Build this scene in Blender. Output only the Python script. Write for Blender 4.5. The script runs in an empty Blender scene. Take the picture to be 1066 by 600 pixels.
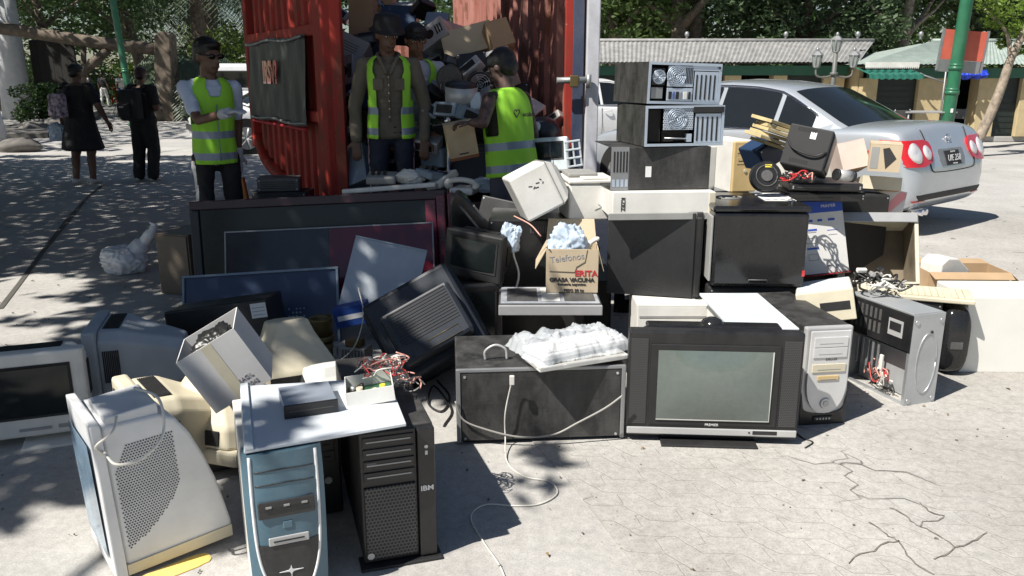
import bpy, bmesh, math, random
from mathutils import Vector, Matrix, Euler, noise
from math import radians as R, sin, cos, tan, pi, sqrt, atan
random.seed(7)
SC = bpy.context.scene
C = SC.collection
# ------------------------------------------------ camera, sky, sun, exposure
PITCH, FPX, CAMH = R(14.6), 850.0, 1.5
cam_d = bpy.data.cameras.new('camera'); cam = bpy.data.objects.new('camera', cam_d); C.objects.link(cam)
cam.location = (0, 0, CAMH); cam.rotation_euler = (R(90)-PITCH, 0, 0)
cam_d.sensor_width = 36; cam_d.lens = 36*FPX/1066; cam_d.clip_start = .05; cam_d.clip_end = 500
SC.camera = cam
SUN_EL, SUN_AZ = R(53), R(54)          # light travels towards +X and +Y, SUN_AZ measured from +Y to +X
w = bpy.data.worlds.new("World"); SC.world = w; w.use_nodes = True
nt = w.node_tree; bg = nt.nodes['Background']
sky = nt.nodes.new('ShaderNodeTexSky'); sky.sky_type = 'NISHITA'; sky.sun_disc = False
sky.sun_elevation = SUN_EL; sky.sun_rotation = SUN_AZ + pi
sky.dust_density = .6; sky.air_density = 1.0
nt.links.new(sky.outputs[0], bg.inputs[0]); bg.inputs[1].default_value = .05
LDIR = Vector((sin(SUN_AZ)*cos(SUN_EL), cos(SUN_AZ)*cos(SUN_EL), -sin(SUN_EL)))
sd = bpy.data.lights.new('sun', 'SUN'); sd.energy = 5.0; sd.angle = R(.5); sd.color = (1, .955, .88)
sun = bpy.data.objects.new('sun', sd); C.objects.link(sun)
sun.rotation_euler = LDIR.to_track_quat('-Z', 'Y').to_euler()
SC.view_settings.view_transform = 'Standard'; SC.view_settings.look = 'None'
SC.view_settings.exposure = .6; SC.view_settings.gamma = 1
SC.render.engine = 'CYCLES'
SC.cycles.max_bounces = 6; SC.cycles.transparent_max_bounces = 12

# ------------------------------------------------ turning picture measurements into places
def at(px, py, Y):
    a = PITCH+math.atan((py-300)/FPX); z = CAMH-Y*tan(a)
    d = Y*cos(PITCH)+(CAMH-z)*sin(PITCH)
    return Vector(((px-533)/FPX*d, Y, z))
def gz(px, py, z=0.0):
    a = PITCH+math.atan((py-300)/FPX); Y = (CAMH-z)/tan(a)
    return at(px, py, Y)

# ------------------------------------------------ materials
MATS = {}
def mat(name, rgb, rough=.5, metal=0., var=.12, scale=6., dust=0., dustc=(.42, .40, .36), bump=0., spec=.5, coat=0., dscale=3., alpha=1., trans=0., emit=None):
    if name in MATS: return MATS[name]
    m = bpy.data.materials.new(name); m.use_nodes = True; n = m.node_tree.nodes; l = m.node_tree.links
    b = n['Principled BSDF']
    b.inputs['Roughness'].default_value = rough; b.inputs['Metallic'].default_value = metal
    b.inputs['Specular IOR Level'].default_value = spec
    b.inputs['Coat Weight'].default_value = coat
    b.inputs['Alpha'].default_value = alpha; b.inputs['Transmission Weight'].default_value = trans
    tc = n.new('ShaderNodeTexCoord')
    nz = n.new('ShaderNodeTexNoise'); nz.inputs['Scale'].default_value = scale; nz.inputs['Detail'].default_value = 6
    l.new(tc.outputs['Object'], nz.inputs['Vector'])
    rp = n.new('ShaderNodeValToRGB'); l.new(nz.outputs['Fac'], rp.inputs[0])
    rp.color_ramp.elements[0].position = .3; rp.color_ramp.elements[1].position = .7
    rp.color_ramp.elements[0].color = (*[max(0, c*(1-var)) for c in rgb], 1)
    rp.color_ramp.elements[1].color = (*[min(1, c*(1+var)) for c in rgb], 1)
    col = rp.outputs[0]
    if dust > 0:
        n2 = n.new('ShaderNodeTexNoise'); n2.inputs['Scale'].default_value = dscale; n2.inputs['Detail'].default_value = 9; n2.inputs['Roughness'].default_value = .7
        mpp = n.new('ShaderNodeMapping'); mpp.inputs['Scale'].default_value = (1, 1, .45); mpp.inputs['Rotation'].default_value = (.5, .4, .2); l.new(tc.outputs['Object'], mpp.inputs[0]); l.new(mpp.outputs[0], n2.inputs['Vector'])
        n3 = n.new('ShaderNodeTexNoise'); n3.inputs['Scale'].default_value = dscale*22; n3.inputs['Detail'].default_value = 3; n3.inputs['Roughness'].default_value = .8; l.new(tc.outputs['Object'], n3.inputs['Vector'])
        wv = n.new('ShaderNodeTexNoise'); wv.inputs['Scale'].default_value = 9; wv.inputs['Detail'].default_value = 4; mp3 = n.new('ShaderNodeMapping'); mp3.inputs['Scale'].default_value = (1.5, 1.5, 26); mp3.inputs['Rotation'].default_value = (.3, .9, .6); l.new(tc.outputs['Object'], mp3.inputs[0]); l.new(mp3.outputs[0], wv.inputs['Vector'])
        def mm(op, a_, b2_, v_=None):
            q_ = n.new('ShaderNodeMath'); q_.operation = op; l.new(a_, q_.inputs[0])
            if v_ is None: l.new(b2_, q_.inputs[1])
            else: q_.inputs[1].default_value = v_
            return q_.outputs[0]
        sm = mm('ADD', mm('MULTIPLY', n2.outputs['Fac'], None, .62), mm('MULTIPLY', n3.outputs['Fac'], None, .26)); sm = mm('ADD', sm, mm('MULTIPLY', wv.outputs['Fac'], None, .12))
        r2 = n.new('ShaderNodeValToRGB'); l.new(sm, r2.inputs[0])
        r2.color_ramp.elements[0].position = .42; r2.color_ramp.elements[1].position = .75
        r2.color_ramp.elements[0].color = (0, 0, 0, 1); r2.color_ramp.elements[1].color = (dust, dust, dust, 1)
        mx = n.new('ShaderNodeMix'); mx.data_type = 'RGBA'
        l.new(r2.outputs[0], mx.inputs[0]); l.new(col, mx.inputs[6]); mx.inputs[7].default_value = (*dustc, 1)
        col = mx.outputs[2]
        ra = n.new('ShaderNodeMapRange'); ra.inputs[3].default_value = rough; ra.inputs[4].default_value = min(1, rough+.35)
        l.new(r2.outputs[0], ra.inputs[0]); l.new(ra.outputs[0], b.inputs['Roughness'])
    l.new(col, b.inputs['Base Color'])
    if bump > 0:
        bp = n.new('ShaderNodeBump'); bp.inputs['Strength'].default_value = bump; bp.inputs['Distance'].default_value = .01
        l.new(nz.outputs['Fac'], bp.inputs['Height']); l.new(bp.outputs[0], b.inputs['Normal'])
    if emit:
        b.inputs['Emission Color'].default_value = (*emit, 1); b.inputs['Emission Strength'].default_value = 1
    MATS[name] = m
    return m

def dotmat(name, rgb, hole=(.012, .012, .012), pitch=.008, axes='xz', rough=.5, rad=.32, dust=0):
    """plastic or steel sheet punched with rows of round holes"""
    if name in MATS: return MATS[name]
    m = mat(name, rgb, rough, dust=dust); n = m.node_tree.nodes; l = m.node_tree.links; b = n['Principled BSDF']
    src = b.inputs['Base Color'].links[0].from_socket
    tc = n.new('ShaderNodeTexCoord'); sp = n.new('ShaderNodeSeparateXYZ'); l.new(tc.outputs['Object'], sp.inputs[0])
    ids = {'x': 0, 'y': 1, 'z': 2}
    def mth(op, a, bb=None, v=None):
        q = n.new('ShaderNodeMath'); q.operation = op; l.new(a, q.inputs[0])
        if bb is not None: l.new(bb, q.inputs[1])
        if v is not None: q.inputs[1].default_value = v
        return q.outputs[0]
    us = mth('DIVIDE', sp.outputs[ids[axes[0]]], v=pitch); vs = mth('DIVIDE', sp.outputs[ids[axes[1]]], v=pitch)
    sh = mth('MULTIPLY', mth('FLOOR', mth('MULTIPLY', vs, v=1.0)), v=.5); us = mth('ADD', us, sh)
    fu = mth('SUBTRACT', mth('FRACT', us), v=.5); fv = mth('SUBTRACT', mth('FRACT', vs), v=.5)
    d = mth('SQRT', mth('ADD', mth('MULTIPLY', fu, fu), mth('MULTIPLY', fv, fv)))
    f = mth('LESS_THAN', d, v=rad)
    mx = n.new('ShaderNodeMix'); mx.data_type = 'RGBA'; l.new(f, mx.inputs[0]); l.new(src, mx.inputs[6]); mx.inputs[7].default_value = (*hole, 1)
    l.new(mx.outputs[2], b.inputs['Base Color'])
    return m

K = dict(
 black=mat('black_plastic', (.012, .012, .013), .36, dust=.3, dustc=(.09, .088, .085), scale=9, dscale=9),
 black_matt=mat('black_matt', (.013, .013, .014), .6, dust=.25, dustc=(.07, .068, .065), dscale=12),
 black_dusty=mat('black_dusty_steel', (.016, .016, .016), .5, dust=.7, dustc=(.14, .135, .13), dscale=11),
 gloss=mat('gloss_black', (.012, .012, .013), .12, dust=.2, dustc=(.1, .1, .1)),
 darkgrey=mat('dark_grey_plastic', (.06, .06, .062), .45, dust=.3),
 grey=mat('grey_plastic', (.3, .3, .29), .5, dust=.3),
 silver=mat('silver_plastic', (.48, .48, .48), .35, metal=.25, dust=.25),
 steel=mat('zinc_steel', (.56, .58, .60), .38, metal=.75, dust=.35, dustc=(.3, .29, .27), scale=18),
 steel_dark=mat('dull_steel', (.3, .31, .32), .5, metal=.6, dust=.4),
 white=mat('white_plastic', (.74, .73, .69), .45, dust=.3, dustc=(.5, .47, .4)),
 offwhite=mat('offwhite_paint', (.70, .69, .65), .5, dust=.25, dustc=(.5, .47, .4)),
 cream=mat('cream_plastic', (.60, .55, .42), .5, dust=.3, dustc=(.4, .35, .25)),
 yellowed=mat('yellowed_plastic', (.62, .46, .22), .5, dust=.3, dustc=(.4, .3, .16)),
 bluewhite=mat('pale_blue_paint', (.60, .66, .69), .45, dust=.25),
 paleshell=mat('pale_grey_shell', (.66, .67, .68), .48, dust=.2, dustc=(.45, .43, .4)),
 teal=mat('teal_plastic', (.07, .145, .195), .35, dust=.3, dustc=(.3, .32, .33)),
 navy=mat('navy_panel', (.018, .04, .095), .35, dust=.25, dustc=(.05, .07, .1)),
 bluegrey=mat('bluegrey_plastic', (.20, .26, .33), .5, dust=.2),
 maroon=mat('maroon_plastic', (.13, .02, .04), .25, dust=.3, dustc=(.16, .09, .09)),
 glass=mat('screen_glass', (.010, .014, .015), .12, spec=.35, var=.3, scale=2, dust=.25, dustc=(.05, .055, .055), dscale=2),
 screen_green=mat('crt_glass', (.105, .13, .118), .07, spec=.9, var=.1, scale=3, dust=.4, dustc=(.24, .26, .24), dscale=1.6),
 card=mat('cardboard', (.42, .29, .17), .85, var=.1, dust=.2, dustc=(.3, .2, .12)),
 card_pale=mat('pale_cardboard', (.52, .42, .29), .85, var=.1, dust=.15),
 card_white=mat('white_cardboard', (.62, .61, .60), .8, var=.08, dust=.25, dustc=(.4, .36, .3)),
 wood=mat('plywood', (.38, .25, .13), .6, var=.25, scale=12),
 brown=mat('brown_veneer', (.11, .085, .06), .5, dust=.3),
 brass=mat('tarnished_brass', (.16, .12, .05), .42, metal=.6, dust=.4, dustc=(.1, .09, .05)),
 bag=mat('plastic_film', (.78, .79, .82), .25, spec=.6, var=.05, alpha=.85),
 film=mat('clear_film', (.85, .87, .9), .15, trans=.6, spec=.7, var=.05),
 bluebag=mat('blue_film', (.55, .66, .80), .28, spec=.6, var=.1, alpha=.85),
 cable_w=mat('white_cable', (.62, .6, .55), .5), cable_k=mat('black_cable', (.02, .02, .02), .5),
 cable_g=mat('grey_cable', (.3, .29, .27), .5), cable_r=mat('red_cable', (.45, .03, .03), .4), cable_y=mat('yellow_cable', (.6, .42, .05), .4), cable_b=mat('blue_cable', (.05, .1, .4), .4), cable_o=mat('pink_cable', (.6, .3, .25), .4),
 pcb=mat('green_circuit_board', (.04, .12, .06), .5, var=.5, scale=40),
 label=mat('paper_label', (.78, .78, .76), .7, var=.04), ylabel=mat('yellow_label', (.75, .6, .05), .6),
 redink=mat('red_print', (.5, .03, .04), .7), blackink=mat('black_print', (.03, .03, .03), .7), blueink=mat('blue_print', (.03, .08, .42), .6), greyink=mat('grey_print', (.3, .3, .32), .6), pink=mat('pink_print', (.75, .32, .33), .7), whiteink=mat('white_print', (.75, .75, .75), .6),
 rubber=mat('rubber', (.015, .015, .015), .8),
)

# ------------------------------------------------ mesh builder
class MB:
    def __init__(s): s.b = bmesh.new(); s.m = []
    def mi(s, m):
        m = K[m] if isinstance(m, str) else m
        if m not in s.m: s.m.append(m)
        return s.m.index(m)
    def _new(s, fs, m, smooth=False):
        i = s.mi(m)
        for f in fs: f.material_index = i; f.smooth = smooth
    def box(s, c, sz, m='black', rot=None, bev=0., seg=2, taper=None):
        r = bmesh.ops.create_cube(s.b, size=1.0); vs = r['verts']
        M = Matrix.Translation(c) @ (Euler(rot).to_matrix().to_4x4() if rot else Matrix()) @ Matrix.Diagonal((*sz, 1))
        if taper:   # (sx, sz) scale of the +y face
            for v in vs:
                if v.co.y > 0: v.co.x *= taper[0]; v.co.z *= taper[1]
        bmesh.ops.transform(s.b, matrix=M, verts=vs)
        fs = list({f for v in vs for f in v.link_faces})
        s._new(fs, m)
        if bev > 0:
            es = list({e for f in fs for e in f.edges})
            q = bmesh.ops.bevel(s.b, geom=es, offset=bev, segments=seg, profile=.5, affect='EDGES', clamp_overlap=True)
            s._new(q['faces'], m)
        return s
    def bb(s, x0, x1, y0, y1, z0, z1, m='black', bev=0.):
        return s.box(((x0+x1)/2, (y0+y1)/2, (z0+z1)/2), (x1-x0, y1-y0, z1-z0), m, bev=bev)
    def loft(s, rings, m='black', cap=(True, True), smooth=False, closed=True):
        V = [[s.b.verts.new(p) for p in r] for r in rings]; fs = []
        n = len(V[0])
        for a, b in zip(V, V[1:]):
            for i in range(n if closed else n-1):
                j = (i+1) % n
                try: fs.append(s.b.faces.new((a[i], a[j], b[j], b[i])))
                except ValueError: pass
        if closed:
            if cap[0]: fs.append(s.b.faces.new(list(reversed(V[0]))))
            if cap[1]: fs.append(s.b.faces.new(V[-1]))
        s._new(fs, m, smooth); return fs
    def cyl(s, p1, p2, r1, r2=None, m='black', n=16, smooth=True, cap=(True, True)):
        r2 = r1 if r2 is None else r2
        p1 = Vector(p1); p2 = Vector(p2); d = (p2-p1).normalized()
        u = d.orthogonal().normalized(); v = d.cross(u)
        rg = [[p+(u*cos(2*pi*i/n)+v*sin(2*pi*i/n))*r for i in range(n)] for p, r in ((p1, r1), (p2, r2))]
        fs = s.loft(rg, m, cap)
        if smooth:
            for f in fs[:n]: f.smooth = True
        return s
    def tube(s, pts, r, m='cable_k', n=6):
        pts = [Vector(p) for p in pts]; rg = []
        u = None
        for i, p in enumerate(pts):
            d = (pts[min(i+1, len(pts)-1)]-pts[max(i-1, 0)]).normalized()
            u = d.orthogonal().normalized() if u is None else (u-d*u.dot(d)).normalized()
            v = d.cross(u); rr = r[i] if isinstance(r, (list, tuple)) else r
            rg.append([p+(u*cos(2*pi*k/n)+v*sin(2*pi*k/n))*rr for k in range(n)])
        s.loft(rg, m, smooth=True); return s
    def prism(s, pts, a, b, m='black', axis='y', bev=0.):
        """pts: 2D outline; extruded from a to b along axis"""
        f = {'y': lambda p, t: (p[0], t, p[1]), 'z': lambda p, t: (p[0], p[1], t), 'x': lambda p, t: (t, p[0], p[1])}[axis]
        fs = s.loft([[f(p, a) for p in pts], [f(p, b) for p in pts]], m)
        if bev > 0:
            es = list({e for q in fs for e in q.edges})
            q = bmesh.ops.bevel(s.b, geom=es, offset=bev, segments=2, profile=.5, affect='EDGES', clamp_overlap=True); s._new(q['faces'], m)
        return s
    def quad(s, pts, m='black'):
        f = s.b.faces.new([s.b.verts.new(p) for p in pts]); s._new([f], m); return s
    def ell(s, c, r, m='black', rot=None, n=16):
        Rm = Euler(rot).to_matrix() if rot else Matrix.Identity(3); c = Vector(c); nv = max(6, n//2); i_ = s.mi(m); nb = s.b
        P = lambda x, y, z: nb.verts.new(c+Rm @ Vector((x*r[0], y*r[1], z*r[2])))
        top, bot = P(0, 0, 1), P(0, 0, -1)
        rows = [[P(sin(pi*j/nv)*cos(2*pi*k/n), sin(pi*j/nv)*sin(2*pi*k/n), cos(pi*j/nv)) for k in range(n)] for j in range(1, nv)]
        fs = []
        for k in range(n):
            q = (k+1) % n; fs.append(nb.faces.new((top, rows[0][k], rows[0][q]))); fs.append(nb.faces.new((bot, rows[-1][q], rows[-1][k])))
            for u, v in zip(rows, rows[1:]): fs.append(nb.faces.new((u[k], v[k], v[q], u[q])))
        for f in fs: f.material_index = i_; f.smooth = True
        return s
    def mesh(s, name):
        bmesh.ops.recalc_face_normals(s.b, faces=s.b.faces)
        me = bpy.data.meshes.new(name); s.b.to_mesh(me); s.b.free()
        for m in s.m: me.materials.append(m)
        return me
    def build(s, name, parent=None, **kw):
        o = bpy.data.objects.new(name, s.mesh(name)); C.objects.link(o)
        if parent: o.parent = parent
        for k, v in kw.items(): o[k] = v
        return o

def tag(o, label, cat, group=None, kind=None):
    o['label'] = label; o['category'] = cat
    if group: o['group'] = group
    if kind: o['kind'] = kind
    return o
def thing(name, label, cat, M=None, group=None):
    o = bpy.data.objects.new(name, None); C.objects.link(o); o.empty_display_size = .1
    if M is not None: o.matrix_world = M if isinstance(M, Matrix) else Matrix.Translation(M)
    return tag(o, label, cat, group)
def solo(mb, name, label, cat, M=None, group=None):
    o = mb.build(name)
    if M is not None: o.matrix_world = M if isinstance(M, Matrix) else Matrix.Translation(M)
    return tag(o, label, cat, group)
def struct(mb, name):
    o = mb.build(name); o['kind'] = 'structure'; return o
def kids(o): return [c for c in bpy.data.objects if c.parent == o]
def dup(root, M, label=None, group=None):
    r = root.copy(); C.objects.link(r); r.matrix_world = M
    if label: r['label'] = label
    if group: r['group'] = group
    for ch in kids(root):
        if ch == r: continue
        c = ch.copy(); C.objects.link(c); c.parent = r
        for g in kids(ch):
            d = g.copy(); C.objects.link(d); d.parent = c
    return r
# placing: returns (matrix, width, height); local origin = base centre, front towards -y
def up(pl, pr, ptop, d, z0=0.0):
    """upright box: base-left and base-right pixels of its front, pixel row of its front top"""
    O = gz(*pl, z0); A = gz(*pr, z0)
    x = (A-O); wd = x.length; x.normalize(); z = Vector((0, 0, 1)); y = z.cross(x)
    h = at(pl[0], ptop, O.y).z-z0
    o = O+x*wd/2+y*d/2
    M = Matrix((x, y, z)).transposed().to_4x4(); M.translation = o
    return M, wd, h
def fr(o, a, b, d):
    """free box: three corners (px,py,Y) of its front: bottom-left, bottom-right, top-left"""
    O, A, B = at(*o), at(*a), at(*b)
    x = A-O; wd = x.length; x.normalize(); z = B-O; z -= x*z.dot(x); h = z.length; z.normalize(); y = z.cross(x)
    M = Matrix((x, y, z)).transposed().to_4x4(); M.translation = O+x*wd/2+y*d/2
    return M, wd, h
def pose(x, y, z, rz=0, rx=0, ry=0):
    return Matrix.Translation((x, y, z)) @ Matrix.Rotation(R(rz), 4, 'Z') @ Matrix.Rotation(R(ry), 4, 'Y') @ Matrix.Rotation(R(rx), 4, 'X')

def text(parent, s, size, loc, m='blackink', rot=(90, 0, 0), name='lettering', sx=1., bold=0., align='CENTER', ext=.0006):
    cu = bpy.data.curves.new('t', 'FONT'); cu.body = s; cu.size = size; cu.align_x = align; cu.align_y = 'CENTER'; cu.extrude = ext; cu.offset = bold
    t = bpy.data.objects.new('t', cu); C.objects.link(t)
    dg = bpy.context.evaluated_depsgraph_get(); dg.update()
    me = bpy.data.meshes.new_from_object(t.evaluated_get(dg)); bpy.data.objects.remove(t); bpy.data.curves.remove(cu)
    me.materials.clear(); me.materials.append(K[m] if isinstance(m, str) else m)
    o = bpy.data.objects.new(name, me); C.objects.link(o); o.parent = parent
    o.location = loc; o.rotation_euler = [R(a) for a in rot]; o.scale = (sx, 1, 1)
    return o
def curve(pts, n=8):
    """Catmull-Rom through the points"""
    P = [Vector(p) for p in pts]; P = [P[0]*2-P[1]]+P+[P[-1]*2-P[-2]]; out = []
    for i in range(1, len(P)-2):
        a, b, c, d = P[i-1:i+3]
        for k in range(n):
            t = k/n; out.append(.5*((2*b)+(c-a)*t+(2*a-5*b+4*c-d)*t*t+(3*b-a-3*c+d)*t**3))
    out.append(P[-2]); return out
def crumple(wd, dp, h, seed, m, n=26, edge=.02, amp=.3):
    """a crumpled closed bag: a slack ball with sharp irregular creases"""
    mb = MB(); bmesh.ops.create_icosphere(mb.b, subdivisions=5, radius=1); mb._new(mb.b.faces[:], m, False)
    for v in mb.b.verts:
        c = v.co.copy(); s0 = Vector((seed, seed*2, 0)); wp = c+.35*Vector((noise.noise(c*2+s0), noise.noise(c*2+s0+Vector((5, 0, 0))), noise.noise(c*2+s0+Vector((0, 7, 0)))))
        k = noise.noise(c*1.3+s0)*.55+sum(abs(noise.noise(wp*f_+s0))*a_ for f_, a_ in ((2.6, .5), (5.2, .32), (11, .16)))
        s_ = 1+amp*(k*1.3-.25)
        v.co = Vector((c.x*wd/2*s_, c.y*dp/2*s_, max(0, .45+c.z*.55*s_)*h))
    for f in mb.b.faces: f.smooth = True
    return mb
# ================================================= GROUND
def ground_mat():
    m = bpy.data.materials.new('worn_concrete'); m.use_nodes = True; n = m.node_tree.nodes; l = m.node_tree.links; b = n['Principled BSDF']
    b.inputs['Roughness'].default_value = .85; b.inputs['Specular IOR Level'].default_value = .3
    tc = n.new('ShaderNodeTexCoord')
    def nz(s, d=8, r=.6):
        q = n.new('ShaderNodeTexNoise'); q.inputs['Scale'].default_value = s; q.inputs['Detail'].default_value = d; q.inputs['Roughness'].default_value = r
        l.new(tc.outputs['Object'], q.inputs['Vector']); return q.outputs['Fac']
    def ramp(f, *st):
        q = n.new('ShaderNodeValToRGB'); l.new(f, q.inputs[0])
        while len(q.color_ramp.elements) < len(st): q.color_ramp.elements.new(.5)
        for e, (p, c) in zip(q.color_ramp.elements, st): e.position = p; e.color = (*c, 1)
        return q.outputs[0]
    def mix(f, a, bb, t='MIX'):
        q = n.new('ShaderNodeMix'); q.data_type = 'RGBA'; q.blend_type = t
        if isinstance(f, float): q.inputs[0].default_value = f
        else: l.new(f, q.inputs[0])
        l.new(a, q.inputs[6])
        if isinstance(bb, tuple): q.inputs[7].default_value = (*bb, 1)
        else: l.new(bb, q.inputs[7])
        return q.outputs[2]
    base = ramp(nz(1.3), (.25, (.42, .405, .385)), (.75, (.57, .555, .53)))
    base = mix(.8, base, ramp(nz(26, 6, .75), (.25, (.62, .62, .62)), (.62, (1, 1, 1))), 'MULTIPLY')
    base = mix(.75, base, ramp(nz(150, 3, .8), (.3, (.62, .61, .6)), (.55, (1, 1, 1))), 'MULTIPLY')
    base = mix(.55, base, ramp(nz(.42, 6, .7), (.35, (.74, .73, .71)), (.6, (1, 1, 1))), 'MULTIPLY')
    # small dark stains
    base = mix(.9, base, ramp(nz(5.2, 3, .4), (.235, (.42, .37, .34)), (.27, (1, 1, 1))), 'MULTIPLY')
    return m, n, l, b, tc, nz, ramp, mix, base
m, n, l, b, tc, nz, ramp, mix, base = ground_mat()
l.new(base, b.inputs['Base Color'])
bp = n.new('ShaderNodeBump'); bp.inputs['Strength'].default_value = .35; bp.inputs['Distance'].default_value = .004
l.new(nz(90, 5, .8), bp.inputs['Height']); l.new(bp.outputs[0], b.inputs['Normal'])
K['concrete'] = m
# pavers: wavy interlocking joints
m, n, l, b, tc, nz, ramp, mix, base = ground_mat(); m.name = 'interlocking_pavers'
base = mix(.45, base, ramp(nz(.9, 4), (.3, (.92, .9, .86)), (.7, (1, 1, 1))), 'MULTIPLY')
mp = n.new('ShaderNodeMapping'); mp.inputs['Rotation'].default_value = (0, 0, R(28)); l.new(tc.outputs['Object'], mp.inputs[0])
sp = n.new('ShaderNodeSeparateXYZ'); l.new(mp.outputs[0], sp.inputs[0])
def mth(op, a, v=None, bb=None):
    q = n.new('ShaderNodeMath'); q.operation = op; l.new(a, q.inputs[0])
    if v is not None: q.inputs[1].default_value = v
    if bb is not None: l.new(bb, q.inputs[1])
    return q.outputs[0]
def zig(s, per, amp): return mth('MULTIPLY', mth('PINGPONG', s, per), amp)
cx = mth('ADD', sp.outputs[0], bb=zig(sp.outputs[1], .055, .8)); cy = mth('ADD', sp.outputs[1], bb=zig(sp.outputs[0], .11, .45))
nzv = n.new('ShaderNodeTexNoise'); nzv.inputs['Scale'].default_value = 14; l.new(tc.outputs['Object'], nzv.inputs['Vector'])
cx = mth('ADD', cx, bb=mth('MULTIPLY', nzv.outputs['Fac'], .02)); cy = mth('ADD', cy, bb=mth('MULTIPLY', nzv.outputs['Fac'], .02))
cb = n.new('ShaderNodeCombineXYZ'); l.new(cx, cb.inputs[0]); l.new(cy, cb.inputs[1])
br = n.new('ShaderNodeTexBrick'); l.new(cb.outputs[0], br.inputs[0]); br.inputs['Scale'].default_value = 1
br.inputs['Brick Width'].default_value = .22; br.inputs['Row Height'].default_value = .11; br.inputs['Mortar Size'].default_value = .0035; br.inputs['Mortar Smooth'].default_value = .6
br.inputs['Color1'].default_value = (1, .985, .96, 1); br.inputs['Color2'].default_value = (.9, .9, .89, 1); br.inputs['Mortar'].default_value = (.66, .63, .6, 1)
wv = ramp(nz(2.2, 5), (.36, (0, 0, 0)), (.68, (1, 1, 1)))
full = mix(.55, base, br.outputs['Color'], 'MULTIPLY'); base = mix(wv, base, full)
# a few open dark cracks following the joints
ck = n.new('ShaderNodeTexVoronoi'); ck.feature = 'DISTANCE_TO_EDGE'; ck.inputs['Scale'].default_value = 2.6; l.new(cb.outputs[0], ck.inputs['Vector'])
ckm = ramp(ck.outputs[0], (.0, (1, 1, 1)), (.017, (0, 0, 0))); gate = ramp(nz(1.1, 2), (.56, (0, 0, 0)), (.62, (1, 1, 1)))
ckf = mix(1., ckm, gate, 'MULTIPLY'); base = mix(ckf, base, (.09, .08, .075))
l.new(base, b.inputs['Base Color'])
bp = n.new('ShaderNodeBump'); bp.inputs['Strength'].default_value = .5; bp.inputs['Distance'].default_value = .006
hh = mth('MULTIPLY', br.outputs['Fac'], -1.); hh = mth('ADD', hh, bb=mth('MULTIPLY', nz(80, 5, .8), .6))
l.new(hh, bp.inputs['Height']); l.new(bp.outputs[0], b.inputs['Normal'])
K['pavers'] = m

g = MB(); g.bb(-150, 150, -60, 200, -.3, 0, 'concrete'); struct(g, 'ground')
a, bq = gz(595, 505), gz(668, 600); dv = (bq-a)
p = [a+dv*6, a-dv*.0, gz(560, 470)+Vector((-.1, .3, 0)), Vector((.2, 8.4, 0)), Vector((14, 9.6, 0)), Vector((14, -3, 0))]
g = MB(); g.prism([(q.x, q.y) for q in p], 0, .004, 'pavers', 'z'); struct(g, 'paving')
K['roadpale'] = mat('pale_road', (.37, .36, .34), .9, var=.12, scale=3, dust=.3, dustc=(.3, .29, .27))
K['yellowpaint'] = mat('worn_yellow_paint', (.78, .55, .13), .7, var=.12, dust=.5, dustc=(.45, .42, .36), dscale=9)
# yellow paint mark
c0, c1 = gz(148, 607), gz(214, 581); dx = (c1-c0).normalized(); ny = Vector((-dx.y, dx.x, 0)); L = (c1-c0).length
pts = []
for k in range(24):
    t = k/24*2*pi; ex = .5*L*1.15*(abs(cos(t))**.45)*(1 if cos(t) > 0 else -1); ey = .036*(abs(sin(t))**.6)*(1 if sin(t) > 0 else -1)
    q = (c0+c1)/2+dx*ex+ny*(ey+random.uniform(-.002, .002)); pts.append((q.x, q.y))
g = MB(); g.prism(pts, 0, .004, 'yellowpaint', 'z'); struct(g, 'painted_mark')
# slab joints on the left (dark grooves filled with dirt)
K['joint'] = mat('dirt_joint', (.09, .085, .075), .95)
K['crackdirt'] = mat('crack_dirt', (.17, .155, .14), .95, var=.5, scale=30)
def joint(name, pts, w=.02, zo=.0045):
    mb = MB(); P = [gz(*q) for q in pts]; rows = []; jm = 'joint' if w > .008 else 'crackdirt'
    for i, q in enumerate(P):
        d = (P[min(i+1, len(P)-1)]-P[max(0, i-1)]).normalized(); nn = Vector((-d.y, d.x, 0))*w*random.uniform(.6, 1.4)/2
        rows.append((q-nn, q+nn))
    for (a1, a2), (b1, b2) in zip(rows, rows[1:]):
        mb.quad([v+Vector((0, 0, zo)) for v in (a1, b1, b2, a2)], jm)
    struct(mb, name)
joint('slab_joint', [(0, 322), (20, 296), (45, 262), (72, 228), (92, 205), (108, 192)], .05)
joint('slab_joint', [(208, 118), (212, 132), (216, 146)], .05)
# open cracks between the pavers
jr = random.Random(8)
for pts in ([(884, 588), (893, 579), (911, 575), (920, 567), (936, 565)], [(905, 545), (911, 549), (922, 558), (930, 562), (936, 565)], [(936, 565), (944, 580), (958, 592), (972, 600)], [(958, 525), (966, 534), (983, 539), (977, 544), (961, 545), (958, 550), (975, 558), (994, 572)], [(994, 572), (1004, 569), (1016, 564), (1027, 556)], [(994, 572), (984, 580), (972, 584)], [(925, 530), (940, 536), (948, 544), (958, 550)]):
    fine = []
    for a_, b_ in zip(pts, pts[1:]):
        for t_ in (0, .33, .66): fine.append((a_[0]+(b_[0]-a_[0])*t_+jr.uniform(-1, 1), a_[1]+(b_[1]-a_[1])*t_+jr.uniform(-.7, .7)))
    joint('paving_crack', fine+[pts[-1]], .0055, .0068)
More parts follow.
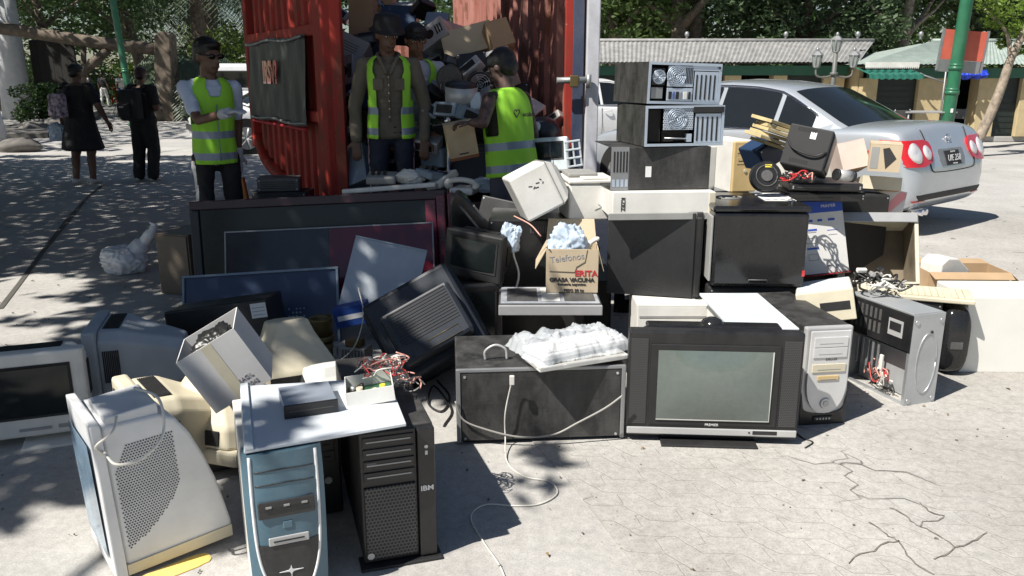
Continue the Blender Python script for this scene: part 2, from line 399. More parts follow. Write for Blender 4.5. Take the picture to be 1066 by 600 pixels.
# litter: grit, dry leaves and small broken bits around the pile
K['grit'] = mat('grit', (.16, .15, .13), .9, var=.5, scale=40); K['dryleaf'] = mat('dry_leaf', (.20, .13, .05), .8, var=.5, scale=30); rr_ = random.Random(55)
g = MB()
for i in range(1100):
    x, y = rr_.uniform(-4.5, 4.5), 2+abs(rr_.gauss(0, 2.8)); s1 = (.0014+.0035*rr_.random()**3)*(1+.15*y)
    g.box((x, y, .005+s1*.3), (s1*rr_.uniform(.8, 2), s1, s1*.7), 'grit', rot=(0, 0, rr_.uniform(0, 3)))
o = g.build('grit'); tag(o, 'fine grit and crumbs scattered over the pale paving', 'grit', kind='stuff')
g = MB()
for i in range(110):
    x, y = rr_.uniform(-6, 5), 2+abs(rr_.gauss(0, 4)); a = rr_.uniform(0, 6.28); s1 = rr_.uniform(.008, .018); c, d_ = cos(a)*s1, sin(a)*s1
    g.quad([(x-c, y-d_, .006), (x+d_*.4, y-c*.4, .012), (x+c, y+d_, .007), (x-d_*.4, y+c*.4, .014)], 'dryleaf')
o = g.build('fallen_leaves'); tag(o, 'small dry leaves fallen on the paving', 'leaves', kind='stuff')
# plinth kerb in front of the stalls, grass strip and road beyond
g = MB(); g.bb(1.5, 60, 19.2, 40, 0, .13, 'roadpale', bev=.02); struct(g, 'kerb')
K['grass'] = mat('dry_grass', (.16, .17, .05), .9, var=.5, scale=30)
g = MB(); q = gz(1030, 172)
for i in range(2200):
    x = random.uniform(8, 22); y = 11.8+(x-8)*.08+random.gauss(0, .1)
    h = random.uniform(.02, .07); aa = random.uniform(0, 6.28); dx_, dy_ = .012*cos(aa), .012*sin(aa)
    g.quad([(x-dx_, y-dy_, 0), (x+dx_, y+dy_, 0), (x+dx_*.2+random.uniform(-.03, .03), y+dy_*.2, h), (x-dx_*.2, y-dy_*.2, h)], 'grass')
o = g.build('grass'); o['kind'] = 'stuff'; tag(o, 'thin strip of dry grass growing along the kerb', 'grass')
# ================================================= TREES
def leafmat(name, a, b_, trans=.25):
    m = bpy.data.materials.new(name); m.use_nodes = True; n = m.node_tree.nodes; l = m.node_tree.links; b = n['Principled BSDF']
    b.inputs['Roughness'].default_value = .5; b.inputs['Specular IOR Level'].default_value = .35
    tc = n.new('ShaderNodeTexCoord'); nz = n.new('ShaderNodeTexNoise'); nz.inputs['Scale'].default_value = 1.7; nz.inputs['Detail'].default_value = 8; nz.inputs['Roughness'].default_value = .8
    l.new(tc.outputs['Object'], nz.inputs['Vector'])
    rp = n.new('ShaderNodeValToRGB'); l.new(nz.outputs['Fac'], rp.inputs[0])
    rp.color_ramp.elements[0].position = .35; rp.color_ramp.elements[1].position = .65
    rp.color_ramp.elements[0].color = (*a, 1); rp.color_ramp.elements[1].color = (*b_, 1); l.new(rp.outputs[0], b.inputs['Base Color'])
    tr = n.new('ShaderNodeBsdfTranslucent'); l.new(rp.outputs[0], tr.inputs[0]); mx = n.new('ShaderNodeMixShader'); mx.inputs[0].default_value = trans
    l.new(b.outputs[0], mx.inputs[1]); l.new(tr.outputs[0], mx.inputs[2]); l.new(mx.outputs[0], n['Material Output'].inputs[0])
    return m
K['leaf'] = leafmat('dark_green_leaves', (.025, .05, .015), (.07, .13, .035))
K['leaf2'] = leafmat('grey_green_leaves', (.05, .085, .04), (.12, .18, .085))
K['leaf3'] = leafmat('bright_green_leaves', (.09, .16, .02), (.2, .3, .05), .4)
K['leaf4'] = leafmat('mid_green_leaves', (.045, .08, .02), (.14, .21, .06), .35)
K['palm'] = leafmat('palm_leaves', (.04, .065, .04), (.12, .16, .1), .15)
K['bark'] = mat('grey_brown_bark', (.13, .105, .08), .9, var=.5, scale=9, bump=1.)
K['bark2'] = mat('pale_bark', (.27, .22, .17), .9, var=.4, scale=12, bump=1.)
def leaf(mb_faces, V, p, s, rnd):
    d = Vector((rnd.gauss(0, 1), rnd.gauss(0, 1), rnd.gauss(0, .6)))
    if d.length < .01: return
    d.normalize(); u = d.orthogonal().normalized(); u = Matrix.Rotation(rnd.uniform(0, 6.28), 3, d) @ u
    i = len(V); V += [p-d*s, p+u*s*.42, p+d*s, p-u*s*.42]; mb_faces.append((i, i+1, i+2, i+3))
def crown_mesh(name, clumps, nleaf, s, m, seed):
    rnd = random.Random(seed); V = []; F = []
    nleaf = int(nleaf*2.1)
    for c, r in clumps:
        for k in range(nleaf):
            q = Vector((rnd.gauss(0, 1), rnd.gauss(0, 1), rnd.gauss(0, 1)))
            q.normalize(); q *= r*rnd.uniform(.3, 1)**.5; q.z *= .7
            leaf(F, V, c+q, s*.62*rnd.uniform(.6, 1.3), rnd)
    me = bpy.data.meshes.new(name); me.from_pydata(V, [], F); me.materials.append(K[m]); return me
def trunk_mb(h, r, lean, seed, limbs, m='bark', forks=None):
    rnd = random.Random(seed); mb = MB()
    pts = [Vector((lean[0]*t*t+sin(t*5+seed)*.05*h*t*.4, lean[1]*t*t, h*t-.05)) for t in [i/8 for i in range(9)]]
    mb.tube(pts, [r*(1.25 if i == 0 else 1)*(1-.55*i/8) for i in range(9)], m, 10)
    for k in range(limbs):
        t = rnd.uniform(.5, .95); i = int(t*8); p = pts[i]; a = rnd.uniform(0, 6.28); L = h*rnd.uniform(.25, .5)
        q = [p+Vector((cos(a)*L*u, sin(a)*L*u, L*.8*u+.05*sin(u*7))) for u in (0, .3, .6, 1)]
        mb.tube(q, [r*.45, r*.3, r*.2, r*.07], m, 7)
    return mb
def tree(label, x, y, h, r, cz, cr, seed, nc=60, nl=55, ls=.13, lm='leaf', group='trees behind the stalls', lean=(0, 0), bark='bark', name='tree', crz=None):
    t = thing(name, label, 'tree', Vector((x, y, 0)), group)
    trunk_mb(h, r, lean, seed, 6, bark).build('trunk', t)
    rnd = random.Random(seed*3+1); cl = []; crz = crz or cr*.75
    for k in range(nc):
        q = Vector((rnd.gauss(0, 1), rnd.gauss(0, 1), rnd.gauss(0, 1))); q.normalize(); q *= rnd.uniform(.35, 1)
        cl.append((Vector((lean[0]+q.x*cr, lean[1]+q.y*cr, cz+q.z*crz)), cr*rnd.uniform(.14, .3)))
    o = bpy.data.objects.new('crown', crown_mesh('crown', cl, nl, ls, lm, seed)); C.objects.link(o); o.parent = t
    return t
def tx(px, Y): return at(px, 78, Y).x
# behind the stalls (right)
tree('thick dark tree with forked trunks rising behind the long stall roof', tx(706, 24.5), 24.5, 5.6, .34, 6.6, 4.2, 1, 80, 70, .2, crz=2.6)
t2 = bpy.data.objects[-1]
tree('leafy dark tree above the left end of the long stall roof', tx(640, 26), 26, 5, .25, 4.6, 3.6, 2, 80, 70, .2, 'leaf4', crz=3.)
tree('grey green feathery tree hanging over the middle of the long stall roof', tx(835, 25), 25, 5, .2, 4.3, 3.6, 3, 90, 75, .16, 'leaf2', crz=2.7)
tree('tree with a pale twisting trunk between the two stall roofs', tx(936, 23.5), 23.5, 5, .2, 6.2, 3.4, 4, 80, 70, .18, bark='bark2', crz=2.3)
tree('dark tree standing behind the awning of the right stall', tx(1010, 28), 28, 6, .3, 4.9, 4., 5, 80, 70, .2, 'leaf4', crz=3.2)
tree('tall dense tree behind the far right stall', tx(1085, 26), 26, 6, .3, 4.8, 4., 6, 80, 70, .18, 'leaf2', crz=3.2)
tree('bushy dark tree in the gap beside the red container', tx(575, 30), 30, 6, .3, 5, 4.6, 8, 80, 70, .2, crz=3.6)
tree('second forked trunk close beside the thick dark tree', tx(724, 24.8), 24.8, 6, .24, 7, 3.2, 9, 50, 60, .2, crz=2.4)
tree('tree behind the long stall right of the forked trunks', tx(775, 29), 29, 6, .25, 5, 4., 10, 80, 70, .2, 'leaf4', crz=3.5)
# low bushes behind the stalls
def bush(label, x, y, r, h, seed, lm='leaf', group=None, ls=.1, nc=30, nl=60):
    rnd = random.Random(seed); cl = []
    for k in range(nc):
        q = Vector((rnd.gauss(0, 1), rnd.gauss(0, 1), 0)); q.normalize(); q *= rnd.uniform(0, 1)
        cl.append((Vector((q.x*r, q.y*r*.6, rnd.uniform(.1, 1)*h)), r*.3))
    o = bpy.data.objects.new('bush', crown_mesh('bush', cl, nl, ls, lm, seed)); C.objects.link(o); o.location = (x, y, 0)
    return tag(o, label, 'bush', group)
bush('dark bush seen through the gap of the long stall behind the car', tx(795, 24.5), 24.5, 1.6, 2.2, 21, 'leaf2')
bush('dark bush between the long stall and the right stall', tx(905, 24.5), 24.5, 1.5, 2.2, 22)
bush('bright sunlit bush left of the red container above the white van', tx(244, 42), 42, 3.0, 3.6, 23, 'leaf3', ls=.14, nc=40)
bush('dark hedge plant at the foot of the whitewashed column', tx(48, 26), 26, 1.0, 1.1, 24)
bush('dark bush behind the heads of the two women', tx(52, 33), 33, 1.3, 3.2, 25, nc=40)
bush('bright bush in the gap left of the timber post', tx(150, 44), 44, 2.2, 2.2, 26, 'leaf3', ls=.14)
# far-off wood reading as one mass
rnd = random.Random(77); cl = []
for k in range(520):
    a = rnd.uniform(-.68, .75); d = rnd.uniform(46, 62); cl.append((Vector((sin(a)*d, cos(a)*d, rnd.uniform(.5, 11) if a > -.0 or rnd.random() < .8 else 1)), rnd.uniform(1.4, 2.4)))
o = bpy.data.objects.new('distant_trees', crown_mesh('distant_trees', cl, 60, .42, 'leaf', 78)); C.objects.link(o)
tag(o, 'far dark wood closing the view behind the plaza', 'trees', kind='stuff')

# left side trees
tree('leafy tree overhanging the timber pergola at the left', tx(52, 31), 31, 6.4, .2, 5.4, 4.6, 31, 70, 60, .15, group='trees over the pergola', lean=(-.4, 0), crz=2.3)
tree('dark tree behind the whitewashed column', tx(-10, 36), 36, 6, .25, 5.2, 4.6, 32, 70, 60, .15, group='trees over the pergola', crz=3.4)
tree('tree with a leaning dark trunk near the green lamp pole', tx(150, 36), 36, 6, .3, 6.2, 5, 33, 80, 60, .22, group='trees over the pergola', lean=(-1, 0), crz=3.4)
tree('distant tree right of the timber post', tx(205, 50), 50, 7, .4, 9, 6, 34, 70, 60, .3, group='trees over the pergola', crz=4)
tree('small tree with bright leaves at the far left edge', tx(-50, 14), 14, 3.6, .09, 3.0, 1.0, 35, 22, 50, .09, 'leaf2', group='trees over the pergola', crz=.7)
# palms
def palm(label, x, y, h, r, nf, L, seed, droop=1.):
    t = thing('palm_tree', label, 'palm', Vector((x, y, 0)), 'palms beyond the vest wearing man'); rnd = random.Random(seed)
    mb = MB(); pts = [Vector((.1*sin(i), 0, h*i/8)) for i in range(9)]; mb.tube(pts, [r*1.3]+[r]*8, 'bark', 10); mb.build('trunk', t)
    mb = MB()
    for k in range(nf):
        a = k/nf*6.28+rnd.uniform(-.2, .2); up_ = rnd.uniform(-.3, 1.1); P = []
        for i in range(13):
            u = i/12; P.append(Vector((cos(a)*L*u, sin(a)*L*u, h+L*(up_*u-(up_+.75*droop)*u*u*.95))))
        mb.tube(P, [.035*(1-.8*i/12) for i in range(13)], 'palm', 4)
        for i in range(2, 13):
            for j in (0, .33, .66):
                p = P[i-1].lerp(P[i], j); d = (P[i]-P[i-1]).normalized(); sd_ = d.cross(Vector((0, 0, 1))).normalized(); w_ = L*.22*(1-abs(i/12-.45))
                for sg in (-1, 1):
                    tip = p+sd_*sg*w_+d*w_*.5-Vector((0, 0, w_*.55)); mb.quad([p, p+d*.05, tip, tip-d*.02], 'palm')
    mb.build('crown', t); return t
palm('short palm with pale arching fronds left of the man in sunglasses', tx(196, 30), 30, 1.9, .3, 26, 2.6, 41)
palm('tall palm with slim trunk behind the head of the man in sunglasses', tx(213, 38), 38, 6.5, .3, 22, 4.2, 42, 1.3)
palm('palm with thicker trunk just right of the sunglasses man head', tx(226, 44), 44, 6.3, .35, 22, 4.4, 43, 1.4)

# ================================================= STALLS
K['zinc'] = mat('corrugated_sheet', (.27, .27, .265), .6, var=.25, scale=5, dust=.5, dustc=(.18, .175, .17))
K['tealroof'] = mat('pale_green_sheet', (.30, .36, .33), .55, var=.15, dust=.4, dustc=(.26, .27, .24))
K['beige'] = mat('beige_render', (.50, .40, .23), .85, var=.1)
K['shutter'] = mat('dark_green_shutter', (.012, .02, .017), .5, var=.2)
K['trim'] = mat('green_trim', (.02, .10, .06), .5); K['awn'] = mat('green_awning', (.012, .11, .08), .6, var=.15)
K['interior'] = mat('dark_interior', (.02, .018, .016), .9)
K['tarp'] = mat('blue_tarp', (.01, .04, .42), .4, var=.3)
def corr(mb, x0, x1, ya, za, yb, zb, m, pitch=.10, amp=.012, b0=None, b1=None):
    n = int((x1-x0)/pitch*4); rows = []; X0, X1 = x0, x1
    for r_, (y, z) in enumerate(((ya, za), (yb, zb))):
        x0, x1 = (X0, X1) if r_ == 0 else (X0 if b0 is None else b0, X1 if b1 is None else b1)
        rows.append([(x0+(x1-x0)*i/n, y, z+amp*sin(2*pi*i/4)) for i in range(n+1)])
    top = [mb.b.verts.new(p) for p in rows[0]]; bt = [mb.b.verts.new(p) for p in rows[1]]
    fs = [mb.b.faces.new((top[i], top[i+1], bt[i+1], bt[i])) for i in range(n)]
    mb._new(fs, m)
def stall(name, label, x0, x1, y, eave, ridge, piers, roof='zinc', depth=2.6, over=.35, r0=None, r1=None, group='market stalls along the kerb'):
    t = thing(name, label, 'stall', Vector(((x0+x1)/2, y, .13)), group); cx_ = (x0+x1)/2; z0 = .13
    X = lambda v: v-cx_
    mb = MB(); e = eave-z0; r_ = ridge-z0
    a0_, a1_ = X(x0-.3) if r0 is None else X(r0), X(x1+.3) if r1 is None else X(r1)
    corr(mb, X(x0-.3), X(x1+.1 if r1 else x1+.3), -over, e, depth/2, r_, roof, b0=a0_, b1=a1_); corr(mb, a0_, a1_, depth/2, r_, depth+over, e, roof, b0=X(x0-.3), b1=X(x1+.3))
    if r0 is not None: f_ = mb.b.faces.new([mb.b.verts.new(v_) for v_ in ((X(x0-.3), -over, e), (a0_, depth/2, r_), (X(x0-.3), depth+over, e))]); mb._new([f_], roof)
    mb.build('roof', t)
    mb = MB(); mb.cyl((a0_, depth/2, r_+.02), (a1_, depth/2, r_+.02), .05, m=roof, n=8); mb.build('ridge_cap', t)
    for k in range(3):
        xx = X(x0)+(x1-x0)*(k+.15)/2.6
        mb = MB(); mb.cyl((xx, depth/2, r_+.05), (xx, depth/2, r_+.13), .03, m='steel_dark', n=8).ell((xx, depth/2, r_+.17), (.06, .06, .07), 'steel_dark'); mb.build('roof_vent', t)
    mb = MB(); mb.bb(X(x0), X(x1), -.06, .02, e-.30, e-.08, 'trim'); mb.build('fascia', t)
    for (a, b_, kind) in piers:
        mb = MB()
        if kind == 'p': mb.bb(X(a), X(b_), 0, .4, 0, e-.3, 'beige', bev=.01); mb.build('pier', t)
        elif kind == 's':
            mb.bb(X(a), X(b_), .12, .16, 0, e-.3, 'shutter')
            for q in range(9): mb.bb(X(a)+.02, X(b_)-.02, .105, .12, .06+q*(e-.4)/9, .075+q*(e-.4)/9, 'shutter')
            mb.build('shutter', t)
    mb = MB(); mb.bb(X(x0)+.02, X(x1)-.02, depth-.1, depth, 0, e-.05, 'interior').bb(X(x0), X(x0)+.1, .45, depth-.12, 0, e-.05, 'beige').bb(X(x1)-.1, X(x1), .45, depth-.12, 0, e-.05, 'beige'); mb.build('back_wall', t)
    return t
YS = 20.0
s_ = lambda px: tx(px, YS)
stall('market_stall', 'long low stall with grey corrugated roof and green fascia behind the silver car', s_(600), s_(882), YS, 1.80, 2.32,
      [(s_(600), s_(738), 's'), (s_(738), s_(753), 's'), (s_(755), s_(772), 'p'), (s_(806), s_(820), 'p'), (s_(820), s_(857), 's'), (s_(858), s_(880), 'p')], r1=tx(906, YS+1.3))
YK = 18.2
k_ = lambda px: tx(px, YK)
sk = stall('market_stall', 'right stall with pale green pitched roof, beige piers and dark shutters', k_(921), k_(1110), YK+.9, 1.74, 2.28,
      [(k_(921), k_(934), 'p'), (k_(934), k_(978), 's'), (k_(979), k_(1012), 'p'), (k_(1045), k_(1066), 'p'), (k_(1066), k_(1092), 's'), (k_(1092), k_(1108), 'p')], 'tealroof', r0=tx(966, YK+2.2))
# scalloped white valance + green awning
y_ = YK
t = thing('awning', 'green cloth awning with a scalloped white edge on the left of the right stall', 'awning', Vector((k_(940), YK+.8, 0)))
mb = MB(); X0, X1 = k_(906)-k_(940), k_(963)-k_(940); n = 28
rows = [[(X0+(X1-X0)*i/n, yy, zz+.015*sin(i*1.7)) for i in range(n+1)] for yy, zz in ((.05, 1.66), (-.75, 1.52), (-.78, 1.42))]
mb.loft(rows, 'awn', closed=False); mb.build('canopy', t)
mb = MB()
for i in range(n):
    xa = X0+(X1-X0)*i/n; xb = X0+(X1-X0)*(i+1)/n; mb.prism([(xa, 1.78), (xb, 1.78), (xb, 1.68), ((xa+xb)/2, 1.635), (xa, 1.68)], -.5, -.49, 'white')
mb.build('valance', t)
mb = MB(); mb.tube([(0.45, .0, 1.7), (.75, -.2, 1.5), (1.15, -.35, 1.35)], .018, 'steel_dark').tube([(1.15, -.35, 0.15), (1.15, -.35, 1.75)], .02, 'steel_dark'); mb.build('frame', t)
mb = MB(); xs = [k_(1010)+(k_(1043)-k_(1010))*i/30 for i in range(31)]
rw = [[(x, YK+.6+.02*sin(i*.9), 1.62-.01*sin(i)) for i, x in enumerate(xs)], [(x, YK+.5+.06*sin(i*.8+1), 1.50+.012*sin(i*.7)) for i, x in enumerate(xs)], [(x, YK+.6+.06*sin(i*.8+1), 1.42+.02*sin(i*.5)) for i, x in enumerate(xs)]]
mb.loft(rw, 'tarp', closed=False); solo(mb, 'tarp', 'bright blue tarpaulin hanging in the opening of the right stall', 'tarp')
# metal table on the pavement behind the boot of the car
t = thing('folding_table', 'grey metal table standing by the green pole in front of the right stall', 'table', Vector((tx(968, 17), 17, 0)))
mb = MB(); mb.box((0, 0, .78), (1.0, .6, .03), 'grey', bev=.005); mb.build('tabletop', t)
for a in (-1, 1):
    for b_ in (-1, 1): mb = MB(); mb.cyl((a*.46, b_*.27, 0), (a*.46, b_*.27, .765), .016, m='steel_dark', n=8); mb.build('leg', t)
def chair(label, px, Y, rz):
    t = thing('metal_chair', label, 'chair', Matrix.Translation((tx(px, Y), Y, 0)) @ Matrix.Rotation(R(rz), 4, 'Z'))
    mb = MB(); mb.box((0, 0, .45), (.4, .4, .025), 'darkgrey', bev=.005); mb.build('seat', t)
    mb = MB(); mb.box((0, .19, .72), (.4, .02, .2), 'darkgrey', bev=.005).cyl((-.19, .19, .46), (-.19, .19, .84), .012, m='steel_dark', n=6).cyl((.19, .19, .46), (.19, .19, .84), .012, m='steel_dark', n=6); mb.build('backrest', t)
    for a in (-1, 1):
        for b_ in (-1, 1): mb = MB(); mb.cyl((a*.18, b_*.18, 0), (a*.18, b_*.18, .44), .012, m='steel_dark', n=6); mb.build('leg', t)
chair('dark metal chair left of the table by the green pole', 952, 16.6, 20); chair('dark metal chair pulled out right of the table by the green pole', 996, 17.4, -60)

# ================================================= POLES, LAMP, SIGN
K['greenpaint'] = mat('green_pole_paint', (.012, .125, .06), .35, var=.15, scale=4, dust=.15)
q0, q1 = gz(984, 142), at(1004, 0, 9.6)
def pole(label, px, py, r, h, name='lamp_pole', lean=0., coll=()):
    b0 = gz(px, py); t = thing(name, label, 'pole', b0); M = Vector((lean, 0, 1))
    mb = MB(); pts = [M*(h*i/6) for i in range(7)]; mb.tube(pts, [r]*7, 'greenpaint', 20); mb.build('shaft', t)
    mb = MB(); mb.cyl((0, 0, 0), (0, 0, .1), r*1.9, r*1.7, 'greenpaint', 20); mb.build('base', t)
    for z in coll: mb = MB(); mb.cyl(M*z-M*.02, M*(z+.05), r*1.12, r*1.12, 'greenpaint', 20).cyl(M*(z+.05), M*(z+.11), r*1.12, r*.98, 'greenpaint', 20); mb.build('collar', t)
    return t
t = pole('thick green pole carrying a red board, beside the boot of the silver car', 981, 158, .12, 5, coll=(1.15, 1.62), lean=.03)
b0 = gz(981, 158); Yp = b0.y
mb = MB(); L_, R_ = at(979, 100, Yp-.25).x-b0.x, at(1024, 100, Yp-.25).x-b0.x
zt, zm, zb = at(0, 30, Yp-.25).z, at(0, 62, Yp-.25).z, at(0, 74, Yp-.25).z
K['redboard'] = mat('faded_red_board', (.55, .11, .07), .6, var=.15, scale=3, dust=.2, dustc=(.5, .3, .25))
tb = thing('sign_board', 'faded orange red rectangular board with a grey lower strip fixed to the green pole', 'sign', Matrix.Translation((b0.x, Yp+.22, 0)) @ Matrix.Rotation(R(4), 4, 'Y'))
mb.bb(L_, R_, -.02, .02, zm, zt, 'redboard', bev=.004); mb.build('panel', tb)
mb = MB(); mb.bb(L_-.03, R_-.02, -.015, .015, zb-.02, zm-.005, 'steel_dark'); mb.build('lower_strip', tb)
mb = MB(); 
for a_, b_, c_, d_ in ((L_-.04, L_, zb, zt+.02), (R_, R_+.04, zb, zt+.02)): mb.bb(a_, b_, -.025, .025, c_, d_, 'steel_dark')
mb.build('frame', tb)
mb = MB(); mb.bb(-.008, .042, -.126, -.121, .78, .86, 'label'); o = mb.build('sticker', t)
pole('slim green lamp pole beside the timber pergola', 140, 131, .095, 4.2, coll=(1.6,), lean=-.06)
# three-globe street lamp
K['lampiron'] = mat('lamp_iron', (.10, .105, .10), .5, dust=.3)
Yl = 17.5; lb = Vector((tx(868, Yl), Yl, 0)); t = thing('street_lamp', 'old iron street lamp with three glass lanterns in front of the long stall', 'street lamp', lb)
mb = MB(); mb.cyl((0, 0, 0), (0, 0, .35), .11, .08, 'lampiron', 12).cyl((0, 0, .35), (0, 0, 2.05), .055, .045, 'lampiron', 12).cyl((0, 0, 1.5), (0, 0, 1.56), .08, .08, 'lampiron', 12); mb.build('post', t)
K['lampglass'] = mat('lamp_glass', (.5, .55, .52), .1, trans=.5)
for sx, zz in ((-1, 1.68), (1, 1.68), (0, 1.98)):
    if sx: mb = MB(); mb.tube(curve([(0, 0, 1.52), (sx*.18, 0, 1.46), (sx*.36, 0, 1.5), (sx*.38, 0, zz)]), .02, 'lampiron'); mb.build('arm', t)
    x = sx*.38; mb = MB(); mb.cyl((x, 0, zz), (x, 0, zz+.22), .07, .12, 'lampglass', 6, smooth=False); la = mb.build('lantern', t)
    mb = MB(); mb.cyl((x, 0, zz+.222), (x, 0, zz+.30), .14, .05, 'steel_dark', 6, smooth=False).ell((x, 0, zz+.33), (.035, .035, .05), 'steel_dark').cyl((x, 0, zz-.03), (x, 0, zz-.002), .05, .07, 'steel_dark', 6)
    for k in range(6):
        a = k*pi/3; mb.tube([(x+.072*cos(a), .072*sin(a), zz), (x+.123*cos(a), .123*sin(a), zz+.22)], .008, 'steel_dark', 4)
    mb.build('lantern_frame', la)
# thin leaning tree at the right edge
b0 = gz(1010, 163); t = thing('young_tree', 'thin leaning street tree with pale bark and bright leaves at the right edge', 'tree', b0)
P = [Vector((0, 0, 0))]+[at(px, py, b0.y)-b0 for px, py in ((1022, 138), (1034, 112), (1044, 86), (1052, 62), (1064, 38), (1082, 0))]
P = curve(P, 4); mb = MB(); mb.tube(P, [.105-.05*i/len(P) for i in range(len(P))], 'bark2', 9)
mb.tube(curve([P[16], P[16]+Vector((-.1, .1, .5)), P[16]+Vector((-.5, .2, .9))], 4), [.04]*4+[.03]*4+[.02], 'bark2', 6)
mb.build('trunk', t)
rnd = random.Random(5); cl = []
for px, py, rr in ((1035, 22, .22), (1055, 32, .22), (1066, 15, .3), (1045, 45, .14), (1062, 52, .15), (1075, 30, .3), (1050, 5, .3), (1030, 5, .25), (1085, 0, .4), (1060, -25, .5), (1095, -35, .6), (1020, -12, .25), (1110, -10, .5)):
    cl.append((at(px, py, b0.y+rnd.uniform(-.4, .3))-b0, rr))
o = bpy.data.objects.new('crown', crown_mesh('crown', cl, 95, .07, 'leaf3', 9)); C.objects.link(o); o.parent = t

# ================================================= PERGOLA AND COLUMNS (left)
K['oldwood'] = mat('weathered_timber', (.12, .095, .07), .85, var=.45, scale=5, bump=.8)
K['limewash'] = mat('limewash', (.55, .56, .58), .85, var=.1, dust=.3, dustc=(.3, .29, .27))
K['rock'] = mat('grey_rock', (.13, .12, .11), .9, var=.3, scale=5, bump=.8)
b0 = gz(176, 126); t = thing('timber_pergola', 'old timber pergola with a thick upright post, long beam and diagonal brace', 'pergola', b0)
zz = lambda px, py: at(px, py, b0.y)-b0
mb = MB(); mb.prism([((zz(185, 126).x), 0), (zz(165, 126).x, 0), (zz(164, 38).x, zz(0, 38).z), (zz(170, 33).x, zz(0, 33).z), (zz(180, 36).x, zz(0, 36).z)], -.3, .3, 'oldwood', bev=.03); mb.build('post', t)
mb = MB(); mb.tube([zz(166, 52), zz(95, 44), zz(20, 32), zz(-40, 25)], .2, 'oldwood', 8); mb.build('beam', t)
mb = MB(); mb.tube([zz(112, 52), zz(88, 74)], .15, 'oldwood', 8); mb.build('brace', t)
mb = MB(); mb.tube([zz(87, 48), zz(87, 95)], .09, 'oldwood', 8); mb.build('rear_post', t)
mb = MB(); b1 = gz(30, 128)-b0
for k in range(6): x = b1.x-1.2+k*.26; mb.bb(x, x+.25, 1.6, 1.7, 0, 2.7+.1*sin(k*3), 'interior')
mb.build('board_wall', t)
b0 = gz(22, 124); t = thing('column', 'tall tapering whitewashed column beside the timber pergola', 'column', b0)
a0, a1, c0_, c1_ = (at(5, 124, b0.y)-b0).x, (at(34, 124, b0.y)-b0).x, (at(-2, 0, b0.y)-b0).x, (at(20, 0, b0.y)-b0).x
mb = MB(); H_ = (at(0, 0, b0.y)).z+1.5; mb.cyl(((a0+a1)/2, 0, 0), ((c0_+c1_)/2-.15, 0, H_), (a1-a0)/2, (c1_-c0_)/2*.9, 'limewash', 24); mb.build('shaft', t)
b0 = gz(-3, 149); mb = MB(); mb.cyl((0, 0, 0), (-.05, 0, 1.0), .24, .17, 'limewash', 20).ell((-.05, 0, 1.0), (.17, .17, .08), 'limewash'); solo(mb, 'bollard', 'short whitewashed bollard at the far left edge', 'bollard', b0)
rnd = random.Random(3)
for lab, px, py, r_ in (('low grey boulder at the far left edge beside the white bollard', 20, 158, .3), ('rounded boulder beneath the whitewashed column', 38, 138, .32), ('boulder between the column and the woman with the small backpack', 58, 132, .3)):
    mb = MB(); q = bmesh.ops.create_icosphere(mb.b, subdivisions=3, radius=1); mb._new(mb.b.faces[:], 'rock', True)
    for v in mb.b.verts: v.co *= 1+.3*noise.noise(v.co*1.3+Vector((px, 0, 0))); v.co = Vector((v.co.x*r_*1.5, v.co.y*r_, v.co.z*r_*.62+r_*.3))
    solo(mb, 'boulder', lab, 'boulder', gz(px, py), 'boulders edging the path')
g = MB(); A = gz(-60, 146); g.prism([(A.x, A.y), (gz(50, 144).x, gz(50, 144).y), (gz(70, 128).x, gz(70, 128).y+2), (A.x-3, A.y+14)], 0, .12, 'rock', 'z'); struct(g, 'planting_bed')
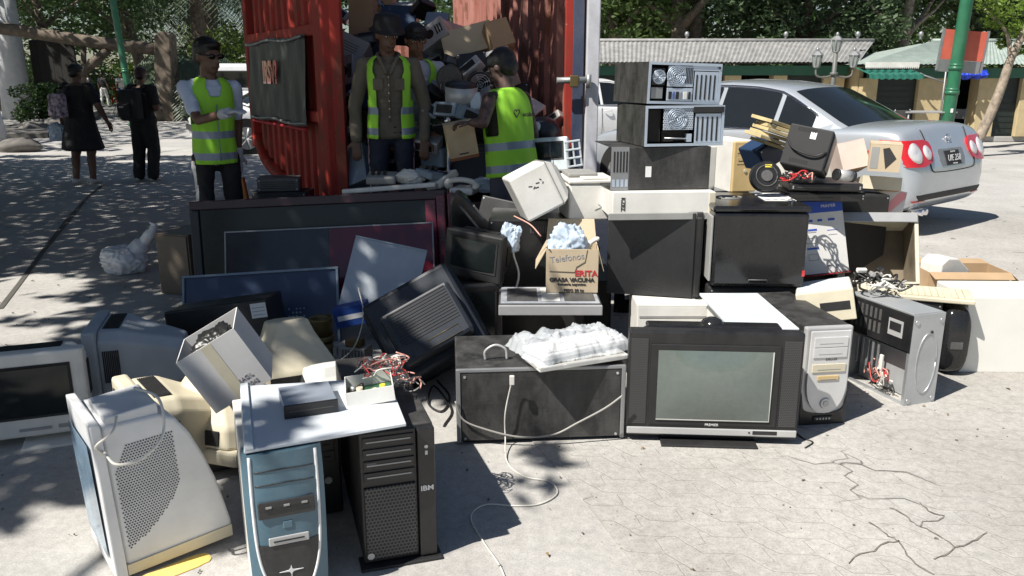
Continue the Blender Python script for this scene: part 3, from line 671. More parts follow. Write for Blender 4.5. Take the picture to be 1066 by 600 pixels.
# ================================================= CARS
K['carsilver'] = mat('silver_car_paint', (.50, .54, .58), .25, metal=.45, coat=.8, var=.03, dust=.12)
K['carwhite'] = mat('white_car_paint', (.72, .73, .74), .3, coat=.6, var=.03, dust=.15)
K['tint'] = mat('tinted_glass', (.01, .012, .012), .05, spec=.8, var=.1)
K['redlens'] = mat('red_lens', (.55, .015, .02), .12, var=.1, coat=.8); K['clearlens'] = mat('clear_lens', (.7, .68, .68), .12, metal=.3, coat=.8)
K['chrome'] = mat('chrome', (.8, .8, .82), .12, metal=1, var=.05)
def sedan(M, label, paint, group='cars parked on the plaza', detail=True):
    t = thing('parked_car', label, 'car', M, group)
    ST = [ # y, half width, z low, z belt, z centre top
        (-2.27, .60, .42, .60, .62), (-2.25, .72, .34, .68, .70), (-2.19, .80, .27, .80, .83), (-2.12, .835, .24, .93, 1.0), (-2.08, .845, .23, 1.0, 1.055), (-1.9, .865, .22, 1.015, 1.075), (-1.6, .875, .22, 1.0, 1.06),
        (-1.2, .88, .2, .985, 1.05), (-.6, .885, .19, .965, 1.02), (0, .885, .19, .94, 1.0), (.6, .885, .19, .92, .98), (1.05, .88, .2, .9, .97), (1.5, .865, .2, .85, .93), (1.85, .83, .21, .78, .85), (2.1, .76, .23, .68, .72), (2.24, .62, .28, .55, .58)]
    rings = []
    for y, w_, zl, zb, zt in ST:
        h = zb-zl; half = [(0, zl), (w_*.85, zl), (w_*.955, zl+.06*h), (w_*.99, zl+.3*h), (w_, zl+.55*h), (w_*.985, zl+.8*h), (w_*.955, zb-.04*h), (w_*.9, zb), (w_*.55, zb+(zt-zb)*.75), (0, zt)]
        rings.append([Vector((x, y, z)) for x, z in half]+[Vector((-x, y, z)) for x, z in reversed(half[1:-1])])
    mb = MB(); mb.loft(rings, paint, smooth=True); body = mb.build('body', t)
    ev = body.modifiers.new('sub', 'SUBSURF'); ev.levels = 1; ev.render_levels = 2
    # greenhouse surface
    prof = [(-1.52, 1.00, .76), (-1.38, 1.06, .735), (-1.1, 1.2, .69), (-.82, 1.335, .63), (-.7, 1.375, .61), (-.4, 1.41, .6), (0, 1.425, .6), (.3, 1.41, .6), (.42, 1.385, .61), (.75, 1.22, .68), (1.1, 1.03, .75), (1.25, .94, .78)]
    def gh(v, u):
        v = max(0, min(len(prof)-1.0001, v)); i = int(v); f = v-i; a, b_ = prof[i], prof[i+1]
        y, z, w_ = [a[k]+(b_[k]-a[k])*f for k in range(3)]
        bulge = .10 if y < -.7 or y > .42 else .03
        return Vector((u*w_, y+(-1 if y < 0 else 1)*bulge*(1-u*u)*(1 if (y < -.72 or y > .42) else 0), z+.035*(1-u*u)-.02*abs(u)**6))
    mb = MB(); N = 12; G = [[gh(i, -1+2*j/N) for j in range(N+1)] for i in range(len(prof))]
    V = [[mb.b.verts.new(p) for p in r] for r in G]; fs = []
    for i in range(len(V)-1):
        for j in range(N): fs.append(mb.b.faces.new((V[i][j], V[i][j+1], V[i+1][j+1], V[i+1][j])))
    mb._new(fs, paint, True)
    for sg, j in ((-1, 0), (1, N)):   # sides down to the belt
        top = [V[i][j] for i in range(len(V))]; bt = [mb.b.verts.new((sg*.83, p[0] if 0 < i < 11 else p[0], .93)) for i, p in enumerate(prof)]
        mb._new([mb.b.faces.new((top[i], top[i+1], bt[i+1], bt[i])) for i in range(len(V)-1)], paint, False)
    mb.build('roof', t)
    def patch(name, v0, v1, u0, u1, off, m='tint', n=8):
        mb = MB(); rows = []
        for i in range(n+1):
            r_ = []
            for j in range(n+1):
                v = v0+(v1-v0)*i/n; u = u0+(u1-u0)*j/n; p = gh(v, u); q = gh(v+.02, u)-p; s2 = gh(v, u+.01)-p; nn = s2.cross(q); nn.normalize()
                if nn.z < 0: nn = -nn
                r_.append(p+nn*off)
            rows.append(r_)
        mb.loft(rows, m, closed=False, smooth=True); return mb.build(name, t)
    patch('rear_window', .25, 3.1, -.9, .9, .006); patch('windshield', 8.4, 10.8, -.9, .9, .006)
    def sidept(sg, y, f):   # f 0 belt .. 1 roof edge
        i = max(k for k in range(len(prof)) if prof[k][0] <= y) if y > prof[0][0] else 0; i = min(i, len(prof)-2)
        a, b_ = prof[i], prof[i+1]; g_ = (y-a[0])/(b_[0]-a[0]); zt = a[1]+(b_[1]-a[1])*g_; wt = a[2]+(b_[2]-a[2])*g_
        z = .955+(zt-.04-.955)*f; k = (z-.93)/(zt-.93); return Vector((sg*(.83+(wt-.83)*k+.006), y, z))
    for sg in (-1, 1):
        for y0, y1, cutr, nm in ((-1.18, -.78, True, 'quarter_window'), (-.72, -.02, False, 'side_window'), (.04, .95, False, 'side_window')):
            mb = MB(); ys = [y0+(y1-y0)*k/8 for k in range(9)]
            mb.loft([[sidept(sg, y, 0) for y in ys], [sidept(sg, y, .97) for y in ys]], 'tint', closed=False); mb.build(nm, t)
        mb = MB(); mb.tube([sidept(sg, -1.24+(.99+1.24)*k/14, .0)-Vector((0, 0, .012)) for k in range(15)], .009, 'chrome', 5)
        mb.tube([sidept(sg, -1.2+(1.0+1.2)*k/14, 1.0)+Vector((sg*.002, 0, .01)) for k in range(15)], .008, 'chrome', 5); mb.build('window_trim', t)
        for y in (-.72, .06):
            mb = MB(); mb.tube(curve([(sg*.885, y-.02, .83), (sg*.905, y+.02, .835), (sg*.905, y+.1, .835), (sg*.885, y+.14, .83)], 4), .011, paint, 6); mb.build('door_handle', t)
        mb = MB()
        for y in (-.78, .0, .98): mb.tube([(sg*.882, y, .28), (sg*.889, y, .55), (sg*.878, y, .75), (sg*.855, y, .9)], .004, 'rubber', 4)
        mb.build('door_seam', t)
        mb = MB(); mb.ell((sg*.93, .92, 1.0), (.1, .07, .065), paint).cyl((sg*.83, .95, .95), (sg*.9, .92, .98), .02, m=paint, n=8); mb.build('mirror', t)
        for yy, zz in ((-1.33, 0), (1.33, 0)):
            mb = MB(); mb.cyl((sg*.80, yy, .33), (sg*.894, yy, .33), .365, m='rubber', n=32); mb.build('wheel_arch', t)
            wm = MB(); wm.cyl((sg*.70, yy, .315), (sg*.899, yy, .315), .315, m='rubber', n=36); wh = wm.build('wheel', t)
            wm = MB(); wm.cyl((sg*.89, yy, .315), (sg*.903, yy, .315), .215, m='steel_dark', n=30)
            for k in range(7):
                a = k*2*pi/7; wm.tube([(sg*.906, yy, .315), (sg*.906, yy+.2*cos(a), .315+.2*sin(a))], .022, 'silver', 5)
            wm.cyl((sg*.9, yy, .315), (sg*.912, yy, .315), .05, m='silver', n=14); wm.build('rim', wh)
    if not detail: 
        for sg in (-1, 1): mb = MB(); mb.ell((sg*.62, 2.1, .62), (.16, .1, .07), 'clearlens'); mb.build('headlight', t)
        mb = MB(); mb.box((0, 2.25, .5), (.9, .04, .12), 'black', bev=.01); mb.build('grille', t); return t
    # rear details: surface depth at the tail
    from mathutils.bvhtree import BVHTree
    bpy.context.view_layer.update(); dg = bpy.context.evaluated_depsgraph_get()
    ev.levels = 2; dg.update(); bt = BVHTree.FromObject(body, dg); ev.levels = 1
    def ty(x, z):
        h = bt.ray_cast(Vector((x, -4, z)), Vector((0, 1, 0)))[0]
        return h.y if h is not None and h.y < -1.2 else -1.95
    def tail(name, poly, off, m, n=10, par=t):
        """filled patch on the tail; poly rows: (z, x0, x1)"""
        mb = MB(); rows = []
        for z, x0, x1 in poly: rows.append([Vector((x0+(x1-x0)*k/n, ty(x0+(x1-x0)*k/n, z)-off, z)) for k in range(n+1)])
        back = [[p+Vector((0, .05, 0)) for p in r] for r in rows]
        for A_, B_ in zip(rows, rows[1:]): mb.loft([A_, B_], m, closed=False, smooth=True)
        mb.loft([back[0], rows[0]], m, closed=False); mb.loft([rows[-1], back[-1]], m, closed=False)
        mb.loft([[r[0] for r in back], [r[0] for r in rows]], m, closed=False); mb.loft([[r[-1] for r in rows], [r[-1] for r in back]], m, closed=False)
        return mb.build(name, par)
    for sg in (-1, 1):
        hl = tail('tail_light', [(.675, sg*.60, sg*.80), (.71, sg*.44, sg*.845), (.77, sg*.40, sg*.86), (.85, sg*.39, sg*.862), (.895, sg*.42, sg*.86), (.915, sg*.5, sg*.85)], .018, 'redlens', par=t)
        for cx_, r_ in ((.69, .092), (.495, .066)):
            mb = MB(); n = 20; cz = .80
            ring = [Vector((sg*cx_+r_*cos(a), ty(sg*cx_+r_*cos(a), cz+r_*sin(a)), cz+r_*sin(a))) for a in [k*2*pi/n for k in range(n)]]
            c_ = Vector((sg*cx_, ty(sg*cx_, cz)-.032, cz))
            r0 = [p-Vector((0, .021, 0)) for p in ring]; r1 = [p.lerp(c_, .5)-Vector((0, .024, 0)) for p in ring]; r2 = [c_+(p-c_)*.1 for p in ring]
            mb.loft([ring, r0, r1, r2], 'clearlens', smooth=True); mb.build('lamp', hl)
    def line(name, P, r=.005, m='rubber'):
        mb = MB(); mb.tube([Vector((x, ty(x, z)-.004, z)) for x, z in P], r, m, 5); mb.build(name, t)
    line('boot_seam', curve([(-.46, 1.0, 0), (-.44, .85, 0), (-.47, .70, 0), (-.44, .625, 0), (-.3, .61, 0), (0, .605, 0), (.3, .61, 0), (.44, .625, 0), (.47, .70, 0), (.44, .85, 0), (.46, 1.0, 0)], 5) and [(p.x, p.y) for p in curve([(-.46, 1.0, 0), (-.44, .85, 0), (-.47, .70, 0), (-.44, .625, 0), (-.3, .61, 0), (0, .605, 0), (.3, .61, 0), (.44, .625, 0), (.47, .70, 0), (.44, .85, 0), (.46, 1.0, 0)], 5)])
    tail('bumper_strip', [(.355, -.62, .62), (.385, -.66, .66), (.41, -.68, .68)], .008, 'black_matt')
    for sg in (-1, 1): tail('reflector', [(.30+.04, sg*.52, sg*.7), (.352, sg*.5, sg*.72)], .012, 'redlens')
    tail('plate_recess', [(.655, -.24, .24), (.72, -.27, .27), (.80, -.27, .27), (.815, -.24, .24)], .003, 'steel_dark')
    pl = tail('number_plate', [(.665, -.15, .15), (.795, -.15, .15)], .014, 'black_matt', 6)
    text(pl, 'UIE 258', .085, (0, ty(0, .72)-.02, .727), 'whiteink', (79, 0, 0), 'plate_number', 1.0, .001)
    text(pl, 'ARGENTINA', .018, (0, ty(0, .78)-.02, .784), 'whiteink', (79, 0, 0), 'plate_text'); text(pl, 'MERCOSUR', .018, (0, ty(0, .675)-.02, .675), 'whiteink', (79, 0, 0), 'plate_text')
    # round emblem
    mb = MB(); ez = .895; ey = ty(0, ez)-.006; n = 24; e = lambda a, r_: Vector((r_*cos(a), ey-.0, ez+r_*sin(a)))
    mb.tube([e(k*2*pi/n, .05) for k in range(n+1)], .006, 'chrome', 6)
    for A_, B_ in (((-.022, .043), (0, .008)), ((.022, .043), (0, .008)), ((-.046, .012), (-.02, -.042)), ((-.02, -.042), (0, -.004)), ((0, -.004), (.02, -.042)), ((.02, -.042), (.046, .012))):
        mb.tube([(A_[0], ey-.003, ez+A_[1]), (B_[0], ey-.003, ez+B_[1])], .005, 'chrome', 5)
    mb.build('emblem', t)
    mb = MB(); mb.cyl((-.45, -2.12, .24), (-.45, -2.26, .235), .03, m='chrome', n=12).cyl((-.53, -2.12, .24), (-.53, -2.26, .235), .03, m='chrome', n=12); mb.build('exhaust', t)
    return t
PH = 39
cyaw = Matrix.Rotation(R(PH), 4, 'Z')
rear = at(995, 165, 8.0); rear.z = 0
M = Matrix.Translation(rear) @ cyaw @ Matrix.Translation((0, 2.27, 0))
sedan(M, 'silver sedan seen from behind, parked right of the e-waste pile', 'carsilver')
sedan(Matrix.Translation((tx(306, 17), 17.5, 0)) @ Matrix.Rotation(R(118), 4, 'Z'), 'white car partly hidden behind the red container door', 'carwhite', detail=False)
sedan(Matrix.Translation((tx(608, 17), 17., 0)) @ Matrix.Rotation(R(-70), 4, 'Z'), 'white car glimpsed between the container and the stacked computer cases', 'carwhite', detail=False)
# white van
Yv = 25.5; t = thing('parked_van', 'white van seen from behind the man in sunglasses', 'van', Matrix.Translation((tx(240, Yv), Yv, 0)) @ Matrix.Rotation(R(15), 4, 'Z'))
mb = MB(); mb.box((0, 1.9, .62), (1.75, 3.9, .85), 'carwhite', bev=.12).box((0, 1.9, 1.4), (1.62, 3.4, .9), 'carwhite', bev=.2, seg=3); mb.build('body', t)
mb = MB(); mb.box((0, .18, 1.38), (1.25, .03, .5), 'tint', bev=.01); mb.build('rear_window', t)
for sg in (-1, 1):
    mb = MB(); mb.box((sg*.812, 1.9, 1.4), (.02, 2.6, .45), 'tint', bev=.005); mb.build('side_window', t)
    mb = MB(); mb.box((sg*.8, -.03, .85), (.12, .06, .3), 'redlens', bev=.01); mb.build('tail_light', t)
    for y in (.7, 3.1): mb = MB(); mb.cyl((sg*.72, y, .32), (sg*.9, y, .32), .32, m='rubber', n=24).cyl((sg*.9, y, .32), (sg*.91, y, .32), .19, m='silver', n=20); mb.build('wheel', t)
# ================================================= RED CONTAINER
def rustred(name, a, b_, rust=.5, rough=.5):
    m = bpy.data.materials.new(name); m.use_nodes = True; n = m.node_tree.nodes; l = m.node_tree.links; b = n['Principled BSDF']
    b.inputs['Roughness'].default_value = rough
    tc = n.new('ShaderNodeTexCoord'); mp = n.new('ShaderNodeMapping'); mp.inputs['Scale'].default_value = (1, 1, .35); l.new(tc.outputs['Object'], mp.inputs[0])
    def nz(s, mapped=True):
        q = n.new('ShaderNodeTexNoise'); q.inputs['Scale'].default_value = s; q.inputs['Detail'].default_value = 9; q.inputs['Roughness'].default_value = .7
        l.new(mp.outputs[0] if mapped else tc.outputs['Object'], q.inputs['Vector']); return q.outputs['Fac']
    def rp(f, p0, c0, p1, c1):
        q = n.new('ShaderNodeValToRGB'); l.new(f, q.inputs[0]); q.color_ramp.elements[0].position = p0; q.color_ramp.elements[1].position = p1
        q.color_ramp.elements[0].color = (*c0, 1); q.color_ramp.elements[1].color = (*c1, 1); return q.outputs[0]
    base = rp(nz(3), .35, a, .65, b_)
    f = rp(nz(7), .52, (0, 0, 0), .60, (rust,)*3); mx = n.new('ShaderNodeMix'); mx.data_type = 'RGBA'
    l.new(f, mx.inputs[0]); l.new(base, mx.inputs[6]); mx.inputs[7].default_value = (.13, .045, .02, 1)
    f2 = rp(nz(16, False), .64, (0, 0, 0), .68, (.8,)*3); m2 = n.new('ShaderNodeMix'); m2.data_type = 'RGBA'
    l.new(f2, m2.inputs[0]); l.new(mx.outputs[2], m2.inputs[6]); m2.inputs[7].default_value = (.42, .25, .2, 1)
    l.new(m2.outputs[2], b.inputs['Base Color']); return m
K['red'] = rustred('red_container_paint', (.25, .018, .011), (.42, .032, .016), .7, .68)
K['redpale'] = rustred('faded_red_inside', (.30, .10, .075), (.44, .21, .17), .75, .8)
K['blackcloth'] = mat('black_banner_cloth', (.018, .022, .02), .45, dust=.5, dustc=(.1, .13, .11), dscale=7)
K['darkint'] = mat('dark_container_floor', (.05, .035, .03), .8, var=.4)
K['blueinside'] = mat('dark_blue_paint', (.03, .045, .09), .5, dust=.4, dustc=(.2, .2, .22))
K['worn_white'] = mat('worn_white_paint', (.55, .57, .62), .6, dust=.75, dustc=(.25, .2, .18), dscale=9)
FL = .2
Yc = 6.05
Lp = at(350, 200, Yc); Rp = at(592, 170, Yc+.1); Lp.z = Rp.z = 0
adir = Vector((-.235, 1, 0)).normalized()        # the container runs back and to the left
ct = thing('waste_container', 'large open red steel container full of e-waste, right wall faded inside', 'container', Vector((0, Yc, 0)))
o_ = Vector((0, Yc, 0)); LEN = 5.6; HT = 2.7
lp, rp_ = Lp-o_, Rp-o_
def wall(mb, a, d, L, z0, z1, th, m, nrm, pitch=.36, amp=.05):
    """ribbed steel sheet from a along d"""
    n = int(L/pitch); rows = [[], []]
    for i in range(n):
        for k, off in ((0, 0), (.5, 0), (.6, 1), (.9, 1)):
            p = a+d*((i+k)*pitch)+nrm*amp*off
            rows[0].append((p.x, p.y, z0)); rows[1].append((p.x, p.y, z1))
    mb.loft(rows, m, closed=False)
nR = Vector((adir.y, -adir.x, 0))
mb = MB(); wall(mb, rp_, adir, LEN, FL, HT, .01, 'redpale', nR); mb.build('right_wall', ct)
mb = MB(); wall(mb, lp, adir, LEN, FL, HT, .01, 'redpale', -nR); mb.build('left_wall', ct)
mb = MB(); e0, e1 = lp+adir*LEN, rp_+adir*LEN; wall(mb, e0, (e1-e0).normalized(), (e1-e0).length, FL, HT-.75, .01, 'redpale', adir); mb.build('end_wall', ct)
mb = MB(); mb.prism([(p.x, p.y) for p in (lp, rp_, rp_+adir*LEN, lp+adir*LEN)], FL-.06, FL, 'darkint', 'z'); mb.build('floor_plate', ct)
for a_, q in ((0, lp), (1, rp_)):
    mb = MB(); f0 = q+Vector((.1 if a_ == 0 else -.1, 0, 0)); mb.prism([(p.x, p.y) for p in (f0-nR*.05, f0+nR*.05, f0+nR*.05+adir*LEN, f0-nR*.05+adir*LEN)], .0, FL-.062, 'red', 'z'); mb.build('skid', ct)
for q, w_ in ((rp_, .045),):
    mb = MB(); mb.bb(q.x-w_, q.x+w_, q.y-.1, q.y-.002, 0.02, HT, 'red', bev=.006); mb.build('post', ct)
mb = MB(); mb.bb(lp.x-.0, lp.x+.1, lp.y-.05, lp.y+.05, 0.02, HT, 'red', bev=.006); mb.build('post', ct)
# top rails
for q in (lp, rp_):
    mb = MB(); c_ = q+adir*LEN/2; mb.box((c_.x, c_.y, HT+.05), (.1, LEN, .1), 'red', rot=(0, 0, math.atan2(-adir.x, adir.y)), bev=.006); mb.build('top_rail', ct)
# --- left door, swung wide open, seen from the front
hz = at(352, 200, Yc-.05); hz.z = 0; fz = at(268, 150, 7.95); fz.z = 0
dd = (fz-hz); DL = dd.length; dd.normalize()
Md = Matrix((dd, Vector((-dd.y, dd.x, 0)), Vector((0, 0, 1)))).transposed().to_4x4(); Md.translation = hz   # local x: hinge -> free edge
dr = thing('container_door', 'red ribbed steel container door swung open, with a black banner on it', 'door', Md)
zn, zf = .42, .74
def zbot(x): t = x/DL; return zn+(zf-zn)*min(1, t*1.15)+.12*max(0, t-.86)/.14*0
mb = MB(); n = 11; pitch = (DL-.3)/n
SG = 1 # which side faces the camera: local y sign
cam_l = Md.inverted() @ Vector((0, 0, 1.5)); SG = 1 if cam_l.y > 0 else -1
bot = []; top = []
for i in range(n):
    for k, off in ((0, 0), (.42, 0), (.58, 1), (.86, 1)):
        x = .2+(i+k)*pitch; bot.append((x, -SG*.045*off, zbot(x))); top.append((x, -SG*.045*off, HT))
mb.loft([bot, top], 'red', closed=False); mb.build('ribbed_sheet', dr)
mb = MB(); mb.bb(0, .2, -.06, .06, zn-.22, HT, 'red', bev=.012); mb.build('hinge_post', dr)
mb = MB(); mb.bb(DL-.11, DL, -.05, .05, zbot(DL)+.1, HT, 'red', bev=.012); mb.build('free_edge_post', dr)
mb = MB(); P = [(.16, 0, zn-.18), (.5, 0, zbot(.5)-.05), (1.2, 0, zbot(1.2)-.03), (DL-.35, 0, zbot(DL-.35)), (DL-.06, 0, zbot(DL)+.2)]
mb.tube(curve(P, 5), .06, 'red', 8); mb.build('bottom_rail', dr)
zt_ = at(0, 95, 7).z
for z in (at(0, 118, 6.6).z-.0, 1.83):
    mb = MB(); mb.bb(.2, DL-.1, SG*.006 if SG > 0 else -.05, .05 if SG > 0 else -.006, z-.05, z+.03, 'red', bev=.008); mb.build('cross_rail', dr)
# banner: hangs between the rails in front of the ribs
zb0, zb1 = 1.12, 1.79; 
mb = MB(); xs = [.38+(DL-.62)*i/40 for i in range(41)]; rows = []
for j in range(17):
    z = zb0+(zb1-zb0)*j/16; rows.append([(x, SG*(.075+.012*sin(x*19+j*.25)+.006*sin(x*41)), z+.01*sin(x*6)) for x in xs])
mb.loft(rows, 'blackcloth', closed=False, smooth=True)
bn = mb.build('banner', dr)
mb = MB()
for z in (zb0+.02, zb1-.02): mb.tube([(x, SG*.095, z+.01*sin(x*6)) for x in xs], .012, 'steel_dark', 6)
mb.build('tie_bar', dr)
mb = MB(); mb.tube([(x, SG*.092, zb0-.02) for x in xs], .012, 'redink', 5); mb.build('hem', bn)
tq = text(bn, 'IRSV?', .24, (DL*.56, SG*.1, (zb0+zb1)/2+.06), 'redlens', (90, 0, 180 if SG > 0 else 0), 'lettering', .8, .012, ext=.002)
# --- right door leaf seen nearly edge on: white outer edge, dark blue inside, latch
q = at(614, 168, 5.9); q.z = 0; q2 = at(603, 168, 6.1); q2.z = 0
rd = thing('container_door', 'narrow white painted edge of the open right container door with a steel latch', 'door', q)
mb = MB(); mb.bb(-.045, .045, -.06, .06, .25, HT, 'worn_white', bev=.008); mb.build('edge_post', rd)
mb = MB(); mb.bb(-.135, -.06, -.01, .015, .25, HT, 'blueinside', bev=.004); mb.build('hinge_leaf', rd)
mb = MB(); mb.bb(.075, .9, .95, 1.0, .3, HT, 'white') if False else mb.bb(-.02, .02, .06, 1.1, .3, HT, 'blueinside'); mb.build('leaf_sheet', rd)
zl = at(0, 84, 5.85).z
mb = MB(); mb.cyl((-.25, -.09, zl), (-.02, -.09, zl+.005), .022, m='steel_dark', n=10).bb(-.16, -.1, -.12, -.07, zl-.045, zl+.035, 'brass', bev=.006).cyl((-.03, -.1, zl-.05), (-.03, -.1, zl+.04), .018, m='steel_dark', n=8); mb.build('latch', rd)
# ================================================= DEVICE BUILDERS (local: front -y, base z 0)
K['pgrille'] = dotmat('pierced_steel', (.5, .52, .54), pitch=.008, rough=.4, dust=.3)
def crt(t, w, h, d, shell='white', bez=None, scr='glass', bw=.035, back=(.45, .5), vents=True, chin=.05, by=.06, scaleback=0):
    """cathode ray monitor/TV"""
    bez = bez or shell
    mb = MB(); mb.box((0, by/2, h/2), (w, by, h), bez, bev=.012)
    # recess ring
    o = mb.build('bezel', t)
    sw, sh = w-2*bw, h-2*bw-chin; cz = chin+bw+sh/2
    mb = MB()
    fr_ = [(-sw/2, cz-sh/2), (sw/2, cz-sh/2), (sw/2, cz+sh/2), (-sw/2, cz+sh/2)]
    i2 = [(-sw/2+.014, cz-sh/2+.014), (sw/2-.014, cz-sh/2+.014), (sw/2-.014, cz+sh/2-.014), (-sw/2+.014, cz+sh/2-.014)]
    mb.loft([[(x, -.0035, z) for x, z in fr_], [(x, -.001, z) for x, z in i2]], 'black_matt', cap=(False, False)); mb.build('screen_surround', t)
    mb = MB(); N = 10; rows = []
    for j in range(N+1):
        r = []
        for i in range(N+1):
            u, v = -1+2*i/N, -1+2*j/N; r.append((u*(sw/2-.012), -.002-.012*(1-u*u)*(1-v*v*.6)-.0005, cz+v*(sh/2-.012)))
        rows.append(r)
    mb.loft(rows, scr, closed=False, smooth=True); mb.build('screen', t)
    mb = MB(); rg = []
    for f, s_x, s_z in ((0, .97, .97), (.28, .95, .95), (.5, .78, .82), (.8, back[0]+.1, back[1]+.1), (1, back[0], back[1])):
        y = by+(d-by)*f; W, Hh = w*s_x/2, h*s_z/2; c_ = .045; zc = h/2-(h/2-Hh)*.35
        pts = [(-W+c_, -Hh), (W-c_, -Hh), (W, -Hh+c_), (W, Hh-c_), (W-c_, Hh), (-W+c_, Hh), (-W, Hh-c_), (-W, -Hh+c_)]
        rg.append([(x, y, zc+z) for x, z in pts])
    mb.loft(rg, shell); rh = mb.build('rear_housing', t); bv = rh.modifiers.new('b', 'BEVEL'); bv.width = .012; bv.segments = 3; bv.limit_method = 'ANGLE'; bv.angle_limit = R(14)
    if vents:
        mb = MB()
        for k in range(9):
            y = by+(d-by)*(.06+.022*k)
            mb.box((0, y, h*.968+.0), (w*.6, .005, .014), 'black_matt')
            for sg in (-1, 1): mb.box((sg*w*.476, y, h*.55), (.014, .005, h*.4), 'black_matt')
        mb.build('vent_slots', t)
    return t
def tower(t, w, h, d, side='black', face='black', bays=3, buttons=True):
    mb = MB(); mb.bb(-w/2, w/2, .012, d, 0, h, side, bev=.004); mb.build('case', t)
    mb = MB(); mb.bb(-w/2, w/2, -.02, .0115, 0.002, h-.002, face, bev=.008); fc = mb.build('front_panel', t)
    for k in range(bays):
        z = h-.05-k*.046; mb = MB(); mb.bb(-w/2+.02, w/2-.02, -.024, -.0202, z-.02, z+.02, face, bev=.002).bb(-w/2+.035, w/2-.035, -.0255, -.0242, z-.003, z+.001, 'black_matt'); mb.build('drive_bay', t)
    if buttons: mb = MB(); mb.cyl((0, -.02, h*.42), (0, -.026, h*.42), .013, m='silver', n=14); mb.build('power_button', t)
    return t
def open_case(t, w, h, d, side='black_dusty', seed=0):
    """desktop case lying flat: long open side faces -y; w along x is the case length, h its thickness, d its height"""
    rnd = random.Random(seed); th = .004
    mb = MB(); mb.bb(-w/2, w/2, 0, d, h-th, h, side).bb(-w/2, w/2, 0, d, 0, th, side).bb(-w/2, -w/2+th, .001, d, th, h-th, side).bb(w/2-th, w/2, .001, d, th, h-th, 'steel').bb(-w/2+th, w/2-th, d-th, d-.0005, th, h-th, 'steel_dark')
    mb.build('shell', t)
    e = .014; mb = MB(); mb.bb(-w/2, w/2, -.003, .0, 0, e, 'steel').bb(-w/2, w/2, -.003, .0, h-e, h, 'steel').bb(-w/2, -w/2+e, -.003, 0, e, h-e, 'steel').bb(w/2-e, w/2, -.003, 0, e, h-e, 'steel')
    mb.build('frame', t)
    return t
def drives(t, x0, x1, z0, z1, y=0.004, n=3, m='steel'):
    for k in range(n):
        a = x0+(x1-x0)*k/n; b_ = x0+(x1-x0)*(k+.9)/n
        mb = MB(); mb.bb(a, b_, y, y+.1, z0, z1, m, bev=.002)
        for j in range(3): mb.bb(a+.008, b_-.008, y-.003, y-.0005, z0+.02+(z1-z0)*j/3.4, z0+.028+(z1-z0)*j/3.4, 'steel_dark')
        mb.build('drive_cage', t)
def fan(t, c, r, y, m='steel', name='fan_grille'):
    mb = MB()
    for rr in (.25, .45, .65, .85, 1): mb.tube([(c[0]+r*rr*cos(a), y, c[1]+r*rr*sin(a)) for a in [k*2*pi/24 for k in range(25)]], .0022, m, 4)
    for k in range(4):
        a = k*pi/2+.4; mb.tube([(c[0], y+.001, c[1]), (c[0]+r*cos(a), y+.001, c[1]+r*sin(a))], .0025, m, 4)
    mb.cyl((c[0], y+.002, c[1]), (c[0], y+.0, c[1]), r*.22, m='black', n=14); mb.build(name, t)
def carton(t, w, h, d, m='card', inside='card', open_=True, flaps=(35, 60, 70, 50), seed=0, fl=.45, th=.004):
    mb = MB(); mb.bb(-w/2, w/2, 0, th, 0, h, m).bb(-w/2, w/2, d-th, d, 0, h, m).bb(-w/2, -w/2+th, th+.0002, d-th-.0002, 0, h, m).bb(w/2-th, w/2, th+.0002, d-th-.0002, 0, h, m).bb(-w/2+th+.0002, w/2-th-.0002, th+.0002, d-th-.0002, 0, th, inside)
    if not open_: mb.bb(-w/2, w/2, 0, d, h+.0005, h+th, m)
    mb.build('box', t)
    if open_:
        L = d*fl
        for i, a in enumerate(flaps):
            if a is None: continue
            a = R(a); 
            dirs = {0: (0, -1), 1: (0, 1), 2: (-1, 0), 3: (1, 0)}[i]; ln = L if i < 2 else w*fl*.9
            mb = MB()
            if i < 2:
                y0 = th/2 if i == 0 else d-th/2; mb.quad([(-w/2, y0, h), (w/2, y0, h), (w/2-.01, y0+dirs[1]*ln*cos(a), h+ln*sin(a)), (-w/2+.01, y0+dirs[1]*ln*cos(a), h+ln*sin(a))], m)
            else:
                x0 = -w/2+th/2 if i == 2 else w/2-th/2; mb.quad([(x0, 0, h), (x0, d, h), (x0+dirs[0]*ln*cos(a), d-.01, h+ln*sin(a)), (x0+dirs[0]*ln*cos(a), .01, h+ln*sin(a))], m)
            o = mb.build('flap', t); so = o.modifiers.new('s', 'SOLIDIFY'); so.thickness = .003; so.offset = 0
    else:
        mb = MB(); mb.bb(-.02, .02, -.0006, d+.0006, h+th, h+th+.0006, 'cream'); mb.build('tape', t)
    return t
def holed_panel(mb, w, h, cols, rows, x0, z0, hw, hh, px, pz, m, y=0., th=.002):
    pass
def tangle(name, label, c, rad, n, mats, seed, h=.05, r=.0035, cat='cable', group=None, stretch=(1, 1)):
    rnd = random.Random(seed); obs = None
    mb = MB()
    for k in range(n):
        p = []; a = rnd.uniform(0, 6.28); x = Vector((rnd.uniform(-.5, .5)*rad*stretch[0], rnd.uniform(-.5, .5)*rad*stretch[1], rnd.uniform(.3, 1)*h))
        for j in range(rnd.randint(5, 9)):
            p.append(x.copy()); a += rnd.uniform(.5, 1.6)*rnd.choice((-1, 1, 1)); x += Vector((cos(a)*stretch[0], sin(a)*stretch[1], 0))*rad*.45
            if abs(x.x) > rad*stretch[0]: x.x *= .6
            if abs(x.y) > rad*stretch[1]: x.y *= .6
            x.z = rnd.uniform(.15, 1)*h
        mb.tube(curve(p, 6), r*rnd.uniform(.7, 1.2), rnd.choice(mats), 5)
    return solo(mb, name, label, cat, c, group)
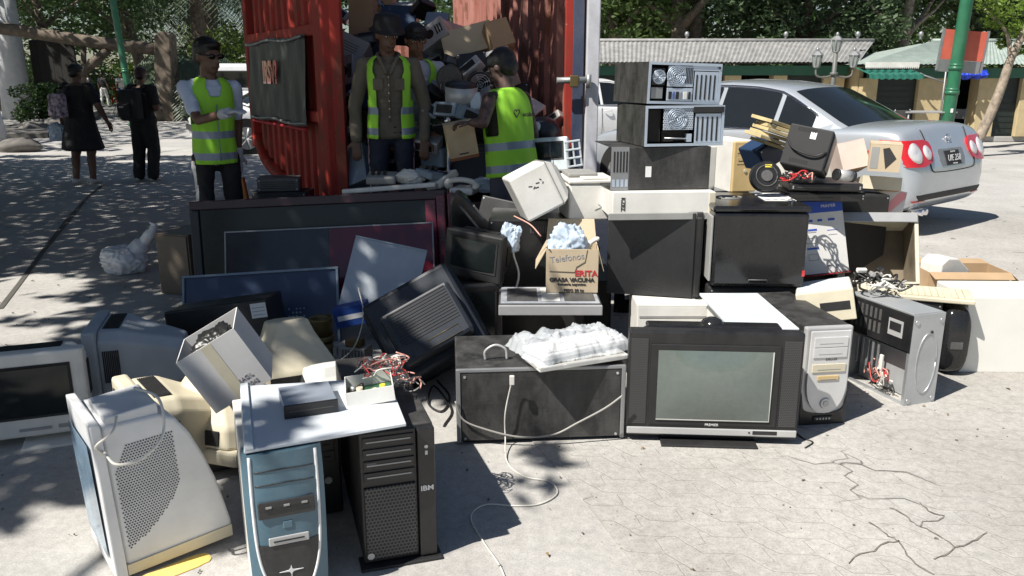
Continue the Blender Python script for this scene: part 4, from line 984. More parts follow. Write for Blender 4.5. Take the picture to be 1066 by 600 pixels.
# ================================================= FRONT OF THE PILE, LEFT SIDE
def up2(px, py, yaw, wd, ptop, d, z0=0.0, h=None):
    """upright box from its front-left base corner (pixel), yaw in degrees, width"""
    O = gz(px, py, z0); x = Vector((cos(R(yaw)), sin(R(yaw)), 0)); y = Vector((-x.y, x.x, 0))
    if h is None: h = at(px, ptop, O.y).z-z0
    M = Matrix((x, y, Vector((0, 0, 1)))).transposed().to_4x4(); M.translation = O+x*wd/2+y*d/2
    return M, wd, h
def F(M, d): return M @ Matrix.Translation((0, -d/2, 0))      # origin on the front plane
# A white monitor on its side with punched vents
M, L, H_ = fr((121, 603, 2.19), (243, 555, 2.42), (103, 418, 2.19), .32); M = M @ Matrix.Translation((-L/2, -.16, 0))
t = thing('computer_monitor', 'big white monitor lying on its side, its punched vent side towards the viewer', 'monitor', M)
H_ = .50
prof = [(.035, .0), (L-.0, .0), (L, .05), (L*.965, .13), (L*.92, .22), (L*.85, .31), (L*.76, .40), (L*.66, .465), (L*.55, .49), (.035, .50)]
def ring(y, s_, dz=0): return [(x if x < .05 else .035+(x-.035)*s_, y, z*s_ if z > 0 else dz) for x, z in prof]
mb = MB(); mb.loft([[(x, y, z) for x, z in [(.035+(a-.035)*s_, .02+(b_-.02)*s_ if b_ > .02 else b_+o) for a, b_ in prof]] for y, s_, o in ((0.02, .94, .012), (.0, 1, .0), (.0, 1, 0.0), (.30, .97, 0), (.36, .9, .01))][1:2]+[[(.035+(a-.035)*1, .012, b_) for a, b_ in prof], [(.035+(a-.035)*.97, .28, b_*.97) for a, b_ in prof], [(.035+(a-.035)*.88, .36, .02+b_*.88) for a, b_ in prof]], 'paleshell')
bd = mb.build('rear_housing', t); bv = bd.modifiers.new('b', 'BEVEL'); bv.width = .022; bv.segments = 4; bv.limit_method = 'ANGLE'; bv.angle_limit = R(12); K['bluescreen'] = mat('blue_reflection_glass', (.22, .32, .42), .1, spec=.8, var=.4, scale=8)
mb = MB(); mb.prism([(-.0, -.004), (.034, -.004), (.034, H_+.01), (.006, H_+.012)], -.012, .30, 'paleshell', bev=.004); mb.build('bezel', t)
mb = MB(); mb.prism([(-.004, .06), (-.0045, .06), (-.0045, .44), (-.004, .44)], .03, .27, 'bluescreen'); mb.build('screen', t)  # blotchy blue in the colour stands for reflections on the screen
mb = MB(); mb.prism([(.036, -.002), (L-.004, -.002), (L-.003, .038), (.036, .034)], -.006, -.0015, 'cream'); mb.build('edge_strip', t)
mb = MB()  # crescent of vent holes
ns = 0
for i in range(60):
    for j in range(60):
        x = .045+i*.0082+(j % 2)*.0041; z = .045+j*.0082
        ca = Vector((x-.02, z-.56)); r_ = ca.length
        inner = sqrt((x+.13)**2+(z-.50)**2) > .235; outer = sqrt((x+.10)**2+(z-.42)**2) < .37
        if inner and outer and z < .425 and x > .05 and x < L*.62 and not (z < .10 and x > .18):
            mb.box((x, -.0012, z), (.0042, .0012, .0042), 'black_matt', rot=(0, pi/4, 0)); ns += 1
o = mb.build('vent_holes', t)
mb = MB(); mb.prism([(.05, H_*.93), (.20, H_*.965), (.20, H_+.025), (.05, H_+.02)], .01, .2, 'paleshell', bev=.004); mb.build('swivel_lug', t)
mb = MB(); mb.tube(curve([(.03, -.02, .43), (.05, -.06, .40), (.12, -.07, .40), (.19, -.05, .45), (.21, .02, .53), (.17, .12, .545)], 8), .0045, 'cable_w', 6)
mb.tube(curve([(.03, -.01, .42), (.01, -.03, .46), (.06, -.03, .49), (.09, .02, .52)], 6), .004, 'cable_w', 6); mb.build('cable', t)

# B beige monitor with a dark screen at the left edge
M, w_, h_ = up((-34, 464), (97, 447), 376, .42, .04)
tm = t = thing('computer_monitor', 'beige monitor with a dark blank screen at the left edge of the picture', 'monitor', F(M, .42)); crt(t, w_, h_, .42, 'offwhite', scr='glass', bw=.052, chin=.03, by=.07)
mb = MB(); mb.box((.02, -.003, .035), (.12, .002, .012), 'greyink'); mb.box((w_/2-.1, -.006, .038), (.05, .006, .016), 'grey', bev=.002); mb.build('control_panel', t)
M2, w2, h2 = up((22, 472), (88, 462), 466, .26, 0.)
mb = MB(); mb.bb(-w2/2, w2/2, 0, .26, 0, .012, 'offwhite', bev=.003).cyl((0, .13, .012), (0, .15, .048), .09, .06, 'offwhite', 20); o = mb.build('swivel_foot', tm); bpy.context.view_layer.update(); o.matrix_parent_inverse = Matrix(); o.matrix_local = tm.matrix_world.inverted() @ F(M2, .26)
# C blue grey monitor seen from the side
def crt_pose(label, px, py, z0, rz, w_, h_, d, shell, rx=0, ry=0, group=None, **k):
    p = gz(px, py, z0); M = pose(p.x, p.y, z0, rz, rx, ry); t = thing('computer_monitor', label, 'monitor', M, group); crt(t, w_, h_, d, shell, **k); return t
K['bluecrt'] = mat('shaded_grey_shell', (.36, .40, .44), .5, dust=.2)
crt_pose('grey monitor with ribbed back standing between the beige monitor and the cream ones', 103, 413, 0, -74, .40, .38, .42, 'bluecrt', back=(.55, .6))
# D cream monitors, tipped over
crt_pose('cream monitor lying face down behind the big white monitor', 165, 455, .43, -12, .42, .36, .36, 'cream', rx=82, back=(.5, .5), bw=.03).matrix_world = pose(-1.13, 3.22, .02, -18, 84)
t = crt_pose('cream yellowish monitor shell squeezed in behind the white monitor, left side', 130, 440, 0, -60, .40, .36, .38, 'cream', back=(.5, .55)); t.matrix_world = pose(-1.45, 2.85, 0, -52)
t = crt_pose('pale cream monitor lying on its back behind the torn white carton', 280, 400, 0, 30, .4, .36, .36, 'cream', rx=70, back=(.45, .5)); t.matrix_world = pose(-1.06, 3.62, .05, 25, 80)
t = crt_pose('white rounded monitor back right of the torn white carton', 300, 420, 0, 30, .3, .28, .3, 'offwhite', rx=60, back=(.5, .5)); t.matrix_world = pose(-.80, 3.2, .03, 35, 75)
# E torn white carton
M, w_, h_ = fr((225, 431, 2.75), (283, 395, 2.80), (184, 378, 2.715), .26)
t = thing('carton', 'torn white carton with a black bag inside, tipped over on the monitors', 'box', F(M, .26)); carton(t, w_, h_, .26, 'card_white', 'card', True, (None, -88, None, None))
mb = MB(); mb.bb(-.02, .02, -.002, -.0006, .0, h_-.002, 'cream'); mb.build('tape', t)
mb = MB(); mb.bb(-w_/2+.006, w_/2-.006, .006, .25, h_*.55, h_*.56, 'gloss'); bk = crumple(w_*.86, .22, h_*.5, 3, 'black', amp=.5).build('bag_lining', t); bk.location = (0, .13, h_*.5)
mb.b.free()
for i, s1 in enumerate(('FRAGIL', '17\" 0042')): text(t, s1, .022, (.04, -.0012, h_*.25-.03*i), 'greyink', name='print')
# G small black speaker grille
M, w_, h_ = up2(218, 492, 18, .13, 432, .14)
t = thing('loudspeaker', 'small black loudspeaker with punched grille below the torn white carton', 'speaker', F(M, .14) @ Matrix.Rotation(R(-8), 4, 'Y'))
mb = MB(); mb.bb(-w_/2, w_/2, 0, .14, 0, .21, 'darkgrey', bev=.01); mb.build('cabinet', t)
K['spk'] = dotmat('black_grille', (.06, .06, .062), pitch=.0075, rough=.5, rad=.36)
mb = MB(); mb.bb(-w_/2+.008, w_/2-.008, -.006, -.0005, .11, .2, 'spk', bev=.003).bb(-w_/2+.008, w_/2-.008, -.006, -.0005, .01, .1, 'spk', bev=.003); mb.build('grille', t)
# F teal tower
K['tealdark'] = mat('dark_insert', (.022, .022, .024), .4, dust=.4, dustc=(.12, .12, .11))
M, w_, h_ = up((264, 634), (345, 616), 474, .44, 0)
t = thing('computer_tower', 'teal blue computer tower with a white curved line around its dark oval insert', 'computer', F(M, .44))
mb = MB(); mb.bb(-w_/2+.004, w_/2-.004, .03, .44, 0, h_-.006, 'offwhite', bev=.004); mb.build('case', t)
mb = MB(); N = 24; rows = []
for j in range(N+1):
    z = h_*j/N; r = []; wk = w_*(.5-.035*(1-z/h_)**2-.02*(z/h_)**6)
    for i in range(13): u = -1+i/6; r.append((u*wk, -.022*(1-u**4)-.004*sin(pi*j/N), z))
    rows.append(r)
mb.loft(rows, 'teal', closed=False, smooth=True)
mb.loft([[(p[0], p[1], p[2]) for p in rows[-1]], [(p[0]*.97, .045, h_+.001) for p in rows[-1]]], 'teal', closed=False)
for e in (0, -1): mb.loft([[r[e] for r in rows], [(r[e][0], .05, r[e][2]) for r in rows]], 'teal', closed=False)
fp = mb.build('front_panel', t)
def surf(x, z): wk = w_*.48; u = max(-1, min(1, x/wk)); return -.022*(1-u**4)-.004*sin(pi*z/h_)
# white U line
U = [(-w_*.40, h_*.985), (-w_*.405, h_*.7), (-w_*.39, h_*.42), (-w_*.33, h_*.24), (-w_*.2, h_*.10), (0, h_*.055)]
U = U+[(-x, z) for x, z in reversed(U[:-1])]
mb = MB(); cc = [(p.x, p.y) for p in curve([(a, b_, 0) for a, b_ in U], 6)]
mb.tube([(x, surf(x, z)-.001, z) for x, z in cc], .0048, 'whiteink', 6); mb.build('line', fp)
mb = MB(); R_ = 16; inner = lambda z: w_*(.385 if z > h_*.42 else .385*sqrt(max(0, 1-((h_*.42-z)/(h_*.345))**2)))
rows = []
for j in range(R_+1):
    z = h_*.085+(h_*.44-h_*.085)*j/R_+0; rows.append([(x, surf(x, z)-.0022, z+.03*h_*(1-abs(x)/w_*2)*(1 if j == R_ else 0)*-1) for x in [inner(z)*k/6 for k in range(-6, 7)]])
mb.loft(rows, 'tealdark', closed=False); mb.build('dark_insert', fp)
mb = MB(); mb.box((0, -.0275, h_*.655), (w_*.70, .008, .052), 'tealdark', bev=.004); bay = mb.build('drive_bay', fp)
mb = MB(); mb.box((0, -.033, h_*.66), (w_*.55, .003, .003), 'black_matt'); mb.build('slot', bay)
for k, sx in enumerate((-.22, 0, .22)): mb = MB(); mb.box((sx*w_, -.0325, h_*.675), (.016, .002, .006), 'grey'); mb.build('button', bay)
for zz in (.80, .885): 
    mb = MB(); mb.tube([(x, surf(x, h_*zz)-.0005, h_*zz+.006*(1-(x/w_*2)**2)) for x in [w_*.36*k/8 for k in range(-8, 9)]], .0022, 'tealdark', 4); mb.build('groove', fp)
mb = MB(); mb.box((0, -.0285, h_*.45), (w_*.5, .006, .026), 'silver', bev=.003).box((0, -.032, h_*.45), (w_*.38, .002, .004), 'black_matt'); mb.build('floppy_slot', fp)
mb = MB(); mb.box((.0, -.0255, h_*.545), (.028, .006, .024), 'teal', bev=.004); mb.build('reset_button', fp)
mb = MB(); c0 = (0, h_*.24); st = []
for k in range(16): a = k*pi/8; r_ = (.034 if k % 8 == 0 else .018 if k % 8 == 4 else .007)+0; st.append((c0[0]+r_*cos(a), c0[1]+r_*sin(a)))
mb.prism(st, -.0285, -.026, 'whiteink').ell((0, -.0285, h_*.185), (.005, .003, .009), 'whiteink'); mb.build('emblem', fp)
TZ = h_
# IBM server
M, w_, h_ = up((380, 591), (455, 578), 452, .70, 0)
t = thing('server_tower', 'heavy black server tower with honeycomb front grille', 'server', F(M, .70))
mb = MB(); mb.bb(-w_/2, w_/2, .02, .70, 0.01, h_, 'black_dusty', bev=.004); mb.build('case', t)
mb = MB(); mb.bb(w_/2-.055, w_/2, -.012, .0195, .012, h_-.002, 'black', bev=.006).bb(-w_/2, w_/2-.0555, .0, .0195, .012, h_-.002, 'black', bev=.004); fp = mb.build('front_panel', t)
K['honey'] = dotmat('honeycomb_grille', (.075, .075, .078), (.004, .004, .004), pitch=.0115, rad=.40)
mb = MB(); mb.bb(-w_/2+.008, w_/2-.062, -.008, -.0005, .025, h_*.60, 'honey', bev=.004); mb.build('grille', fp)
for z0_, z1_ in ((h_*.90, h_*.965), (h_*.815, h_*.88), (h_*.73, h_*.795), (h_*.64, h_*.71)):
    mb = MB(); mb.bb(-w_/2+.01, w_/2-.064, -.005, -.0005, z0_, z1_, 'black', bev=.002).bb(-w_/2+.02, w_/2-.075, -.007, -.0052, (z0_+z1_)/2-.002, (z0_+z1_)/2+.002, 'steel_dark'); mb.build('drive_bay', fp)
mb = MB(); mb.bb(-w_/2+.02, -w_/2+.05, -.0062, -.0052, h_*.765, h_*.785, 'darkgrey'); mb.build('badge', fp)
text(fp, 'IBM', .024, (w_/2-.028, -.0132, h_*.55), 'whiteink', name='lettering', sx=1.1, bold=.0004)
mb = MB(); mb.cyl((-w_/2+.02, -.008, .04), (-w_/2+.02, -.0095, .04), .011, m='silver', n=14); mb.build('round_sticker', fp)
mb = MB(); mb.cyl((w_/2-.028, -.012, h_*.86), (w_/2-.028, -.0145, h_*.86), .006, m='silver', n=10).bb(w_/2-.032, w_/2-.024, -.014, -.012, h_*.8, h_*.83, 'silver'); mb.build('key_lock', fp)
mb = MB(); mb.bb(-w_/2-.014, w_/2+.014, -.03, .05, 0, .0095, 'black_matt', bev=.003); mb.build('foot', t)
SZ = h_
# panel lying across both towers
zp = max(TZ, SZ)+.006
q = [gz(*c, zp) for c in ((254, 473), (423, 444), (404, 396), (250, 405))]
K['panelwhite'] = mat('white_painted_steel', (.57, .61, .65), .42, var=.05, dust=.25, dustc=(.42, .42, .42))
mb = MB(); mb.prism([(p.x, p.y) for p in q], zp, zp+.01, 'panelwhite', 'z', bev=.002)
e = (q[3]-q[0]).normalized(); n_ = Vector((e.y, -e.x, 0))*.02
pz = solo(mb, 'case_side_panel', 'white painted steel side panel laid across the teal tower and the black server', 'panel')
mb = MB(); mb.prism([(p.x, p.y) for p in (q[0]+n_*.1, q[0]+n_*1.3, q[3]+n_*1.3, q[3]+n_*.1)], zp+.0102, zp+.02, 'bluewhite', 'z', bev=.002); mb.build('flange', pz)
# optical drive
zd = zp+.011; a0, a1, a2 = gz(297, 437, zd), gz(352, 429, zd), gz(293, 408, zd)
def flat(a0, a1, d): 
    x = (a1-a0); w_ = x.length; x.normalize(); y = Vector((-x.y, x.x, 0)); M = Matrix((x, y, Vector((0, 0, 1)))).transposed().to_4x4(); M.translation = a0+x*w_/2; return M, w_
M, w_ = flat(a0, a1, .17)
K['bluesteel'] = mat('bluish_steel', (.42, .48, .56), .4, metal=.5, dust=.2)
t = thing('optical_drive', 'black and silver disc drive lying on the white side panel', 'drive', M)
mb = MB(); mb.bb(-w_/2, w_/2, .008, .17, .001, .04, 'bluesteel', bev=.002); mb.build('case', t)
mb = MB(); mb.bb(-w_/2-.002, w_/2+.002, 0, .0078, 0, .042, 'black', bev=.002).bb(-w_/2+.012, w_/2-.012, -.001, 0, .02, .022, 'darkgrey'); mb.build('front_panel', t)
# open power supply with cables
p = gz(378, 422, zd); t = thing('power_supply', 'opened white power supply box with its circuit board bare, right of the disc drive', 'power supply', pose(p.x+.01, p.y+.08, zd, 12, ry=-6))
mb = MB(); hw, hd = .075, .075
mb.bb(-hw, hw, -hd, hd, 0, .003, 'white').bb(-hw, -hw+.003, -hd, hd, .003, .05, 'white').bb(hw-.003, hw, -hd, hd, .003, .05, 'white').bb(-hw+.003, hw-.003, -hd, -hd+.003, .003, .05, 'white').bb(-hw+.003, hw-.003, hd-.003, hd, .003, .05, 'white'); mb.build('case', t)
mb = MB(); mb.bb(-hw+.006, hw-.006, -hd+.006, hd-.006, .008, .011, 'pcb'); bo = mb.build('circuit_board', t); rnd = random.Random(4)
for k in range(14):
    mb = MB(); x, y = rnd.uniform(-.06, .06), rnd.uniform(-.06, .06); mb.cyl((x, y, .0112), (x, y, .02+rnd.random()*.025), .006+rnd.random()*.006, m=rnd.choice(['black', 'steel', 'brass', 'yellow_l' if 0 else 'ylabel', 'cream']), n=10); mb.build('component', bo)
p = gz(392, 398, zd)
tangle('wire_bundle', 'knot of red, white and yellow wires spilling from the opened power supply', Vector((p.x+.02, p.y, zd+.03)), .085, 17, ['cable_r', 'cable_o', 'cable_w', 'cable_w', 'cable_o', 'cable_k', 'cable_w', 'cable_y'], 11, .06, .0025, 'wires')
p = gz(425, 405, SZ); tangle('wire_loop', 'loose pinkish wires hanging over the back of the black server', Vector((p.x, p.y, SZ)), .07, 8, ['cable_o', 'cable_w', 'cable_g'], 12, .06, .0026, 'wires')
# black case added to read as the shadow gap between the towers
M, w_, h_ = up((345, 590), (378, 583), 470, .5, 0); t = thing('computer_tower', 'black case added as the dark shadow gap between the teal tower and the server', 'computer', F(M, .5) @ Matrix.Translation((0, .34, 0))); tower(t, w_*.95, .32, .45, bays=2)
# ================================================= LEFT MIDDLE
# H black CRT TV with back to us
M, w_, h_ = fr((420, 402, 3.62), (508, 352, 3.72), (378, 318, 3.8), .36)
t = thing('television', 'bulky black television tipped on edge, slotted back towards the viewer', 'television', F(M, .36)); K['blueblack'] = mat('blue_black_plastic', (.012, .016, .024), .42, dust=.3, dustc=(.04, .05, .065))
mb = MB(); mb.bb(-w_/2-.03, w_/2+.03, .2, .30, 0, h_+.02, 'blueblack', bev=.02); mb.build('bezel', t)
mb = MB(); mb.box((0, .1, h_/2), (w_, .2, h_), 'blueblack', bev=.02).box((.01, -.06, h_*.42), (w_*.8, .12, h_*.62), 'blueblack', bev=.02); bk = mb.build('rear_housing', t)
for k in range(12): mb = MB(); mb.bb(-w_*.30, w_*.36, -.1225, -.1195, h_*(.32+.033*k), h_*(.333+.033*k), 'black_matt'); mb.build('vent_slot', bk)
mb = MB(); mb.tube([(x, -.1215, z) for x, z in ((-w_*.05, h_*.16), (w_*.3, h_*.16), (w_*.3, h_*.25), (-w_*.05, h_*.25), (-w_*.05, h_*.16))], .0015, 'brass', 4); mb.build('label_frame', bk)
# big rear projection tv
M, w_, h_ = fr((204, 309, 5.2), (468, 297, 5.2), (197, 210, 5.3), .30)
t = thing('television', 'very wide black flat television with dark red right edge, leaning at the back', 'television', F(M, .3))
mb = MB(); mb.bb(-w_/2, w_/2, .03, .22, 0, h_, 'black', bev=.01); mb.build('cabinet', t)
K['darkmaroon'] = mat('dark_maroon_plastic', (.03, .010, .016), .3, dust=.3, dustc=(.08, .05, .06)); b_ = .06; mb = MB(); mb.bb(-w_/2, w_/2, 0, .0295, h_-b_, h_, 'darkmaroon', bev=.006).bb(-w_/2, -w_/2+b_, 0, .0295, 0, h_-b_-.001, 'blueblack', bev=.006).bb(w_/2-b_*2.2, w_/2-b_-.002, 0, .0295, 0, h_-b_-.001, 'maroon', bev=.006); mb.build('frame', t)
mb = MB(); mb.bb(-w_/2+b_+.002, w_/2-b_*2.2-.002, .018, .026, 0, h_-b_-.002, 'glass'); mb.build('screen', t)
mb = MB(); mb.bb(w_/2-b_+.002, w_/2, -.01, .0295, 0, h_-.03, 'maroon', bev=.008); mb.build('side_trim', t)
mb = MB(); mb.bb(w_/2+.012, w_/2+.06, .0, .06, .02, h_-.02, 'maroon', bev=.01); mb.build('speaker_strip', t)
# smoked glass panel
M, w_, h_ = fr((236, 312, 4.92), (452, 302, 4.92), (230, 243, 5.06), .02)
K['smoke'] = mat('smoked_glass', (.018, .022, .028), .1, spec=.5, var=.5, scale=2.5, dust=.3, dustc=(.06, .07, .08), dscale=2)
K['plum'] = mat('plum_reflection', (.11, .014, .03), .14, spec=.5, var=.4, scale=3)  # reddish reflections in the glass, put into the colour of its right half
t = thing('glass_panel', 'smoked glass panel, plum reflection painted on its right half, in front of the wide television', 'panel', F(M, .02))
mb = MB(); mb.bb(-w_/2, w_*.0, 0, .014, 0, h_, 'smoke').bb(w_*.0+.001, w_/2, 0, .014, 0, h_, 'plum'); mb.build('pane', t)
mb = MB(); mb.bb(-w_/2-.008, -w_/2-.0005, -.003, .018, 0, h_+.008, 'steel_dark').bb(w_/2+.0005, w_/2+.008, -.003, .018, 0, h_+.008, 'steel_dark').bb(-w_/2, w_/2, -.003, .018, h_+.0005, h_+.008, 'steel_dark'); mb.build('frame', t)
# navy flat panel
M, w_, h_ = fr((190, 372, 4.5), (354, 362, 4.5), (188, 288, 4.68), .05)
t = thing('flat_screen', 'large dark blue flat back panel of a screen with a thin pale rim', 'panel', F(M, .05))
mb = MB(); mb.bb(-w_/2, w_/2, .012, .05, 0, h_, 'navy', bev=.004); mb.build('back_sheet', t)
mb = MB(); r_ = .012; mb.bb(-w_/2-.002, w_/2+.002, 0, .0115, h_-r_, h_+.002, 'bluegrey', bev=.002).bb(-w_/2-.002, -w_/2+r_, 0, .0115, 0, h_-r_-.0005, 'bluegrey', bev=.002).bb(w_/2-r_, w_/2+.002, 0, .0115, 0, h_-r_-.0005, 'bluegrey', bev=.002); mb.build('rim', t)
for i in range(5):
    for j in range(3): 
        if (i*3+j) % 4 != 1: mb = MB(); mb.cyl((w_*.18+i*.022, .0125, h_*.42+j*.022), (w_*.18+i*.022, .0105, h_*.42+j*.022), .006, m='bluegrey', n=8); mb.build('screw', t)
# black box with sticker
M, w_, h_ = fr((178, 366, 4.1), (284, 352, 4.1), (174, 325, 4.12), .28)
t = thing('video_recorder', 'black box shaped device with a white sticker, leaning on the dark blue panel', 'device', F(M, .28)); 
mb = MB(); mb.bb(-w_/2, w_/2, 0, .28, 0, h_, 'black', bev=.01); mb.build('case', t)
mb = MB(); mb.bb(w_*.34, w_*.49, -.0012, -.0002, h_*.55, h_*.92, 'label'); mb.build('sticker', t)
for k in range(3): mb = MB(); mb.bb(w_*.355, w_*.475, -.0018, -.0013, h_*(.62+.09*k), h_*(.635+.09*k), 'greyink'); mb.build('print', t)
# grey sheet
M, w_, h_ = fr((349, 330, 4.5), (425, 346, 4.48), (374, 246, 4.72), .01)
K['sheet'] = mat('grey_blue_sheet', (.42, .46, .50), .45, metal=.2, dust=.45, dustc=(.6, .6, .62), dscale=4)
mb = MB(); mb.bb(-w_/2, w_/2, 0, .006, 0, h_, 'sheet', bev=.001).bb(-w_/2, w_/2, -.006, -.0005, h_-.008, h_, 'sheet').bb(w_/2-.008, w_/2, -.006, -.0005, 0, h_-.009, 'sheet'); solo(mb, 'metal_sheet', 'pale grey blue metal sheet leaning at an angle on the glass panel', 'sheet', F(M, .01))
M, w_, h_ = fr((351, 343, 4.3), (385, 336, 4.3), (350, 322, 4.3), .1)
t = thing('carton', 'small blue printed carton below the pale metal sheet', 'box', F(M, .1)); K['bluecard'] = mat('blue_card', (.02, .07, .3), .5, var=.3)
mb = MB(); mb.bb(-w_/2, w_/2, 0, .1, 0, h_, 'bluecard', bev=.003); mb.build('box', t); mb = MB(); mb.bb(-w_*.4, w_*.4, -.001, 0.-.0002, h_*.35, h_*.6, 'whiteink'); mb.build('print', t)
# brass canister
p = gz(337, 384); t = thing('motor_canister', 'tarnished brass coloured motor canister with an open ring top', 'motor', p)
mb = MB(); mb.cyl((0, 0, 0), (0, 0, .15), .062, .058, 'brass', 24).cyl((0, 0, .16), (0, 0, .19), .066, .066, 'brass', 24); mb.build('body', t)
mb = MB(); N = 28; rr = lambda r_, z: [(r_*cos(a), r_*sin(a), z) for a in [k*2*pi/N for k in range(N)]]
mb.loft([rr(.056, .191), rr(.06, .27), rr(.064, .28), rr(.056, .285), rr(.05, .27), rr(.048, .2)], 'brass', cap=(True, True), smooth=True); mb.build('collar', t)
mb = MB(); mb.box((-.07, 0, .08), (.02, .05, .06), 'steel_dark', bev=.003).box((.07, -.01, .1), (.02, .04, .05), 'steel_dark', bev=.003); mb.build('bracket', t)
p = gz(372, 385); t = thing('transformer', 'greenish transformer block with bare metal plates right of the brass canister', 'transformer', Matrix.Translation(p) @ Matrix.Rotation(R(-15), 4, 'Z'))
mb = MB(); mb.box((0, 0, .07), (.14, .1, .13), 'grey', bev=.004); mb.build('housing', t)
for k in range(7): mb = MB(); mb.box((-.055+.018*k, -.057, .08), (.006, .012, .09), 'steel_dark'); mb.build('cooling_fin', t)
mb = MB(); mb.box((0, -.01, .155), (.09, .06, .04), 'brass', bev=.006); mb.build('coil', t)
mb = MB(); mb.tube(curve([(-.2, -.05, .02), (-.08, -.08, .06), (.02, -.06, .15), (.05, 0, .3), (-.02, .1, .42)], 8), .004, 'cable_w', 5); mb.build('cable', t)
# filler electronics under the gap between canister and server
for lab, px, py, yaw, w_, h_, d, m in (('flat black keyboard tray lying behind the disc drive', 310, 425, 10, .3, .06, .2, 'darkgrey'), ('dark circuit housing between transformer and black television', 395, 400, -20, .22, .1, .2, 'black')):
    M, a_, _ = up2(px, py, yaw, w_, 0, d, 0, h_); t = thing('device_housing', lab, 'device', F(M, d)); mb = MB(); mb.bb(-w_/2, w_/2, 0, d, 0, h_, m, bev=.008); mb.build('case', t)
    mb = MB(); [mb.bb(-w_*.4+i*w_*.1, -w_*.4+i*w_*.1+.004, .02, d-.02, h_+.0002, h_+.001, 'black_matt') for i in range(9)]; mb.build('vent_slots', t)
# wooden cabinet and bag
M, w_, h_ = up((167, 306), (201, 309), 243, .36, 0)
t = thing('speaker_cabinet', 'brown veneer cabinet standing left of the wide television', 'cabinet', F(M, .36)); mb = MB(); mb.bb(-w_/2, w_/2, .01, .36, 0, h_, 'brown', bev=.004); mb.build('case', t)
mb = MB(); mb.bb(-w_/2+.012, w_/2-.012, 0, .0095, .012, h_-.012, 'brown', bev=.002); mb.build('front_board', t)
p = gz(130, 284); mb = crumple(.36, .3, .22, 5, 'bag'); 
q = mb; q.tube(curve([(.08, 0, .15), (.17, .02, .24), (.25, .0, .33), (.27, .02, .38)], 5), [.07]*5+[.045]*5+[.03]*5+[.05], 'bag', 12)
solo(q, 'plastic_bag', 'thin white plastic bag lying on the ground left of the brown cabinet', 'bag', p)

# ================================================= CENTRE
# black cabinet speaker
M, w_, h_ = up((476, 464), (649, 458), 386, .46, 0)
t = thing('speaker_case', 'long dusty black loudspeaker case lying down, with metal edge and carrying handle', 'speaker', F(M, .46))
mb = MB(); mb.bb(-w_/2, w_/2, .012, .46, 0.012, h_, 'black_dusty', bev=.006); mb.build('case', t)
mb = MB(); mb.bb(-w_/2+.02, w_/2-.02, 0, .0115, .02, h_-.012, 'black_dusty', bev=.002); mb.build('front_board', t)
for x in (-1, 1): mb = MB(); mb.bb(x*(w_/2-.0085)-.009, x*(w_/2-.0085)+.009, -.004, .016, .012, h_+.003, 'steel_dark', bev=.003); mb.build('edge_trim', t)
mb = MB(); mb.bb(-w_/2+.001, w_/2-.001, -.003, .014, h_-.011, h_+.004, 'steel_dark', bev=.003); mb.build('top_trim', t)
mb = MB(); mb.tube(curve([(-w_*.32, .12, h_), (-w_*.32, .12, h_+.04), (-w_*.26, .12, h_+.065), (-w_*.20, .12, h_+.045), (-w_*.19, .12, h_)], 6), .006, 'silver', 8); mb.build('handle', t)
for x in (-1, 1):
    for z in (.03, h_-.03): mb = MB(); mb.cyl((x*(w_/2-.035), -.0005, z), (x*(w_/2-.035), -.003, z), .006, m='steel', n=8); mb.build('screw', t)
for x in (-1, 1): mb = MB(); mb.bb(x*w_*.42-.03, x*w_*.42+.03, .03, .4, 0, .0115, 'rubber'); mb.build('foot', t)
CZ = h_
# keyboards
z = CZ+.02
A_, B_, Cc = gz(527, 357, z), gz(561, 389, z), gz(655, 374, z)
x = (Cc-B_); kw = x.length; x.normalize(); y = Vector((-x.y, x.x, 0)); kd = .17; M = Matrix((x, y, Vector((0, 0, 1)))).transposed().to_4x4(); M.translation = B_+x*kw/2
def keyboard(t, w_, d, body='white', key='offwhite', rows=5, cols=17):
    mb = MB(); mb.box((0, d/2, .012), (w_, d, .022), body, bev=.005); mb.build('case', t)
    mb = MB(); kw = (w_-.03)/cols; kd = (d-.045)/rows
    for i in range(cols):
        for j in range(rows):
            if i in (13,) : continue
            mb.box((-w_/2+.015+kw*(i+.5), .015+kd*(j+.5), .027), (kw*.86, kd*.84, .009), key, bev=.0015, seg=1)
    mb.build('keys', t)
t = thing('keyboard', 'white keyboard jutting over the front edge of the black loudspeaker case', 'keyboard', M @ Matrix.Rotation(R(2), 4, 'X')); keyboard(t, kw*.98, .17)
t2 = thing('keyboard', 'upper white keyboard wrapped in clear film on top of another keyboard', 'keyboard', M @ pose(.02, .03, .045, 8)); keyboard(t2, kw, .16)
K['film2'] = mat('crinkled_clear_film', (.80, .84, .88), .14, spec=.8, var=.05, alpha=.45)
mb = MB(); q = bmesh.ops.create_grid(mb.b, x_segments=60, y_segments=36, size=1); mb._new(mb.b.faces[:], 'film2', False)
for v in mb.b.verts:
    u, w2 = v.co.x, v.co.y; e = max(abs(u)**1.5, abs(w2)); q_ = Vector((u*3+.6*noise.noise(Vector((u*3, w2*3, 8))), w2*1.6+.5*noise.noise(Vector((u*2, w2*3, 5))), 1))
    cr = abs(noise.noise(q_*1.6))*.9+abs(noise.noise(q_*3.7))*.45+abs(noise.noise(q_*8))*.2
    zz_ = .058*(1-max(0, (e-.7)/.3)**2)+.035*(cr-.25)
    v.co = Vector((u*(kw*.56+.02*noise.noise(Vector((w2*3, 0, 2)))), .11+w2*(.15+.03*noise.noise(Vector((u*3, 5, 2)))), max(.036, zz_+.03)))
for f in mb.b.faces: f.smooth = True
solo(mb, 'film_wrap', 'crinkled clear plastic film wrapped over the white keyboards', 'plastic film', M @ pose(.01, .03, .0, 4))
